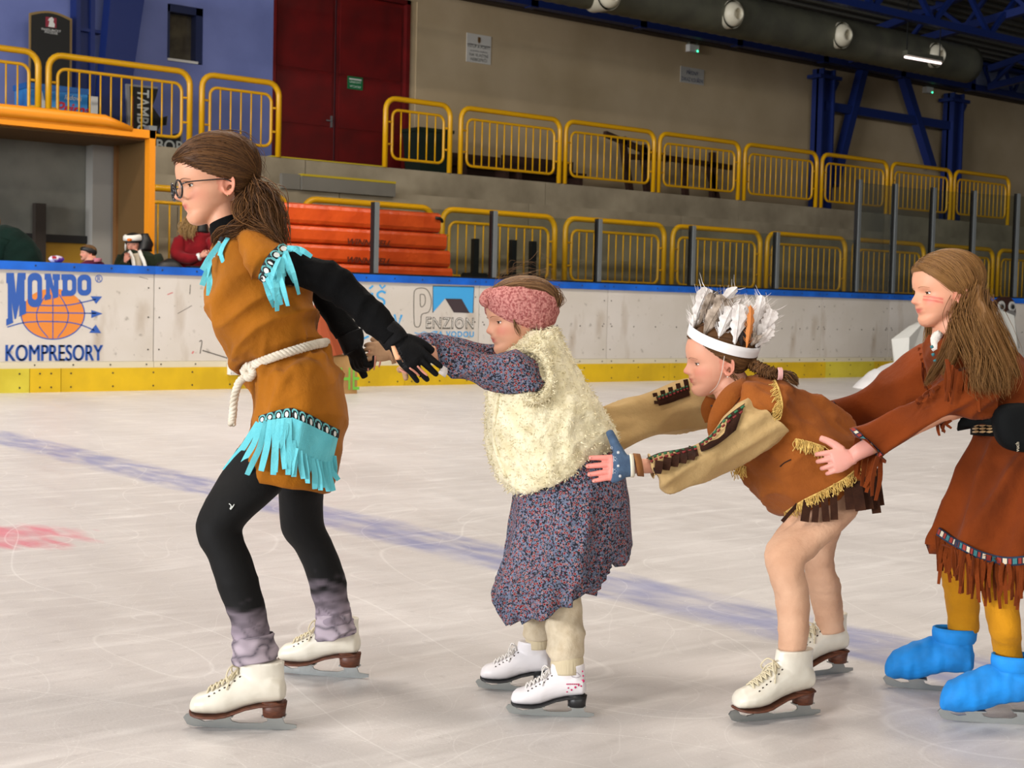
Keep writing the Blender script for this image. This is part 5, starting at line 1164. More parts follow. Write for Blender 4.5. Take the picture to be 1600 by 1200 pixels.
mk('earring', tube(hd.T(np.array([(-2, 77, 53), (-2, 81, 53)])), .0016, 8), mat('earring_metal', 'c8b080', .3, .9), per)
# hair: combed back into a low ponytail
hl = [(-5, -60), (20, -48), (35, -36), (60, -30), (80, -26), (92, -14), (100, 8), (110, 30), (125, 52), (140, 70), (152, 84), (160, 200), (210, 200)]
hg = hd.hair(hd.hairline(hl, 10, 8)); c1, c2 = '341e0e', '6e4a28'
tie = (-88, 34, 84)
s1 = hd.strands([(82, 4, 152), (70, 30, 140), (52, 54, 126), (30, 66, 112), (6, 72, 100)], [tie], 340, .0015, 3, 2.2, 6, 6)
s2 = hd.strands([(82, -4, 154), (50, -8, 182), (10, -12, 198), (-30, -10, 196)], [tie], 300, .0016, 4, 2.2, 12, 7)
s3 = hd.strands([(-14, 70, 92), (-26, 66, 70), (-34, 60, 45)], [tie], 90, .0013, 5, 1.5, 5, 5)
s4 = hd.strands([(80, -6, 152), (60, -45, 140), (20, -68, 110)], [(-90, -10, 84)], 160, .0016, 6, 2, 8, 8)
bs = [bundle([hd.T((-84, 30, 86)), W(408, 292, 3.37), W(424, 308, 3.36), W(434, 335, 3.35), W(440, 362, 3.33), W(447, 386, 3.30)], [.008, .014, .02, .02, .015, .006], 170, .0012, 7, .004),
      bundle([hd.T((-80, 40, 80)), W(398, 303, 3.34), W(404, 322, 3.33), W(412, 345, 3.31), W(425, 366, 3.295), W(440, 382, 3.28)], [.007, .012, .017, .018, .014, .006], 150, .0012, 8, .004),
      bundle([hd.T((-70, 48, 70)), W(386, 315, 3.34), W(390, 335, 3.32), W(384, 352, 3.305), W(362, 364, 3.30), W(342, 374, 3.32)], [.006, .012, .016, .013, .01, .004], 120, .0012, 9, .005),
      bundle([hd.T((-60, 55, 60)), W(376, 320, 3.335), W(378, 338, 3.32), W(392, 352, 3.295), W(412, 360, 3.285), W(432, 372, 3.28)], [.005, .01, .014, .014, .01, .004], 110, .0012, 10, .006),
      bundle([W(395, 345, 3.31), W(375, 358, 3.295), W(352, 362, 3.31), W(336, 374, 3.33), W(338, 400, 3.36)], [.012, .012, .01, .006, .003], 70, .0011, 11, .004),
      bundle([hd.T((-10, 20, 202)), W(380, 214, 3.42), W(402, 240, 3.40), W(412, 262, 3.40), W(412, 280, 3.39)], [.02, .03, .02, .012, .01], 16, .0006, 12, .006)]
G_, t_ = [(hg[0], hg[1])], [np.full(len(hg[0]), .25)]
for g, t in [s1, s2, s3, s4]+bs: G_.append(g); t_.append(t)
mk('hair', join(*G_), M_hair, per, tint=hair_tint(np.concatenate(t_), c1, c2))
mk('hair_tie', tube([hd.T((-86+5*math.cos(t), 33+12*math.cos(t), 86+13*math.sin(t))) for t in np.linspace(0, 2*PI, 16)[:-1]], .003, 8, closed=True), M_trimblk, per)
skate(per, 'figure_skate', (297, 1136), (463, 1141), 1.0, 'lead')
skate(per, 'figure_skate', (444, 1052), (576, 1061), 1.0, 'lead')
# ================================================================== SMALL GIRL (fleece vest, flowered dress)
def floral():
    m = mat('floral_print', '59617a', .9, 0, .2); tc = nd(m, 'ShaderNodeTexCoord')
    def vor(scale, off):
        mp = nd(m, 'ShaderNodeMapping'); mp.inputs['Location'].default_value = (off, off, off); lk(m, tc.outputs['Object'], mp.inputs[0])
        v = nd(m, 'ShaderNodeTexVoronoi', i_Scale=scale); lk(m, mp.outputs[0], v.inputs['Vector']); return v.outputs['Distance']
    col = None
    b = nd(m, 'ShaderNodeMix', data_type='RGBA'); b.inputs[6].default_value = (*hx('636b80'), 1); b.inputs[7].default_value = (*hx('22232c'), 1)
    n = nd(m, 'ShaderNodeTexNoise', i_Scale=190, i_Detail=2); lk(m, tc.outputs['Object'], n.inputs['Vector']); r = nd(m, 'ShaderNodeMapRange'); lk(m, n.outputs[0], r.inputs[0]); r.inputs[1].default_value = .46; r.inputs[2].default_value = .54; lk(m, r.outputs[0], b.inputs[0]); col = b.outputs[2]
    for sc, off, lo, hi, c in ((115, 3, .40, .34, '9c7a78'), (115, 3, .30, .24, '6e1420'), (150, 11, .25, .2, '7c2230'), (190, 17, .2, .16, '9a9496'), (140, 29, .22, .17, '6c7894')):
        d = vor(sc, off); r = nd(m, 'ShaderNodeMapRange'); lk(m, d, r.inputs[0]); r.inputs[1].default_value = lo; r.inputs[2].default_value = hi
        x = nd(m, 'ShaderNodeMix', data_type='RGBA'); lk(m, r.outputs[0], x.inputs[0]); lk(m, col, x.inputs[6]); x.inputs[7].default_value = (*hx(c), 1); col = x.outputs[2]
    lk(m, col, bsdf(m).inputs['Base Color']); return m
M_flor = floral()
M_fur = mat('fleece_cream', 'd8cda6', .95, 0, .1, Sheen_Weight=.3); noise_mix(M_fur, 'e6ddbe', 'cec29c', 30, .35, .7); bump(M_fur, 120, .6, .006, 5)
M_knitp = mat('headband_knit', 'c07a72', .95, 0, .1); noise_mix(M_knitp, 'c88a82', '94504e', 190, .4, .62, 3); bump(M_knitp, 160, .6, .004, 2, (1, 1, 1))
M_beige = cloth('glove_beige_knit', 'b08c6c', '9c7a5c', 30, weave=260); M_pant = cloth('jogger_oatmeal', 'c9bba2', 'b8a88e', 40)
M_cuff = mat('cuff_rib', 'c2b496', .95); bump(M_cuff, 200, .5, .003, 1, (1, 1, .1))

h2 = Head(812, 495, 3.50, .87, yaw=16, pitch=6, nose=.85)
TOR = [(790, 545, 868, 520, 3.5, .05), (772, 580, 884, 555, 3.5, .11), (764, 620, 912, 600, 3.5, .12), (764, 660, 940, 650, 3.5, .125), (775, 705, 955, 690, 3.5, .125), (800, 750, 960, 735, 3.5, .12), (812, 800, 965, 790, 3.5, .11), (820, 850, 950, 850, 3.5, .10)]
A2 = [(838, 562, 845, 622, 3.40, .055), (806, 549, 818, 618, 3.375, .05), (765, 553, 766, 610, 3.37, .043), (735, 543, 735, 600, 3.365, .040), (705, 533, 706, 588, 3.36, .037), (690, 532, 695, 580, 3.36, .034), (682, 540, 688, 572, 3.36, .026)]
A2F = [(800, 548, 812, 600, 3.61, .05), (764, 538, 768, 590, 3.6, .043), (738, 533, 735, 575, 3.58, .038), (700, 525, 700, 565, 3.55, .035), (668, 523, 664, 560, 3.53, .032), (645, 526, 644, 552, 3.52, .026)]
L2N = [(845, 860, 925, 860, 3.44, .06), (852, 900, 915, 900, 3.43, .055), (855, 944, 911, 935, 3.42, .048), (853, 985, 914, 982, 3.41, .046), (855, 1018, 914, 1015, 3.405, .044), (861, 1030, 911, 1028, 3.40, .038), (862, 1052, 910, 1050, 3.40, .037)]
L2F = [(815, 860, 890, 860, 3.56, .06), (818, 920, 872, 920, 3.58, .05), (818, 965, 868, 962, 3.6, .045), (819, 992, 866, 990, 3.6, .043), (824, 1000, 862, 998, 3.61, .037), (826, 1014, 862, 1012, 3.61, .036)]
nk2 = loft([(792, 525, 842, 520, 3.5, .04), (792, 548, 850, 535, 3.5, .045), (790, 565, 862, 550, 3.5, .055)], 22, 3)
wr2 = [(690, 541, 692, 570, 3.36, .022), (678, 540, 680, 567, 3.36, .020), (662, 538, 664, 563, 3.355, .020)]
body = union([h2.geo()]+[nk2, loft(TOR, 26, 3, k=.78), loft(A2, 16, 3, k=.6), loft(wr2, 14, 3), loft(A2F, 16, 3, k=.6), loft(L2N, 18, 3, k=.82), loft(L2F, 18, 3, k=.82)], .0031, 2)
ld, lash = h2.lids(droop=.03); body = join(body, ld)
per = mk('person', body, M_skin, tint=h2.paint(body[0], 'd8a184', 'c0605a', .55), org=(*onZ(850, 1105)[:2], 0)); K2 = per
tag(per, 'small girl in cream fleece vest and flowered dress holding the leader\'s gloves', 'person', GP)
h2.eyes(per, gaze=(-.05, -.15)); mk('eyelash', lash, mat('lash_brown', '3a281c', .7), per); mk('eyebrow', h2.brows(.0012), mat('brow_fair', '8a6242', .8), per)
mk('glove', union(hand_geo(W(664, 552, 3.345), pxdir(-.95, .30, .0), pxdir(.0, .0, 1), pxdir(.30, .95, 0), .92, ((38, 40, 8), (44, 36, 6), (48, 34, 6), (50, 34, 6)), (.05, .02, -.02, -.05), (10, 0, 0), 1.05, .72), .0026, 2), M_beige, per)['label'] = 'beige knitted glove'
mk('glove_cuff', folds(loft([(673, 536, 674, 566, 3.353, .026), (662, 535, 664, 566, 3.35, .028), (648, 536, 652, 567, 3.345, .027)], 24, 4), .002, 40, 90, 2, 3), M_beige, per)
mk('glove', union(hand_geo(W(612, 552, 3.49), pxdir(-.98, -.1, .0), pxdir(0, -.9, .4), pxdir(-.2, .35, .9), .72, ((18, 30, 22),)*4, (.12, .04, -.04, -.12), (35, 10, 10), 1.15, .85)+[loft([(612, 533, 612, 570, 3.49, .022), (640, 530, 640, 560, 3.51, .022)], 16, 3)], .0026, 2), M_beige, per)['label'] = 'beige knitted glove'
# dress
DR = [(800, 690, 950, 680, 3.5, .11), (802, 735, 970, 722, 3.5, .125), (804, 765, 977, 755, 3.5, .135), (805, 815, 976, 798, 3.5, .14), (803, 862, 973, 835, 3.5, .142), (796, 892, 970, 855, 3.5, .145), (786, 925, 966, 868, 3.5, .15)]
dg = loft(DR, 110, 12, hem=.02, cap=False)
dg = folds(dg, .050, 8.5, 86, 7, 14, lambda V: np.clip((pxy(V)[1]-745)/100, .15, 1)); dg = folds(dg, .022, 16, 84, 5, 15, lambda V: np.clip((pxy(V)[1]-860)/60, 0, 1))
dr_o = mk('dress', dg, M_flor, per)
RU = [(800, 865, 955, 850, 3.5, .14), (790, 900, 948, 872, 3.5, .150), (782, 932, 940, 892, 3.5, .158), (800, 966, 926, 912, 3.5, .160)]
rg = folds(loft(RU, 110, 10, hem=.02, cap=False), .036, 14, 86, 6, 17); mk('ruffle', rg, M_flor, dr_o)
mk('dress_sleeve', folds(loft([(858, 584, 862, 608, 3.46, .03)]+A2, 40, 9), .014, 10, 15, 3, 19), M_flor, dr_o)
mk('dress_sleeve', folds(loft(A2F, 34, 8), .012, 10, 10, 3, 20), M_flor, dr_o)
mk('lining', ribbon([W(684, 566, 3.34), W(694, 577, 3.335), W(690, 586, 3.345)], [.004, .016, .02], FW), mat('lining_white', 'd8d0cc', .9), dr_o)
# fleece vest: body, standing collar, open front edge and nap
VE = [(806, 540, 858, 514, 3.50, .06), (789, 556, 872, 526, 3.50, .098), (775, 584, 884, 552, 3.50, .118), (764, 620, 912, 598, 3.50, .138), (761, 655, 942, 640, 3.50, .148), (765, 695, 960, 680, 3.50, .152), (780, 738, 955, 705, 3.50, .152), (803, 768, 925, 728, 3.50, .148)]
vg = folds(folds(loft(VE, 110, 14, hem=.05, cap=False), .012, 7, -50, 2, 23), .007, 26, 30, 1.2, 24)
ve = mk('fleece_vest', vg, M_fur, per)
col_ = folds(loft([(820, 520, 869, 514, 3.5, .062), (808, 530, 876, 523, 3.5, .076), (795, 548, 876, 540, 3.5, .09), (788, 562, 880, 552, 3.5, .1)], 60, 8, hem=.12, cap=False), .006, 25, 30, 1.2, 25); mk('vest_collar', col_, M_fur, ve)
TV = bvh(vg)
mk('front_edge', tube([S(x, y, TV, .0, 3.42) for x, y in ((779, 616), (775, 645), (772, 680), (778, 712), (792, 746))], .006, 10, 4), M_fur, ve)
arm_rim = [S(x, y, TV, .010, 3.4) for x, y in ((818, 546), (842, 552), (856, 570), (860, 594), (855, 614), (840, 626), (820, 622))]
mk('armhole_edge', tube(arm_rim, [.005, .009, .011, .011, .011, .009, .005], 10, 4), M_fur, ve)
r_ = np.random.default_rng(33); tuft = []; 
for gg, cnt in ((vg, 6500), (col_, 1300), (tube(arm_rim, .010, 10, 8), 1500)):
    V, Fc = np.asarray(gg[0]), gg[1]; N = normals(V, Fc); N *= (-1 if (N*(V-V.mean(0))).sum() < 0 else 1)
    idx = r_.integers(0, len(V), cnt)
    for i in idx:
        p = V[i]+r_.normal(size=3)*.003; d = unit(N[i]+r_.normal(size=3)*.7+np.array([0, 0, -.3])); q = unit(np.cross(d, r_.normal(size=3)))*.0016; l = r_.uniform(.005, .011)
        tuft.append((np.array([p-q, p+q, p+d*l]), [(0, 1, 2)]))
VV = np.vstack([t[0] for t in tuft]); fu = mk('fleece_nap', (VV, [(3*i, 3*i+1, 3*i+2) for i in range(len(tuft))]), M_fur, ve, False); fu['kind'] = 'stuff'
# trousers and cuffs
mk('trouser_leg', folds(loft(L2N[:-1], 40, 9), .008, 11, 5, 2.5, 27), M_pant, per); mk('trouser_leg', folds(loft(L2F[:-1], 36, 9), .008, 11, 5, 2.5, 28), M_pant, per)
mk('trouser_cuff', loft([(862, 1026, 911, 1024, 3.4, .039), (860, 1038, 912, 1036, 3.4, .04), (862, 1052, 910, 1050, 3.4, .038)], 30, 4), M_cuff, per)
mk('trouser_cuff', loft([(822, 992, 864, 990, 3.61, .038), (821, 1002, 864, 1000, 3.61, .039), (823, 1013, 862, 1011, 3.61, .037)], 30, 4), M_cuff, per)
# hair and headband
fn = h2.hairline([(-5, -55), (30, -40), (60, -25), (85, -10), (100, 20), (118, 45), (135, 66), (150, 84), (158, 200), (210, 200)], 9, 8)
hg = h2.hair(fn); c1, c2 = '4a2f1c', '8e6a46'
ss = [h2.strands([(70, 6, 168), (40, 10, 190), (0, 16, 201), (-40, 10, 192)], [(-96, 20, 140)], 200, .0014, 41, 2.5, 12, 12), h2.strands([(70, 6, 168), (40, 40, 178), (0, 60, 160)], [(-96, 30, 125)], 120, .0014, 42, 2.0, 10, 8),
      h2.strands([(10, 72, 118), (-10, 72, 112), (-30, 70, 105)], [(-30, 62, 30), (-55, 50, 25), (-80, 30, 40)], 160, .0013, 43, 2, 8, 8),
      bundle([h2.T((-88, 10, 168)), W(868, 460, 3.5), W(874, 470, 3.48), W(870, 482, 3.47)], [.008, .010, .009, .005], 70, .0012, 44, .002),
      bundle([h2.T((0, 0, 200)), W(830, 428, 3.5), W(852, 432, 3.49), W(872, 452, 3.48)], [.03, .035, .03, .02], 40, .0003, 45, .006),
      bundle([h2.T((60, 0, 180)), W(790, 432, 3.5), W(812, 426, 3.49), W(835, 434, 3.48)], [.02, .03, .03, .02], 26, .0003, 46, .005),
      bundle([h2.T((38, 66, 100)), h2.T((36, 68, 80)), h2.T((30, 68, 60)), h2.T((22, 66, 44))], [.002, .003, .004, .002], 14, .0008, 47, .001)]
G_, t_ = [hg], [np.full(len(hg[0]), .3)]
for g, t in ss: G_.append(g); t_.append(t)
mk('hair', join(*G_), M_hair, per, tint=hair_tint(np.concatenate(t_), c1, c2))
def hb_ring(off, q):
    P = []; c0 = np.array([-5, 0, 100.])
    for t in np.arange(84)*2*PI/84:
        ct, st = math.cos(t), math.sin(t); hw = 20+36*abs(st)**.8+(8 if ct < 0 else 0)*abs(ct)
        zz = 114+44*ct+q*hw; D = np.array([[95*ct, 74*st, zz-100]]); D /= np.linalg.norm(D)
        P.append(c0+D[0]*(h2.shell_r(D)[0]+off))
    return h2.T(np.array(P))
hb = folds(ringmesh([hb_ring(o_, q) for o_, q in ((1, -1.0), (6, -.95), (8, -.7), (9, -.35), (9, 0), (9, .35), (8, .7), (6, .95), (1, 1.0))], False), .004, 30, -35, 4, 51)
hbo = mk('headband', hb, M_knitp, per); hbo['label'] = 'pink knitted headband'
kn = [ringmesh([h2.T(np.array([(101+4*u_+7*math.sin(PI*(v_+1)/2), 16*u_*(.55+.45*abs(v_)) , 141+v_*30) for u_ in [0]])) for v_ in [0]]) if False else tube(h2.T(np.array([(88, 10, 138), (96, 8, 146), (96, 4, 158), (86, 2, 172), (70, 2, 182)])), np.array([.008, .014, .016, .015, .008]), 14, 4, flat=.8)]
mk('knot', folds(join(*kn), .003, 34, 60, 3, 52), M_knitp, hbo)
r1, X1 = skate(per, 'figure_skate', (804, 1117), (928, 1121), .815, 'k2')
skate(per, 'figure_skate', (763, 1077), (872, 1082), .815, 'k2')
# pink print on the near boot
tb = BVHTree.FromPolygons([tuple(v.co+Vector(WORG[r1.name])) for v in r1.data.vertices], [tuple(p.vertices) for p in r1.data.polygons])
M_pp = mat('boot_print_pink', 'c02862', .5); M_pg = mat('boot_print_grey', '8a7a84', .5); dots = []
for x, y, rr in ((911, 1064, 2.6), (911, 1056, 1.6), (910, 1049, 1.5), (888, 1075, 1.3), (893, 1078, 1.5), (899, 1074, 1.8), (904, 1071, 1.3), (886, 1081, 1.2), (908, 1072, 1.4)):
    c = S(x, y, tb, .0008); dots.append(tube([c, c-FW*.0006], rr/672, 10))
for x in range(885, 904, 3): c0, c1_ = S(x, 1069, tb, .001), S(x+2, 1069, tb, .001); dots.append(tube([c0, c1_], .0016, 5))
mk('pink_print', join(*dots), M_pp, r1)
mk('flower_outline', tube([S(900+6*math.cos(t)*(1+.25*math.sin(3*t)), 1055+4*math.sin(t), tb, .001) for t in np.linspace(0, 2*PI, 24)[:-1]], .0005, 5, closed=True), M_pg, r1)
# ================================================================== GIRL WITH FEATHER HEADDRESS
M_suede = cloth('vest_suede', '93521e', '7c4218', 7); M_cream = cloth('shirt_cream', 'b99c6c', 'a88a5c', 8); M_dkb = cloth('fringe_dark_brown', '2a150c', '3a2012', 20)
M_tight = cloth('tights_beige', 'cca488', 'be9478', 12, .8); M_straw = mat('fringe_straw', 'd0ac5c', .9); noise_mix(M_straw, 'd8b868', 'b8924a', 90)
M_green = mat('trim_green', '2c6a44', .8); M_redt = mat('trim_red', '7a1e1e', .8); M_mit = cloth('mitten_blue_knit', '4a5f78', '3e5068', 40, weave=240); M_snow = mat('mitten_snowflake', 'd6d8da', .9)
h3 = Head(1124, 559, 3.63, .905, yaw=4, pitch=4, roll=4)
V3 = [(1148, 603, 1128, 634, 3.62, .055), (1178, 592, 1130, 662, 3.62, .12), (1214, 591, 1138, 692, 3.62, .15), (1249, 604, 1150, 716, 3.62, .15), (1278, 618, 1163, 736, 3.62, .148), (1305, 638, 1181, 760, 3.62, .146), (1332, 665, 1202, 784, 3.62, .15), (1356, 700, 1222, 804, 3.62, .155), (1368, 722, 1245, 800, 3.62, .15)]
S3 = [(1165, 622, 1238, 682, 3.52, .075), (1150, 628, 1205, 700, 3.50, .072), (1132, 650, 1168, 718, 3.48, .06), (1109, 676, 1118, 742, 3.45, .05), (1080, 693, 1078, 760, 3.43, .045), (1047, 703, 1046, 770, 3.405, .042), (1012, 712, 1022, 744, 3.385, .036)]
S3F = [(1118, 592, 1140, 662, 3.74, .06), (1066, 602, 1085, 666, 3.77, .052), (1016, 620, 1030, 682, 3.76, .046), (975, 632, 990, 692, 3.74, .042), (942, 637, 960, 698, 3.72, .038)]
A3 = [(1165, 632, 1215, 680, 3.54, .05), (1120, 690, 1140, 725, 3.48, .036), (1060, 708, 1068, 740, 3.42, .030), (1010, 715, 1015, 741, 3.38, .025), (978, 714, 982, 742, 3.36, .020)]
A3F = [(1118, 606, 1140, 650, 3.74, .04), (1020, 635, 1030, 670, 3.76, .03), (960, 645, 965, 676, 3.72, .024), (925, 650, 928, 678, 3.70, .020)]
L3N = [(1250, 745, 1345, 760, 3.60, .08), (1229, 808, 1335, 806, 3.545, .078), (1198, 855, 1275, 864, 3.47, .066), (1199, 890, 1256, 888, 3.43, .055), (1211, 933, 1264, 927, 3.42, .050), (1215, 975, 1264, 978, 3.41, .042), (1217, 1015, 1259, 1012, 3.405, .038)]
L3F = [(1262, 750, 1352, 752, 3.70, .09), (1260, 800, 1318, 812, 3.74, .075), (1256, 870, 1302, 872, 3.78, .056), (1262, 915, 1312, 912, 3.80, .050), (1272, 958, 1316, 955, 3.82, .042), (1276, 990, 1319, 984, 3.83, .038)]
nk3 = loft([(1108, 592, 1160, 575, 3.63, .042), (1116, 615, 1170, 590, 3.62, .048), (1122, 640, 1185, 600, 3.62, .06)], 22, 3)
hn3 = hand_geo(W(982, 728, 3.352), pxdir(-1, .10, -.02), pxdir(.05, -1, .1), pxdir(-.05, .1, 1), 1.0, ((4, 6, 4), (6, 8, 4), (6, 8, 4), (8, 8, 6)), (.10, .02, -.05, -.12), (62, -10, 4), 1.0, .66)
hf3 = hand_geo(W(925, 664, 3.70), pxdir(-1, .1, -.1), pxdir(.05, -1, -.1), pxdir(-.05, .1, -1), .85, ((6, 8, 6),)*4, (.1, .03, -.03, -.1), (40, 10, 10), 1.0, .85)
body = union(h3.skull()+[nk3, loft(V3, 26, 3, k=.78), loft(A3, 16, 3, k=.9), loft(A3F, 16, 3, k=.6), loft(L3N, 20, 4, k=.84), loft(L3F, 18, 4, k=.84)]+hf3, .0031, 2); body = join(body, union(hn3, .0021, 2))
ld, lash = h3.lids(droop=.06); body = join(body, ld)
tint = h3.paint(body[0], 'd49a80', 'b4564e', .4); px_, py_ = pxy(body[0]); fg = (px_ < 960)&(py_ > 690); tint[fg] = np.array(hx('d8867a'))
per = mk('person', body, M_skin, tint=tint, org=(*onZ(1250, 1110)[:2], 0)); K3 = per
tag(per, 'girl in white feather headdress and brown vest bending forward', 'person', GP)
h3.eyes(per, gaze=(-.1, -.25)); mk('eyelash', lash, mat('lash_brown2', '3a281c', .7), per); mk('eyebrow', h3.brows(.0012), mat('brow_light', '8a5c40', .8), per)
for i, f_ in enumerate(hn3[1:5]):
    e = f_[0][-10:].mean(0); mk('fingernail', tube([e-pxdir(-1, .1)*.006-FW*.0066, e-pxdir(-1, .1)*.001-FW*.0055], [.0038, .0034], 8, flat=.5), mat('nail_pink', 'e0a096', .3) if i == 0 else bpy.data.materials['nail_pink'], per)
mk('tights', folds(folds(loft(L3N, 44, 9), .004, 26, 5, 4, 61, lambda V: np.exp(-((pxy(V)[1]-885)/26)**2)), .003, 18, 10, 3, 62), M_tight, per)
mk('tights_leg', folds(loft(L3F, 40, 9), .004, 24, 5, 4, 63), M_tight, per)
sg3 = folds(loft(S3, 56, 12, hem=.04, cap=False), .017, 11, 25, 4, 65); sh = mk('shirt_sleeve', sg3, M_cream, per); T3s = bvh(sg3)
sf3 = folds(loft(S3F, 48, 12, hem=.04, cap=False), .024, 12, 12, 5, 66); shf = mk('shirt_sleeve', sf3, M_cream, per); T3f = bvh(sf3)
mk('shirt_collar', loft([(1120, 618, 1168, 596, 3.62, .052), (1124, 632, 1178, 606, 3.62, .062), (1128, 642, 1185, 612, 3.62, .07)], 26, 4, cap=False, hem=.05), M_cream, per)
mk('shirt_body', loft([(1150, 612, 1122, 640, 3.62, .06), (1185, 605, 1128, 664, 3.62, .10), (1215, 612, 1140, 690, 3.62, .12)], 26, 4), M_cream, per)
vg3 = folds(folds(loft(V3, 90, 12, hem=.04, cap=False), .026, 9, -35, 3, 67), .009, 20, -35, 3, 68); vs3 = mk('vest', vg3, M_suede, per); T3v = bvh(vg3)
# brown trims with green and red braid down both sleeves
def trim(top, bot, tree, par, d0):
    mk('sleeve_trim', band_strip(top, bot, tree, .009), M_dkb, par)
    T_ = crom(np.array(top, float), 12); B_ = crom(np.array(bot, float), 12)
    for col_m, v in ((M_green, .10), (M_redt, .30)):
        pts = [T_[i]*(1-v)+B_[min(i, len(B_)-1)]*v for i in range(0, len(T_))]; segs = []
        for i in range(0, len(pts)-3, 4): segs.append(tube([S(*pts[i], tree, .0115, d0), S(*pts[i+1], tree, .0115, d0), S(*pts[i+2], tree, .0115, d0)], .0026, 6))
        mk('trim_braid', join(*segs), col_m, par)
trim([(1164, 630), (1134, 652), (1112, 678), (1092, 693)], [(1150, 672), (1128, 690), (1112, 700), (1096, 706)], T3s, sh, 3.41)
trim([(1088, 696), (1060, 702), (1032, 707), (1010, 716)], [(1092, 712), (1066, 722), (1042, 731), (1018, 738)], T3s, sh, 3.35)
trim([(1074, 602), (1060, 607), (1042, 614), (1025, 620)], [(1078, 618), (1062, 624), (1046, 630), (1030, 634)], T3f, shf, 3.72)
for x, y in ((1072, 600), (1060, 606), (1048, 612), (1036, 617), (1024, 621)):
    mk('tab', ribbon([S(x+2, y+10, T3f, .004, 3.72), W(x+1, y+2, 3.72), W(x-1, y-7, 3.725)], .012, FW), M_dkb, shf, False)
for x in range(1030, 1090, 13):
    y = 740-(x-1030)*.42; mk('tab', ribbon([S(x, y-20, T3s, .010, 3.36), S(x-1, y-8, T3s, .012, 3.36), S(x-2, y, T3s, .010, 3.36)], [.018, .018, .015], FW), M_dkb, sh, False)
# mitten on palm, thumb and wrist
mg = union([loft([(990, 710, 992, 745, 3.36, .024), (974, 711, 978, 746, 3.355, .024), (962, 712, 964, 750, 3.352, .022)], 18, 3)]+hand_geo(W(982, 728, 3.352), pxdir(-1, .10, -.02), pxdir(.05, -1, .1), pxdir(-.05, .1, 1), 1.02, ((4, 6, 4),)*4, (.02, 0, -.02, -.04), (62, -10, 4), 1.14, .56)[::5], .0026, 2)
mi = mk('mitten', mg, M_mit, per); mi['label'] = 'blue fingerless glove with snowflakes'; TM = bvh(mg)
sn = []
for cx_, cy_, r_ in ((959, 717, 4.5), (958, 736, 4.5), (966, 707, 2.5), (966, 728, 2.2), (969, 744, 2.5), (950, 724, 2.2), (955, 700, 2.2)):
    for k in range(4):
        a = k*PI/4; sn.append(tube([S(cx_-r_*math.cos(a), cy_-r_*math.sin(a), TM, .001), S(cx_+r_*math.cos(a), cy_+r_*math.sin(a), TM, .001)], .0007, 5))
mk('snowflake_pattern', join(*sn), M_snow, mi)
mk('mitten_cuff', loft([(983, 709, 985, 746, 3.357, .026), (989, 709, 991, 746, 3.36, .026)], 22, 2), mat('mitten_edge', 'd8d0bc', .9), mi)
mk('inner_cuff', loft([(989, 708, 996, 744, 3.362, .027), (1000, 709, 1006, 745, 3.37, .028)], 22, 2), cloth('inner_cuff_brown', '8a5c34', '7a4e2a'), per)
mk('vest_lapel', ribbon([W(1166, 598, 3.535), W(1142, 616, 3.50), W(1126, 642, 3.50), W(1116, 668, 3.52), W(1112, 684, 3.54)], [.03, .042, .044, .034, .012], FW+RT*.3, .008, 5), M_suede, vs3)
mk('vest_lapel', ribbon([W(1112, 622, 3.67), W(1106, 640, 3.68), W(1108, 660, 3.68)], [.03, .035, .02], FW+RT*.3, .008, 5), M_suede, vs3)
mk('dark_collar', tube([W(1112, 634, 3.585), W(1122, 640, 3.55), W(1136, 634, 3.535), W(1146, 622, 3.54)], [.004, .007, .007, .005], 8, 4, flat=.6), M_dkb, per)
# straw fringe and dark strips
def fringe(line_, vec, ln, cnt, tree, par, r=.0011, seed=1, d0=3.47, m=M_straw):
    rr = np.random.default_rng(seed); L_ = crom(np.array(line_, float), 10); gs = []
    for k in range(cnt):
        p = L_[int(rr.uniform(0, len(L_)-1))]+rr.normal(size=2)*.8; e = p+np.array(vec)*ln*rr.uniform(.6, 1.15)+rr.normal(size=2)*2.5; md = (p+e)/2+rr.normal(size=2)*2.2
        a = S(*p, tree, .004, d0); dd = (a-CAM)@FW; gs.append(tube([a, W(*md, dd-.006), W(*e, dd-.004+rr.uniform(-.006, .004))], r, 4, 3))
    gs.append(tube([S(x, y, tree, .003, d0) for x, y in L_], .0026, 6)); o = mk('straw_fringe', join(*gs), m, par); o['kind'] = 'stuff'; return o
fringe([(1211, 594), (1218, 612), (1222, 632), (1220, 650)], (-.75, .65), 17, 90, T3v, vs3, seed=2); fringe([(1243, 686), (1265, 691), (1290, 699)], (.05, 1), 17, 80, T3v, vs3, seed=3)
fringe([(1228, 800), (1256, 782), (1290, 765), (1320, 748), (1344, 728)], (.15, 1), 14, 190, T3v, vs3, seed=4); fringe([(1146, 722), (1156, 726), (1166, 730)], (-.1, 1), 20, 40, T3v, vs3, seed=5)
mk('vest_pocket', tube([S(1219, 729, T3v, .001), S(1226, 723, T3v, .001), S(1236, 718, T3v, .001)], .0016, 6, 4), M_dkb, vs3)
for i, (sx, sy, ex, ey, wpx) in enumerate([(1262, 782, 1257, 815, 13), (1276, 778, 1273, 816, 10), (1287, 772, 1291, 815, 11), (1302, 768, 1304, 812, 11), (1246, 788, 1222, 815, 6), (1326, 758, 1330, 796, 16), (1338, 752, 1345, 798, 16), (1350, 745, 1358, 796, 15), (1360, 738, 1370, 802, 14), (1368, 732, 1376, 790, 12)]):
    p0 = S(sx, sy, T3v, .004, 3.5); dd = (p0-CAM)@FW
    mk('dark_strip', ribbon([p0, W((sx+ex)/2, (sy+ey)/2, dd-.012), W(ex, ey, dd-.012)], wpx/650, FW+RT*.2), M_dkb, vs3, False)
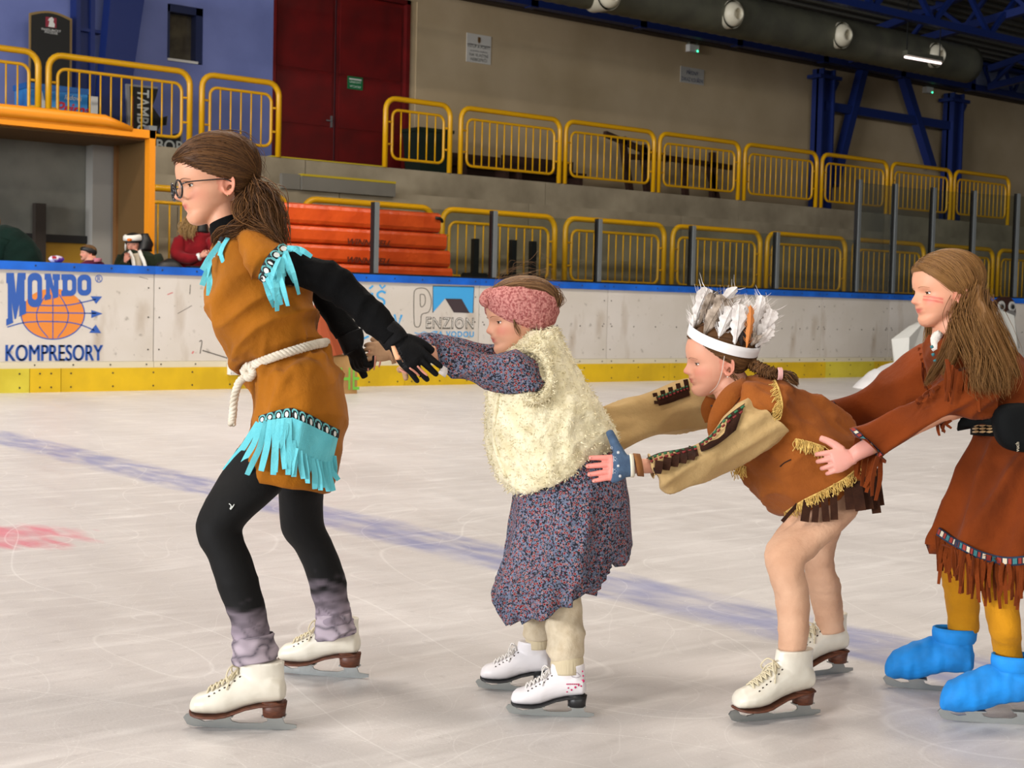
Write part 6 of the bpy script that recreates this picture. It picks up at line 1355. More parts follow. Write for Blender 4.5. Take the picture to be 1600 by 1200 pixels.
# hair and braid
fn = h3.hairline([(-5, -60), (30, -45), (60, -30), (80, -22), (95, -2), (110, 18), (125, 38), (140, 54), (158, 66), (172, 200), (210, 200)], 7, 8); hg = h3.hair(fn); c1, c2 = '38200f', '7a5430'
ss = [h3.strands([(58, 44, 150), (40, 60, 130), (22, 68, 114), (0, 72, 100)], [(-92, 25, 75)], 220, .0013, 71, 2, 6, 7), h3.strands([(-14, 70, 92), (-28, 66, 66), (-40, 58, 44)], [(-92, 25, 72)], 110, .0012, 72, 1.5, 6, 6),
      h3.strands([(60, 0, 175), (0, 20, 200), (-50, 20, 180)], [(-92, 20, 80)], 160, .0014, 73, 1.5, 14, 8)]
bp_ = crom(np.array([W(1172, 566, 3.60), W(1186, 575, 3.56), W(1202, 582, 3.54), W(1218, 584, 3.53)]), 12); br = []
for ph in (0, 2.094, 4.189):
    Q = [];
    for i, p in enumerate(bp_):
        t = unit(bp_[min(i+1, len(bp_)-1)]-bp_[max(0, i-1)]); u = unit(np.cross(t, FW)); a = i*.62+ph; Q.append(p+u*.011*math.sin(a)-FW*.007*math.sin(2*a)*1.0)
    br.append(bundle(Q, [.005, .006, .005], 34, .0013, 74+int(ph), .0006, 1))
br.append(bundle([W(1218, 584, 3.53), W(1230, 585, 3.525), W(1240, 593, 3.52), W(1247, 604, 3.515)], [.006, .010, .009, .003], 110, .0012, 78, .002))
br.append(bundle([h3.T((-10, 70, 60)), W(1150, 590, 3.55), W(1158, 602, 3.53), W(1165, 612, 3.52)], [.004, .006, .006, .004], 14, .0007, 79, .003))
G_, t_ = [hg], [np.full(len(hg[0]), .3)]
for g, t in ss+br: G_.append(g); t_.append(t)
mk('hair', join(*G_), M_hair, per, tint=hair_tint(np.concatenate(t_), c1, c2))
mk('hair_tie', join(*[tube([W(1216+q, 584, 3.53)+UP*.0135*math.cos(t)-FW*.0135*math.sin(t) for t in np.linspace(0, 2*PI, 14)[:-1]], .0024, 6, closed=True) for q in (0, 2.4, 4.8)]), mat('tie_pink', 'd4a4a0', .8), per)
mk('earring', tube(h3.T(np.array([(-3, 76, 52), (-3, 80, 52)])), .002, 8), mat('pearl', 'd8d0c0', .3), per)
mk('elastic', tube([W(1132, 556, 3.545), W(1127, 585, 3.54), W(1120, 603, 3.56), W(1109, 614, 3.60)], .0008, 6, 5), mat('elastic_white', 'cfc6bc', .8), per)
# feather headdress
Cc = W(1131, 530, 3.62); Aa = (W(1183.5, 545, 3.62)-W(1077.5, 515, 3.62))/2; Bb = -FW*.082-UP*.026; Nn = unit(np.cross(Aa, Bb)); Nn = Nn if Nn@UP > 0 else -Nn
th = np.arange(64)*2*PI/64
rg_ = lambda k, h: Cc+1.035*k*(np.cos(th)[:, None]*Aa+np.sin(th)[:, None]*Bb)+Nn*h
hdr = mk('headdress', ringmesh([rg_(1, -.013), rg_(1.01, 0), rg_(1.02, .013), rg_(.985, .013), rg_(.97, -.013), rg_(1, -.013)], False), mat('card_white', 'e2e0e0', .7), per); hdr['label'] = 'white card headband with feathers'
M_fw = mat('feather_white', 'dcd6d2', .8); noise_mix(M_fw, 'e4dfdb', 'c8c0bc', 60); M_fg = mat('feather_greybrown', '8a7866', .8); noise_mix(M_fg, 'b4a494', '5c4c3e', 40); M_fb = mat('feather_black', '2a201c', .8); M_fo = mat('feather_orange', 'c07638', .8)
def feather(b, t, wpx, d0, d1, m, bend, seed):
    r = np.random.default_rng(seed); p0, p1 = W(*b, d0), W(*t, d1); ax = unit(p1-p0); sd = unit(np.cross(ax, FW)); sc = wpx*1.35/628; k = 18; V, Fc = [], []
    for i in range(k):
        u = i/(k-1); c = p0*(1-u)+p1*u+sd*bend*math.sin(PI*u)-FW*.010*math.sin(PI*u)
        wv = sc*.5*(.30 if u < .10 else float(np.interp(u, [.1, .3, .6, .8, .92, 1], [.45, .85, 1, .82, .5, .08])))
        jl, jr = r.uniform(.6, 1.12), r.uniform(.6, 1.12)
        V += [c+sd*wv*jl+ax*wv*.9+FW*.001, c+sd*wv*.45*jl-FW*.0012, c-FW*.0024, c-sd*wv*.45*jr-FW*.001, c-sd*wv*jr+ax*wv*.9+FW*.004, c+FW*.0008]
    for i in range(k-1):
        for q in range(6): Fc.append((i*6+q, i*6+(q+1) % 6, i*6+6+(q+1) % 6, i*6+6+q))
    g = (np.array(V), Fc)
    barbs = []
    for _ in range(26):
        u = r.uniform(.08, .98); c = p0*(1-u)+p1*u+sd*bend*math.sin(PI*u); s_ = r.choice([-1, 1]); L_ = sc*.55*r.uniform(.9, 1.4); barbs.append(tube([c, c+(sd*s_*.8+ax*.7)*L_*.7, c+(sd*s_+ax*1.1)*L_], [.0007, .0006, .0002], 3))
    mk('feather', join(g, *barbs, tube([p0*(1-u)+p1*u+sd*bend*math.sin(PI*u)-FW*(.0025+.010*math.sin(PI*u)) for u in np.linspace(0, .95, 8)], [.0013]*6+[.0008, .0004], 5)), m, hdr, False)
for i, (b, t, w_, d0, d1, m_, be) in enumerate([
    ((1100, 512), (1118, 455), 16, 3.69, 3.70, M_fb, 0), ((1150, 520), (1172, 470), 15, 3.69, 3.71, M_fw, 0), ((1125, 515), (1140, 462), 15, 3.70, 3.71, M_fg, 0), ((1168, 528), (1186, 486), 14, 3.69, 3.70, M_fg, 0),
    ((1084, 508), (1106, 451), 20, 3.63, 3.63, M_fw, .004), ((1092, 510), (1113, 458), 14, 3.62, 3.62, M_fg, .0), ((1098, 520), (1152, 449), 15, 3.60, 3.60, M_fw, .008), ((1100, 524), (1134, 466), 24, 3.565, 3.57, M_fg, .004), ((1126, 528), (1158, 467), 9, 3.575, 3.59, M_fw, .004),
    ((1122, 530), (1143, 481), 17, 3.56, 3.555, M_fw, .002), ((1114, 524), (1124, 496), 16, 3.585, 3.58, M_fb, 0), ((1132, 530), (1145, 497), 16, 3.575, 3.575, M_fb, 0), ((1148, 538), (1155, 476), 20, 3.555, 3.55, M_fw, 0), ((1158, 543), (1161, 503), 17, 3.565, 3.56, M_fb, 0), ((1166, 546), (1173, 477), 9, 3.545, 3.545, M_fo, -.002),
    ((1172, 540), (1191, 462), 17, 3.60, 3.60, M_fw, 0), ((1178, 541), (1195, 474), 20, 3.61, 3.62, M_fw, 0), ((1181, 541), (1207, 484), 20, 3.59, 3.59, M_fw, -.003), ((1181, 543), (1206, 514), 14, 3.58, 3.58, M_fw, 0), ((1174, 540), (1183, 524), 12, 3.56, 3.555, M_fg, 0), ((1083, 512), (1082, 492), 10, 3.60, 3.60, M_fw, 0)]):
    feather(b, t, w_, d0, d1, m_, be, 200+i)
skate(per, 'figure_skate', (1167, 1128), (1281, 1116), 1.0, 'k3', top=1.06)
skate(per, 'figure_skate', (1222, 1061), (1332, 1050), 1.0, 'k3', top=1.06)
# ================================================================== LONG-HAIRED GIRL (rust dress, blue skate covers)
M_rust = cloth('dress_rust_suede', '78340c', '602808', 6); M_must = cloth('tights_mustard', 'c08414', 'ac7410', 12, .8); M_wfur = mat('fur_white', 'd8d0c6', .95); bump(M_wfur, 150, .6, .005)
M_bnavy = mat('braid_navy', '1c2c44', .8); M_bred = mat('braid_red', '8a2a20', .8); M_bcream = mat('braid_cream', 'c8bca4', .8); M_bteal = mat('braid_teal', '2f6a70', .8); M_pouch = mat('pouch_black', '07090a', .8, 0, .15)
h4 = Head(1478, 452, 3.55, .885, yaw=10, pitch=2, nose=1.05)
T4 = [(1454, 524, 1508, 514, 3.55, .055), (1446, 545, 1548, 528, 3.55, .12), (1457, 585, 1590, 560, 3.55, .155), (1482, 620, 1622, 600, 3.55, .15), (1502, 645, 1642, 636, 3.55, .14), (1524, 668, 1650, 662, 3.55, .125), (1522, 692, 1660, 692, 3.55, .13), (1510, 732, 1672, 740, 3.55, .15), (1492, 780, 1678, 795, 3.55, .165), (1462, 838, 1686, 872, 3.55, .185), (1458, 852, 1688, 892, 3.55, .19)]
S4 = [(1545, 575, 1545, 660, 3.44, .07), (1500, 582, 1512, 655, 3.42, .064), (1467, 600, 1480, 655, 3.41, .055), (1438, 627, 1450, 672, 3.405, .048), (1395, 645, 1425, 690, 3.40, .044), (1353, 661, 1397, 708, 3.395, .042), (1327, 670, 1378, 721, 3.39, .042)]
S4F = [(1455, 535, 1495, 625, 3.66, .065), (1414, 552, 1432, 640, 3.69, .058), (1378, 588, 1392, 658, 3.72, .05), (1340, 610, 1355, 664, 3.75, .045), (1298, 628, 1322, 666, 3.78, .042)]
A4 = [(1540, 590, 1540, 645, 3.45, .05), (1450, 635, 1462, 668, 3.41, .034), (1385, 664, 1402, 697, 3.40, .028), (1340, 690, 1352, 717, 3.395, .022), (1325, 702, 1334, 726, 3.40, .019)]
A4F = [(1460, 560, 1490, 610, 3.66, .04), (1370, 610, 1385, 645, 3.73, .03), (1300, 638, 1312, 662, 3.78, .022), (1270, 650, 1275, 672, 3.79, .018)]
L4F = [(1480, 800, 1560, 800, 3.64, .075), (1474, 860, 1545, 860, 3.66, .062), (1473, 905, 1533, 903, 3.675, .052), (1480, 950, 1529, 945, 3.69, .044), (1484, 990, 1528, 985, 3.70, .04)]
L4N = [(1530, 800, 1615, 800, 3.53, .06), (1532, 870, 1602, 870, 3.49, .055), (1536, 930, 1590, 920, 3.45, .05), (1547, 985, 1593, 980, 3.425, .043), (1552, 1008, 1594, 1004, 3.435, .036), (1557, 1038, 1598, 1034, 3.44, .028)]
nk4 = loft([(1458, 490, 1510, 480, 3.55, .042), (1458, 512, 1512, 500, 3.55, .046), (1456, 535, 1520, 522, 3.55, .055)], 22, 3)
hn4 = hand_geo(W(1330, 714, 3.405), pxdir(-.95, .25, .05), pxdir(-.25, -.9, .1), pxdir(.0, .1, 1), .90, ((12, 38, 30), (14, 42, 32), (16, 44, 34), (18, 46, 36)), (.14, .04, -.06, -.16), (55, 15, 20), 1.05, .74)
hf4 = hand_geo(W(1272, 662, 3.79), pxdir(-1, .2, -.05), pxdir(0, -1, -.1), pxdir(0, .1, -1), .85, ((10, 20, 16),)*4, (.1, .03, -.03, -.1), (40, 10, 10), 1.0, .85)
body = union(h4.skull()+[nk4, loft(T4, 26, 3, k=.78), loft(A4, 16, 3, k=.9), loft(A4F, 16, 3, k=.9), loft(L4F, 18, 3, k=.84), loft(L4N, 18, 3, k=.84)]+hf4, .0031, 2); body = join(body, union(hn4, .0021, 2))
ld, lash = h4.lids(droop=.04); body = join(body, ld)
def marks(L, mixc):
    z, x = L[:, 2], L[:, 0]
    for z0 in (76, 67): mixc('c8504c', .75*(L[:, 1] > 22)*(L[:, 1] < 62)*np.exp(-((z-z0-(x-60)*.28)/2.6)**4)*(x > 38))
tint = h4.paint(body[0], 'd59a7c', 'b8584e', .4, marks); px_, py_ = pxy(body[0]); fg = (px_ < 1365)&(py_ > 640)&(py_ < 745); tint[fg] = np.array(hx('d29486'))
per = mk('person', body, M_skin, tint=tint, org=(*onZ(1540, 1110)[:2], 0)); K4 = per
tag(per, 'long-haired girl in rust fringed dress and blue skate covers', 'person', GP)
h4.eyes(per, gaze=(-.05, -.1)); mk('eyelash', lash, mat('lash_brown3', '4a3424', .7), per); mk('eyebrow', h4.brows(.0011), mat('brow_blond', '9a6e4a', .8), per)
mk('tights_leg', folds(loft(L4N, 40, 8), .003, 18, 5, 3, 91), M_must, per); mk('tights_leg', folds(loft(L4F, 40, 8), .003, 18, 5, 3, 92), M_must, per)
dg4 = loft(T4, 110, 12, hem=.02, cap=False); dg4 = folds(dg4, .050, 7.5, 75, 5, 93, lambda V: np.clip((pxy(V)[1]-665)/70, 0, 1)); dg4 = folds(dg4, .014, 10, 20, 3, 94, lambda V: np.clip((660-pxy(V)[1])/60, 0, 1))
d4 = mk('dress', dg4, M_rust, per); TD4 = bvh(dg4)
sg4 = folds(loft(S4, 60, 12, hem=.04, cap=False), .022, 12, 28, 4.5, 95); sl4 = mk('dress_sleeve', sg4, M_rust, d4); TS4 = bvh(sg4)
sf4 = folds(loft(S4F, 50, 12, hem=.04, cap=False), .024, 11, 30, 4, 96); sl4f = mk('dress_sleeve', sf4, M_rust, d4); TF4 = bvh(sf4)
def braid(top, bot, tree, par, n, d0):
    """woven braid: navy band with red, cream and teal squares"""
    mk('woven_braid', band_strip(top, bot, tree, .009), M_bnavy, par)
    T_, B_ = crom(np.array(top, float), 20), crom(np.array(bot, float), 20); k = len(T_)-1; cells = {0: [], 1: [], 2: []}
    for i in range(n):
        a, b = T_[int(i/n*k)], T_[int((i+.78)/n*k)]; c, d = B_[int((i+.78)/n*k)], B_[int(i/n*k)]; m_ = [a*.82+d*.18, b*.82+c*.18, b*.18+c*.82, a*.18+d*.82]
        cells[(0, 1, 0, 2)[i % 4]].append((np.array([S(*q, tree, .0115, d0) for q in m_]), [(0, 1, 2, 3)]))
    for j, m_ in ((0, M_bred), (1, M_bcream), (2, M_bteal)): 
        if cells[j]: mk('braid_squares', join(*cells[j]), m_, par, False)
braid([(1328, 671), (1342, 685), (1360, 702), (1373, 716)], [(1336, 668), (1350, 681), (1368, 697), (1381, 711)], TS4, sl4, 9, 3.35)
braid([(1296, 630), (1304, 640), (1312, 652), (1318, 662)], [(1303, 627), (1311, 637), (1320, 649), (1326, 659)], TF4, sl4f, 6, 3.74)
braid([(1468, 824), (1488, 838), (1510, 850), (1536, 862), (1570, 870), (1605, 868), (1640, 862)], [(1463, 836), (1484, 850), (1508, 863), (1534, 876), (1570, 884), (1605, 882), (1640, 876)], TD4, d4, 26, 3.4)
rs4 = np.random.default_rng(9)
def strips(line_, vec, ln, cnt, tree, par, wd, d0, seed, lift=.005):
    r = np.random.default_rng(seed); L_ = crom(np.array(line_, float), 12)
    for k in range(cnt):
        p = L_[int((k+.5)/cnt*(len(L_)-1))]; e = p+np.array(vec)*ln*r.uniform(.7, 1.12)+np.array([r.normal()*4, 0]); md = (p+e)/2+np.array([r.normal()*3, 0]); a = S(*p, tree, lift, d0); dd = (a-CAM)@FW
        mk('fringe_strip', ribbon([a, W(*md, dd-.010+r.uniform(-.01, .006)), W(*e, dd-.006+r.uniform(-.014, .01))], [wd, wd*.9, wd*.6], FW+RT*r.uniform(-.7, .7)), M_rust, par, False)
strips([(1464, 836), (1484, 850), (1508, 863), (1534, 876), (1570, 884), (1605, 882)], (-.02, 1), 62, 34, TD4, d4, .011, 3.4, 1); strips([(1470, 845), (1500, 860), (1530, 873), (1580, 882)], (-.05, 1), 50, 18, TD4, d4, .010, 3.4, 2, .012)
strips([(1338, 682), (1352, 696), (1366, 709), (1377, 718)], (-.12, 1), 62, 9, TS4, sl4, .013, 3.35, 3)
strips([(1478, 560), (1492, 575), (1510, 585), (1530, 590)], (-.02, 1), 60, 11, TS4, sl4, .009, 3.34, 4, .008); strips([(1436, 540), (1440, 560), (1444, 580)], (.15, 1), 40, 5, TF4, sl4f, .008, 3.6, 5)
strips([(1440, 622), (1455, 610), (1470, 602)], (-.5, .55), 26, 5, TS4, sl4, .008, 3.34, 6); strips([(1463, 664), (1475, 660), (1490, 655)], (.1, 1), 18, 5, TS4, sl4, .008, 3.4, 7)
# white fur collar with beads
cf = [tube([W(1463, 548, 3.49), W(1462, 530, 3.50), W(1470, 520, 3.49)], [.010, .013, .008], 10, 4), tube([W(1500, 528, 3.44), W(1515, 515, 3.43), W(1528, 520, 3.43), W(1530, 535, 3.43)], [.009, .016, .015, .008], 10, 4)]

for c_ in cf: mk('fur_collar', folds(c_, .004, 40, 30, 1.2, 97), M_wfur, d4)
mk('collar_beads', join(*[tube([W(x, y, 3.42), W(x+2, y+4, 3.42)], .004, 6) for x, y in ((1455, 540), (1457, 552), (1460, 562), (1509, 540), (1514, 546), (1524, 538))]), M_bteal, d4)
# beaded belt and pouch
bl4 = mk('belt', loft([(1519, 655, 1652, 652, 3.55, .134), (1521, 668, 1654, 665, 3.55, .134), (1521, 680, 1656, 678, 3.55, .134)], 40, 3, cap=False), M_pouch, per)
TB4 = bvh(loft([(1519, 655, 1652, 652, 3.55, .134), (1521, 668, 1654, 665, 3.55, .134), (1521, 680, 1656, 678, 3.55, .134)], 40, 3))
M_bone = mat('bead_bone', 'c8a878', .4); bd_ = []
for row in range(4):
    for c in range(3): x = 1520+c*11; y = 660+row*5; bd_.append(tube([S(x, y, TB4, .003, 3.42), S(x+4.5, y-.4, TB4, .0045, 3.42), S(x+9, y-.8, TB4, .003, 3.42)], [.0018, .0034, .0018], 8))
mk('bone_beads', join(*bd_), M_bone, bl4)
pc, ax_, ay_ = W(1596, 668, 3.365), RT, UP; ths = np.arange(28)*2*PI/28
pr = []
for z_, k_ in ((.028, .90), (.018, 1.0), (-.005, 1.02), (-.02, .98), (-.03, .82), (-.033, .5)):
    pr.append(pc+FW*z_+k_*(np.outer(np.sign(np.cos(ths))*abs(np.cos(ths))**.75*.062, ax_)+np.outer(np.sign(np.sin(ths))*abs(np.sin(ths))**.75*.056, ay_-.15*RT)))
po = mk('belt_pouch', ringmesh(pr), M_pouch, per); po['label'] = 'black belt pouch'
mk('pouch_strap', ribbon([W(1556, 655, 3.38), W(1530, 652, 3.405), W(1510, 660, 3.42), W(1506, 670, 3.44)], .032, FW, .006), M_pouch, po)
mk('pouch_print', text_geo('vuch', .012, W(1592, 698, 3.33), UP, -RT, .0015), M_bcream, po, False)
# hair
fn = h4.hairline([(-5, -50), (25, -36), (55, -24), (80, -16), (98, 6), (112, 34), (130, 58), (148, 76), (158, 200), (210, 200)], 8, 8); hg = h4.hair(fn); c1, c2 = '6a4826', '8a6438'
ss = [h4.strands([(76, 8, 158), (50, 8, 184), (10, 8, 200), (-40, 6, 194)], [(-30, 76, 70), (-60, 64, 55), (-85, 45, 45), (-98, 20, 40)], 420, .0014, 101, 2.2, 6, 9, sag=-.03),
      h4.strands([(74, 14, 154), (66, 36, 142)], [(-14, 78, 92), (-20, 76, 70)], 120, .0013, 102, 2.0, 4, 5), h4.strands([(70, -8, 160), (0, -20, 198)], [(-60, -60, 60)], 120, .0015, 103, 2, 10, 12)]
gd = [([h4.T((-40, 72, 90)), W(1508, 492, 3.48), W(1515, 520, 3.42), W(1530, 555, 3.38), W(1545, 590, 3.35), W(1552, 614, 3.34)], [.020, .024, .026, .026, .024, .012], 190),
      ([h4.T((-70, 58, 80)), W(1528, 490, 3.47), W(1538, 525, 3.42), W(1552, 560, 3.385), W(1566, 592, 3.36), W(1572, 618, 3.35)], [.020, .024, .026, .026, .024, .01], 190),
      ([h4.T((-95, 30, 80)), W(1544, 490, 3.5), W(1556, 520, 3.45), W(1570, 550, 3.42), W(1582, 575, 3.40), W(1592, 592, 3.39)], [.01, .014, .016, .016, .012, .006], 130),
      ([h4.T((-92, -10, 90)), W(1545, 488, 3.56), W(1560, 520, 3.52), W(1578, 552, 3.48), W(1590, 585, 3.45)], [.012, .018, .02, .016, .008], 110),
      ([h4.T((-22, 76, 66)), W(1494, 500, 3.47), W(1488, 525, 3.45), W(1474, 560, 3.43), W(1458, 585, 3.40), W(1444, 604, 3.39)], [.007, .011, .012, .011, .009, .003], 120),
      ([h4.T((-30, 74, 60)), W(1500, 505, 3.45), W(1496, 535, 3.42), W(1485, 565, 3.39), W(1470, 590, 3.37)], [.006, .012, .012, .010, .004], 90),
      ([h4.T((-50, 70, 70)), W(1518, 520, 3.42), W(1532, 560, 3.36), W(1528, 595, 3.345), W(1535, 615, 3.34)], [.012, .02, .022, .018, .01], 120),
      ([h4.T((20, -50, 60)), W(1452, 520, 3.62), W(1450, 545, 3.62), W(1455, 570, 3.60)], [.006, .01, .01, .005], 50)]
bs = [bundle(g_, r_, int(c_*2.2), .0007, 110+i, .0012) for i, (g_, r_, c_) in enumerate(gd)]
vol = folds(loft([(1506, 430, 1522, 428, 3.53, .02), (1504, 460, 1530, 452, 3.53, .05), (1504, 492, 1542, 484, 3.49, .06), (1507, 522, 1556, 510, 3.455, .055), (1514, 560, 1572, 548, 3.42, .045), (1526, 592, 1582, 578, 3.395, .035), (1542, 608, 1580, 598, 3.385, .02)], 40, 8), .006, 34, 65, 8, 121)
G_, t_ = [hg, vol], [np.full(len(hg[0])+len(vol[0]), .3)]
for g, t in ss+bs: G_.append(g); t_.append(t)
mk('hair', join(*G_), M_hair, per, tint=hair_tint(np.concatenate(t_), c1, c2))
skate(per, 'skate_with_cover', (1411, 1075), (1535, 1085), .97, 'cover'); skate(per, 'skate_with_cover', (1498, 1127), (1632, 1134), .97, 'cover')
# ================================================================== SPECTATORS BEHIND THE BOARDS
GS = 'spectators behind the boards'
YS = 14.75
def fig(rows, m, name, par, amp=.012, ang=60, seed=1): return mk(name, folds(loft(rows, 40, 8), amp, 6, ang, 2.5, seed), m, par)
HANDS = []
def attach(ps, col):                                   # hands become part of the body mesh
    me = ps.data; o = WORG[ps.name]; V = np.array([v.co for v in me.vertices])+o; Fc = [tuple(q.vertices) for q in me.polygons]
    t = np.empty(len(V)*4); me.color_attributes['tint'].data.foreach_get('color', t); t = t.reshape(-1, 4)[:, :3]
    g = join((V, Fc), *HANDS); T = np.vstack([t, np.tile(hx(col), (len(g[0])-len(V), 1))])
    ps.data = rawmesh('person', g[0]-o, g[1], M_skin, True, T); HANDS.clear()
CAMB = (-FW, RT, UP)                                   # basis of a head that looks at the camera
def ground_rows(x, y, d, hw, z0=.12):                  # legs reach the walkway floor
    return None
def legs(px_, d, hip_y, half, zf):
    out = []
    for s_ in (-1, 1):
        top_ = W(px_+s_*half, hip_y, d); bot = np.array([top_[0], top_[1], zf]); out.append(tube([top_+[0, 0, .1], (top_+bot)/2, bot], [.09, .07, .055], 14, 3))
    return out
def boots(par, px_, d, hip_y, half, zf):
    for s_ in (-1, 1):
        t = W(px_+s_*half, hip_y, d); mk('shoe', tube([(t[0], t[1]+.06, zf+.05), (t[0], t[1]-.05, zf+.045), (t[0], t[1]-.16, zf+.03)], [.05, .052, .03], 12, 3), M_black, par)
M_jgreen = cloth('jacket_olive', '1e2616', '161c10', 6); M_jred = cloth('jacket_red', '7a1018', '600c12', 6); M_jdk = cloth('jacket_dark_green', '06201a', '041812', 6); M_jeans = cloth('trousers_dark', '14161c', '1a1c22', 8)
# child with open mouth and black headband
d_ = dep(137, 396, YS-.2); hs = Head(137, 396, d_, .80, yaw=38, pitch=-6)
zf_ = .42
step_ = mk('bench_step', box(onY(100, 400, YS)[0], onY(175, 400, YS)[0], YS-.42, YS+.1, .12, zf_), M_bench, None, False); tag(step_, 'brown wooden step the shouting child stands on', 'step'); mk('tread', box(onY(98, 400, YS)[0], onY(177, 400, YS)[0], YS-.44, YS+.12, zf_-.0, zf_+.02), M_bench, step_, False)
tr_rows = [(134, 408, 152, 407, d_, .06), (124, 416, 164, 414, d_, .11), (122, 440, 168, 440, d_, .13), (122, 480, 166, 480, d_, .13)]
b_ = union(hs.skull()+[loft([(132, 400, 150, 400, d_, .05), (132, 412, 152, 412, d_, .055)], 18, 3), loft(tr_rows, 20, 3, k=.8)]+legs(144, d_, 478, 9, zf_+.02), .006, 2)
Lm = hs.inv(b_[0]); mw = (Lm[:, 0] > 55)*np.exp(-((abs(Lm[:, 1])/15)**2+((Lm[:, 2]-40)/11)**2)**2)
b_ = (b_[0]-np.outer(mw*26*hs.s, hs.A[0]), b_[1])          # the open mouth is a real hollow
mouth_w = mw
def mouth(L, mixc): mixc('8a3430', 1.0*mouth_w)
ps = mk('person', b_, M_skin, tint=hs.paint(b_[0], 'c88e78', 'a04840', .5, mouth)); tag(ps, 'shouting child in black headband and pink hood behind the boards', 'person', GS)
hs.eyes(ps); fig(tr_rows, cloth('jacket_magenta', '5a1430', '3a1020', 8), 'jacket', ps, .01); mk('trousers', join(*legs(144, d_, 478, 9, zf_+.02)), M_jeans, ps); boots(ps, 144, d_, 478, 9, zf_+.02)
mk('hood', wrinkle(loft([(146, 404, 160, 404, d_-.05, .06), (148, 410, 158, 410, d_-.05, .07)], 18, 4), .006, 9), cloth('hood_pink', 'c07884', 'a86470', 9), ps)
for sd in (-1, 1): mk('sleeve', wrinkle(tube([W(144+sd*18, 418, d_), W(144+sd*23, 440, d_-.03), W(144+sd*16, 458, d_-.10)], [.05, .045, .04], 12, 4), .004, 9), bpy.data.materials['jacket_magenta'], ps); HANDS.append(union(hand_geo(W(144+sd*16, 458, d_-.10), pxdir(-sd*.6, .6, -.2), pxdir(sd*.5, -.5, -.5), pxdir(0, 0, 1), .75), .005, 1))
hg = hs.hair(hs.hairline([(-5, -50), (40, -35), (80, -15), (105, 30), (130, 66), (150, 84), (158, 200), (210, 200)], 9, 9)); st = hs.strands([(60, 0, 180), (0, 10, 200), (-50, 10, 185)], [(-95, 30, 90)], 90, .003, 301, 2, 20, 20)
mk('hair', join(hg, st[0]), M_hair, ps, tint=hair_tint(np.concatenate([np.full(len(hg[0]), .3), st[1]]), '4a301c', '8a6a44'))
def hband(H, off, q, z0, sl, hw):
    P = []; c0 = np.array([-5, 0, 100.])
    for t in np.arange(60)*2*PI/60:
        ct, st_ = math.cos(t), math.sin(t); zz = z0+sl*ct+q*hw; D = np.array([[95*ct, 74*st_, zz-100]]); D /= np.linalg.norm(D); P.append(c0+D[0]*(H.shell_r(D)[0]+off))
    return H.T(np.array(P))
mk('headband', ringmesh([hband(hs, o_, q, 128, 20, 28) for o_, q in ((1, -1), (8, -.8), (10, 0), (8, .8), (1, 1))], False), M_black, ps)
attach(ps, 'c88e78')
# grown-up in penguin hat
d_ = dep(209, 385, YS); hs = Head(209, 380, d_, .98, yaw=-6, pitch=10, basis=CAMB)
tr_rows = [(203, 390, 217, 390, d_, .06), (192, 396, 236, 394, d_, .12), (184, 412, 252, 410, d_, .15), (184, 450, 254, 450, d_, .17), (188, 500, 250, 500, d_, .16)]
b_ = union(hs.skull()+[loft([(201, 384, 218, 384, d_, .05), (202, 396, 218, 396, d_, .055)], 18, 3), loft(tr_rows, 20, 3, k=.8)]+legs(218, d_, 498, 14, .12), .006, 2)
ps = mk('person', b_, M_skin, tint=hs.paint(b_[0], 'c88e78', 'a85048', .3)); tag(ps, 'person in penguin hat and olive jacket behind the boards', 'person', GS)
hs.eyes(ps); fig(tr_rows, M_jgreen, 'jacket', ps, .02, 20, 5); mk('trousers', join(*legs(218, d_, 498, 14, .12)), M_jeans, ps); boots(ps, 218, d_, 498, 14, .12)
for sx in ((186, 414, 180, 440, 196, 404), (250, 414, 256, 440, 236, 446)):
    mk('sleeve', wrinkle(tube([W(sx[0]+(8 if sx[0] < 200 else -8), 402, d_), W(sx[2], sx[3], d_-.08), W(sx[4], sx[5]+6, d_-.22)], [.075, .07, .05], 14, 5), .008, 7), M_jgreen, ps)
    HANDS.append(union(hand_geo(W(sx[4], sx[5]+5, d_-.22), pxdir(.25, -1, -.1), pxdir(1, .2, 0), pxdir(0, 0, -1), .9), .005, 1))
hs.hair(lambda P: np.full(len(P), 8.0))
hat = mk('penguin_hat', hs.hair(lambda P: np.where(P[:, 2] > 108-18*(P[:, 0] < 30)-50*(P[:, 0] < -20), 16.0, -4.0)), M_black, ps)
mk('hat_face', ringmesh([hband(hs, o_, q, 150, 8, 32)[np.r_[47:60, 0:14]] for o_, q in ((6, -1), (20, -.85), (24, 0), (20, .85), (6, 1))], True), mat('hat_white', 'd4d0c8', .9), hat)
mk('hat_beak', tube(hs.T(np.array([(104, 30, 150), (126, 8, 146), (126, -8, 146), (104, -30, 150)])), [.006, .016, .016, .006], 10, 4), mat('beak_orange', 'd86a14', .7), hat)
for sd in (-1, 1): mk('hat_eye', tube(hs.T(np.array([(100, sd*42, 160), (108, sd*44, 160)])), .004, 8), M_black, hat); mk('ear_flap', tube(hs.T(np.array([(10, sd*82, 100), (16, sd*88, 60), (20, sd*92, 20)])), [.012, .012, .005], 10, 4), bpy.data.materials['hat_white'], hat)
mk('hood', wrinkle(loft([(222, 366, 232, 366, d_+.05, .08), (218, 380, 238, 380, d_+.04, .1), (214, 392, 236, 392, d_+.02, .1)], 20, 4), .015, 8), M_black, ps)
mk('scarf', join(ribbon([W(202, 393, d_-.1), W(206, 400, d_-.16), W(209, 412, d_-.19), W(211, 430, d_-.2)], .035, FW, .02), ribbon([W(218, 392, d_-.1), W(221, 400, d_-.16), W(226, 412, d_-.19), W(228, 430, d_-.2)], .035, FW, .02)), bpy.data.materials['hat_white'], ps)
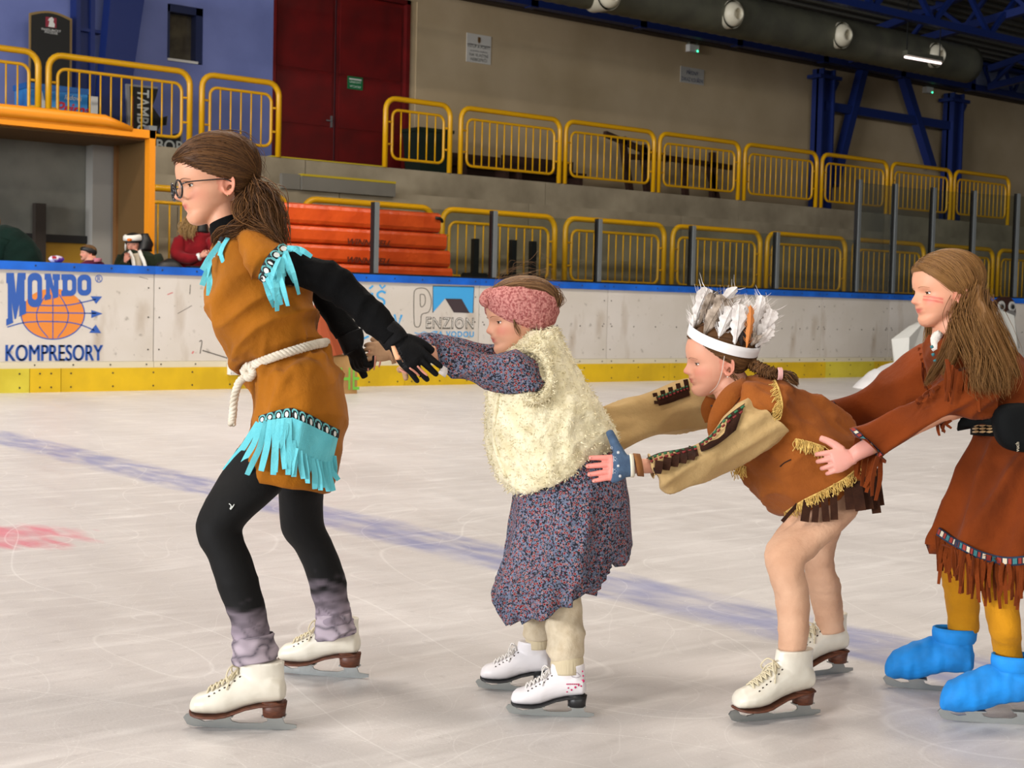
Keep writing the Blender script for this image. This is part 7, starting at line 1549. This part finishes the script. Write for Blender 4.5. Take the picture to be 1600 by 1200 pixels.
mk('bib', ribbon([W(214, 396, d_-.13), W(215, 412, d_-.16), W(216, 430, d_-.185)], .09, FW, .02), mat('bib_cream', 'a89c88', .9), ps)
attach(ps, 'c48470')
# woman in red jacket
d_ = dep(298, 390, YS); hs = Head(312, 348, d_, 1.0, yaw=-35, pitch=8, basis=(RT, FW, UP))
tr_rows = [(298, 362, 318, 362, d_, .06), (282, 368, 330, 366, d_, .14), (270, 388, 336, 384, d_, .17), (269, 420, 336, 418, d_, .18), (272, 500, 334, 500, d_, .17)]
b_ = union(hs.skull()+[loft([(302, 352, 320, 352, d_, .05), (302, 368, 322, 368, d_, .055)], 18, 3), loft(tr_rows, 20, 3, k=.8)]+legs(302, d_, 498, 14, .12), .006, 2)
ps = mk('person', b_, M_skin, tint=hs.paint(b_[0], 'c08a74')); tag(ps, 'fair-haired woman in red jacket clapping behind the boards', 'person', GS)
hs.eyes(ps); fig(tr_rows, M_jred, 'jacket', ps, .025, 60, 7); mk('trousers', join(*legs(302, d_, 498, 14, .12)), M_jeans, ps); boots(ps, 302, d_, 498, 14, .12)
mk('sleeve', wrinkle(tube([W(282, 376, d_-.1), W(278, 398, d_-.18), W(296, 404, d_-.27), W(311, 402, d_-.30)], [.08, .075, .06, .045], 14, 5), .01, 7), M_jred, ps)
mk('sleeve', wrinkle(tube([W(332, 376, d_-.05), W(340, 400, d_-.15), W(328, 402, d_-.25)], [.08, .07, .05], 14, 5), .01, 7), M_jred, ps)
mk('cuff', tube([W(309, 402, d_-.3), W(313, 401, d_-.305)], .042, 14), M_white, ps)
HANDS.append(union(hand_geo(W(313, 401, d_-.305), pxdir(.9, -.45, 0), pxdir(-.4, -.9, 0), pxdir(.1, 0, 1), .9, ((10, 12, 8),)*4, (.3, .1, -.1, -.3)), .005, 1)); HANDS.append(union(hand_geo(W(330, 402, d_-.26), pxdir(-.7, -.5, 0), pxdir(.4, -.9, 0), pxdir(0, 0, -1), .9), .005, 1))
hg = hs.hair(hs.hairline([(-5, -40), (60, -20), (100, 20), (130, 60), (150, 84), (158, 200), (210, 200)], 10, 9))
bs = [bundle([hs.T((-60, -50, 120)), W(300, 352, d_-.1), W(296, 364, d_-.16), W(300, 374, d_-.18)], [.05, .06, .06, .04], 160, .004, 320, .01), bundle([hs.T((-90, 10, 110)), W(290, 350, d_-.02), W(289, 362, d_-.08), W(293, 372, d_-.12)], [.04, .05, .05, .03], 110, .004, 321, .01)]
mk('hair', join(hg, *[b[0] for b in bs]), M_hair, ps, tint=hair_tint(np.concatenate([np.full(len(hg[0]), .4)]+[b[1] for b in bs]), '7a5a30', 'b89868'))
mk('black_collar', loft([(306, 350, 324, 350, d_-.02, .09), (304, 364, 326, 364, d_-.02, .11)], 20, 4), M_black, ps)
attach(ps, 'c48a76')
# stooping person in dark green jacket at the edge of the shelter
d_ = dep(20, 390, YS); hs = Head(-14, 352, d_, 1.0, yaw=10, pitch=35)
tr_rows = [(-6, 356, -2, 372, d_, .07), (8, 352, -4, 395, d_, .15), (28, 357, 2, 420, d_, .19), (50, 376, 10, 440, d_, .2), (66, 404, 22, 460, d_, .2), (72, 450, 30, 490, d_, .19)]
b_ = union(hs.skull()+[loft([(-14, 356, -6, 372, d_, .055), (0, 358, -8, 380, d_, .06)], 18, 3), loft(tr_rows, 20, 3, k=.8)]+legs(52, d_, 490, 12, .12), .006, 2)
ps = mk('person', b_, M_skin, tint=hs.paint(b_[0], 'b88a74')); tag(ps, 'person in dark green jacket stooping with back turned behind the boards', 'person', GS)
hs.eyes(ps); fig(tr_rows, M_jdk, 'jacket', ps, .015, 40, 9); mk('trousers', join(*legs(52, d_, 490, 12, .12)), M_jeans, ps); boots(ps, 52, d_, 490, 12, .12)
for dz in (-.14, .14):
    mk('sleeve', wrinkle(tube([W(8, 375, d_+dz), W(-6, 410, d_+dz*1.1), W(-22, 425, d_+dz*.8)], [.085, .07, .05], 14, 5), .008, 7), M_jdk, ps); HANDS.append(union(hand_geo(W(-24, 426, d_+dz*.8), pxdir(-1, .2), pxdir(0, -1), pxdir(0, 0, 1), .95), .005, 1))
hg = hs.hair(hs.hairline([(-5, -40), (60, -25), (100, 10), (130, 60), (150, 84), (158, 200), (210, 200)], 12, 9)); st = hs.strands([(60, 0, 180), (0, 20, 200), (-50, 30, 185)], [(-80, 40, 40)], 110, .003, 331, 3, 20, 20)
mk('hair', join(hg, st[0]), M_hair, ps, tint=hair_tint(np.concatenate([np.full(len(hg[0]), .3), st[1]]), '3a2a1c', '7a5c3c'))

attach(ps, 'b88a74')
# small repeated print and fixings stay joined
SMALL = ('screw_row', 'trim_ovals', 'trim_arches', 'bone_beads', 'collar_beads', 'snowflake_pattern', 'pink_print', 'braid_squares', 'trim_braid', 'eyelet_row', 'lettering', 'scuff_marks', 'red_scuffs', 'stitching', 'plank_holes', 'eyelash')
for o in bpy.data.objects:
    if o.parent and o.name.split('.')[0] in SMALL: o['kind'] = 'stuff'
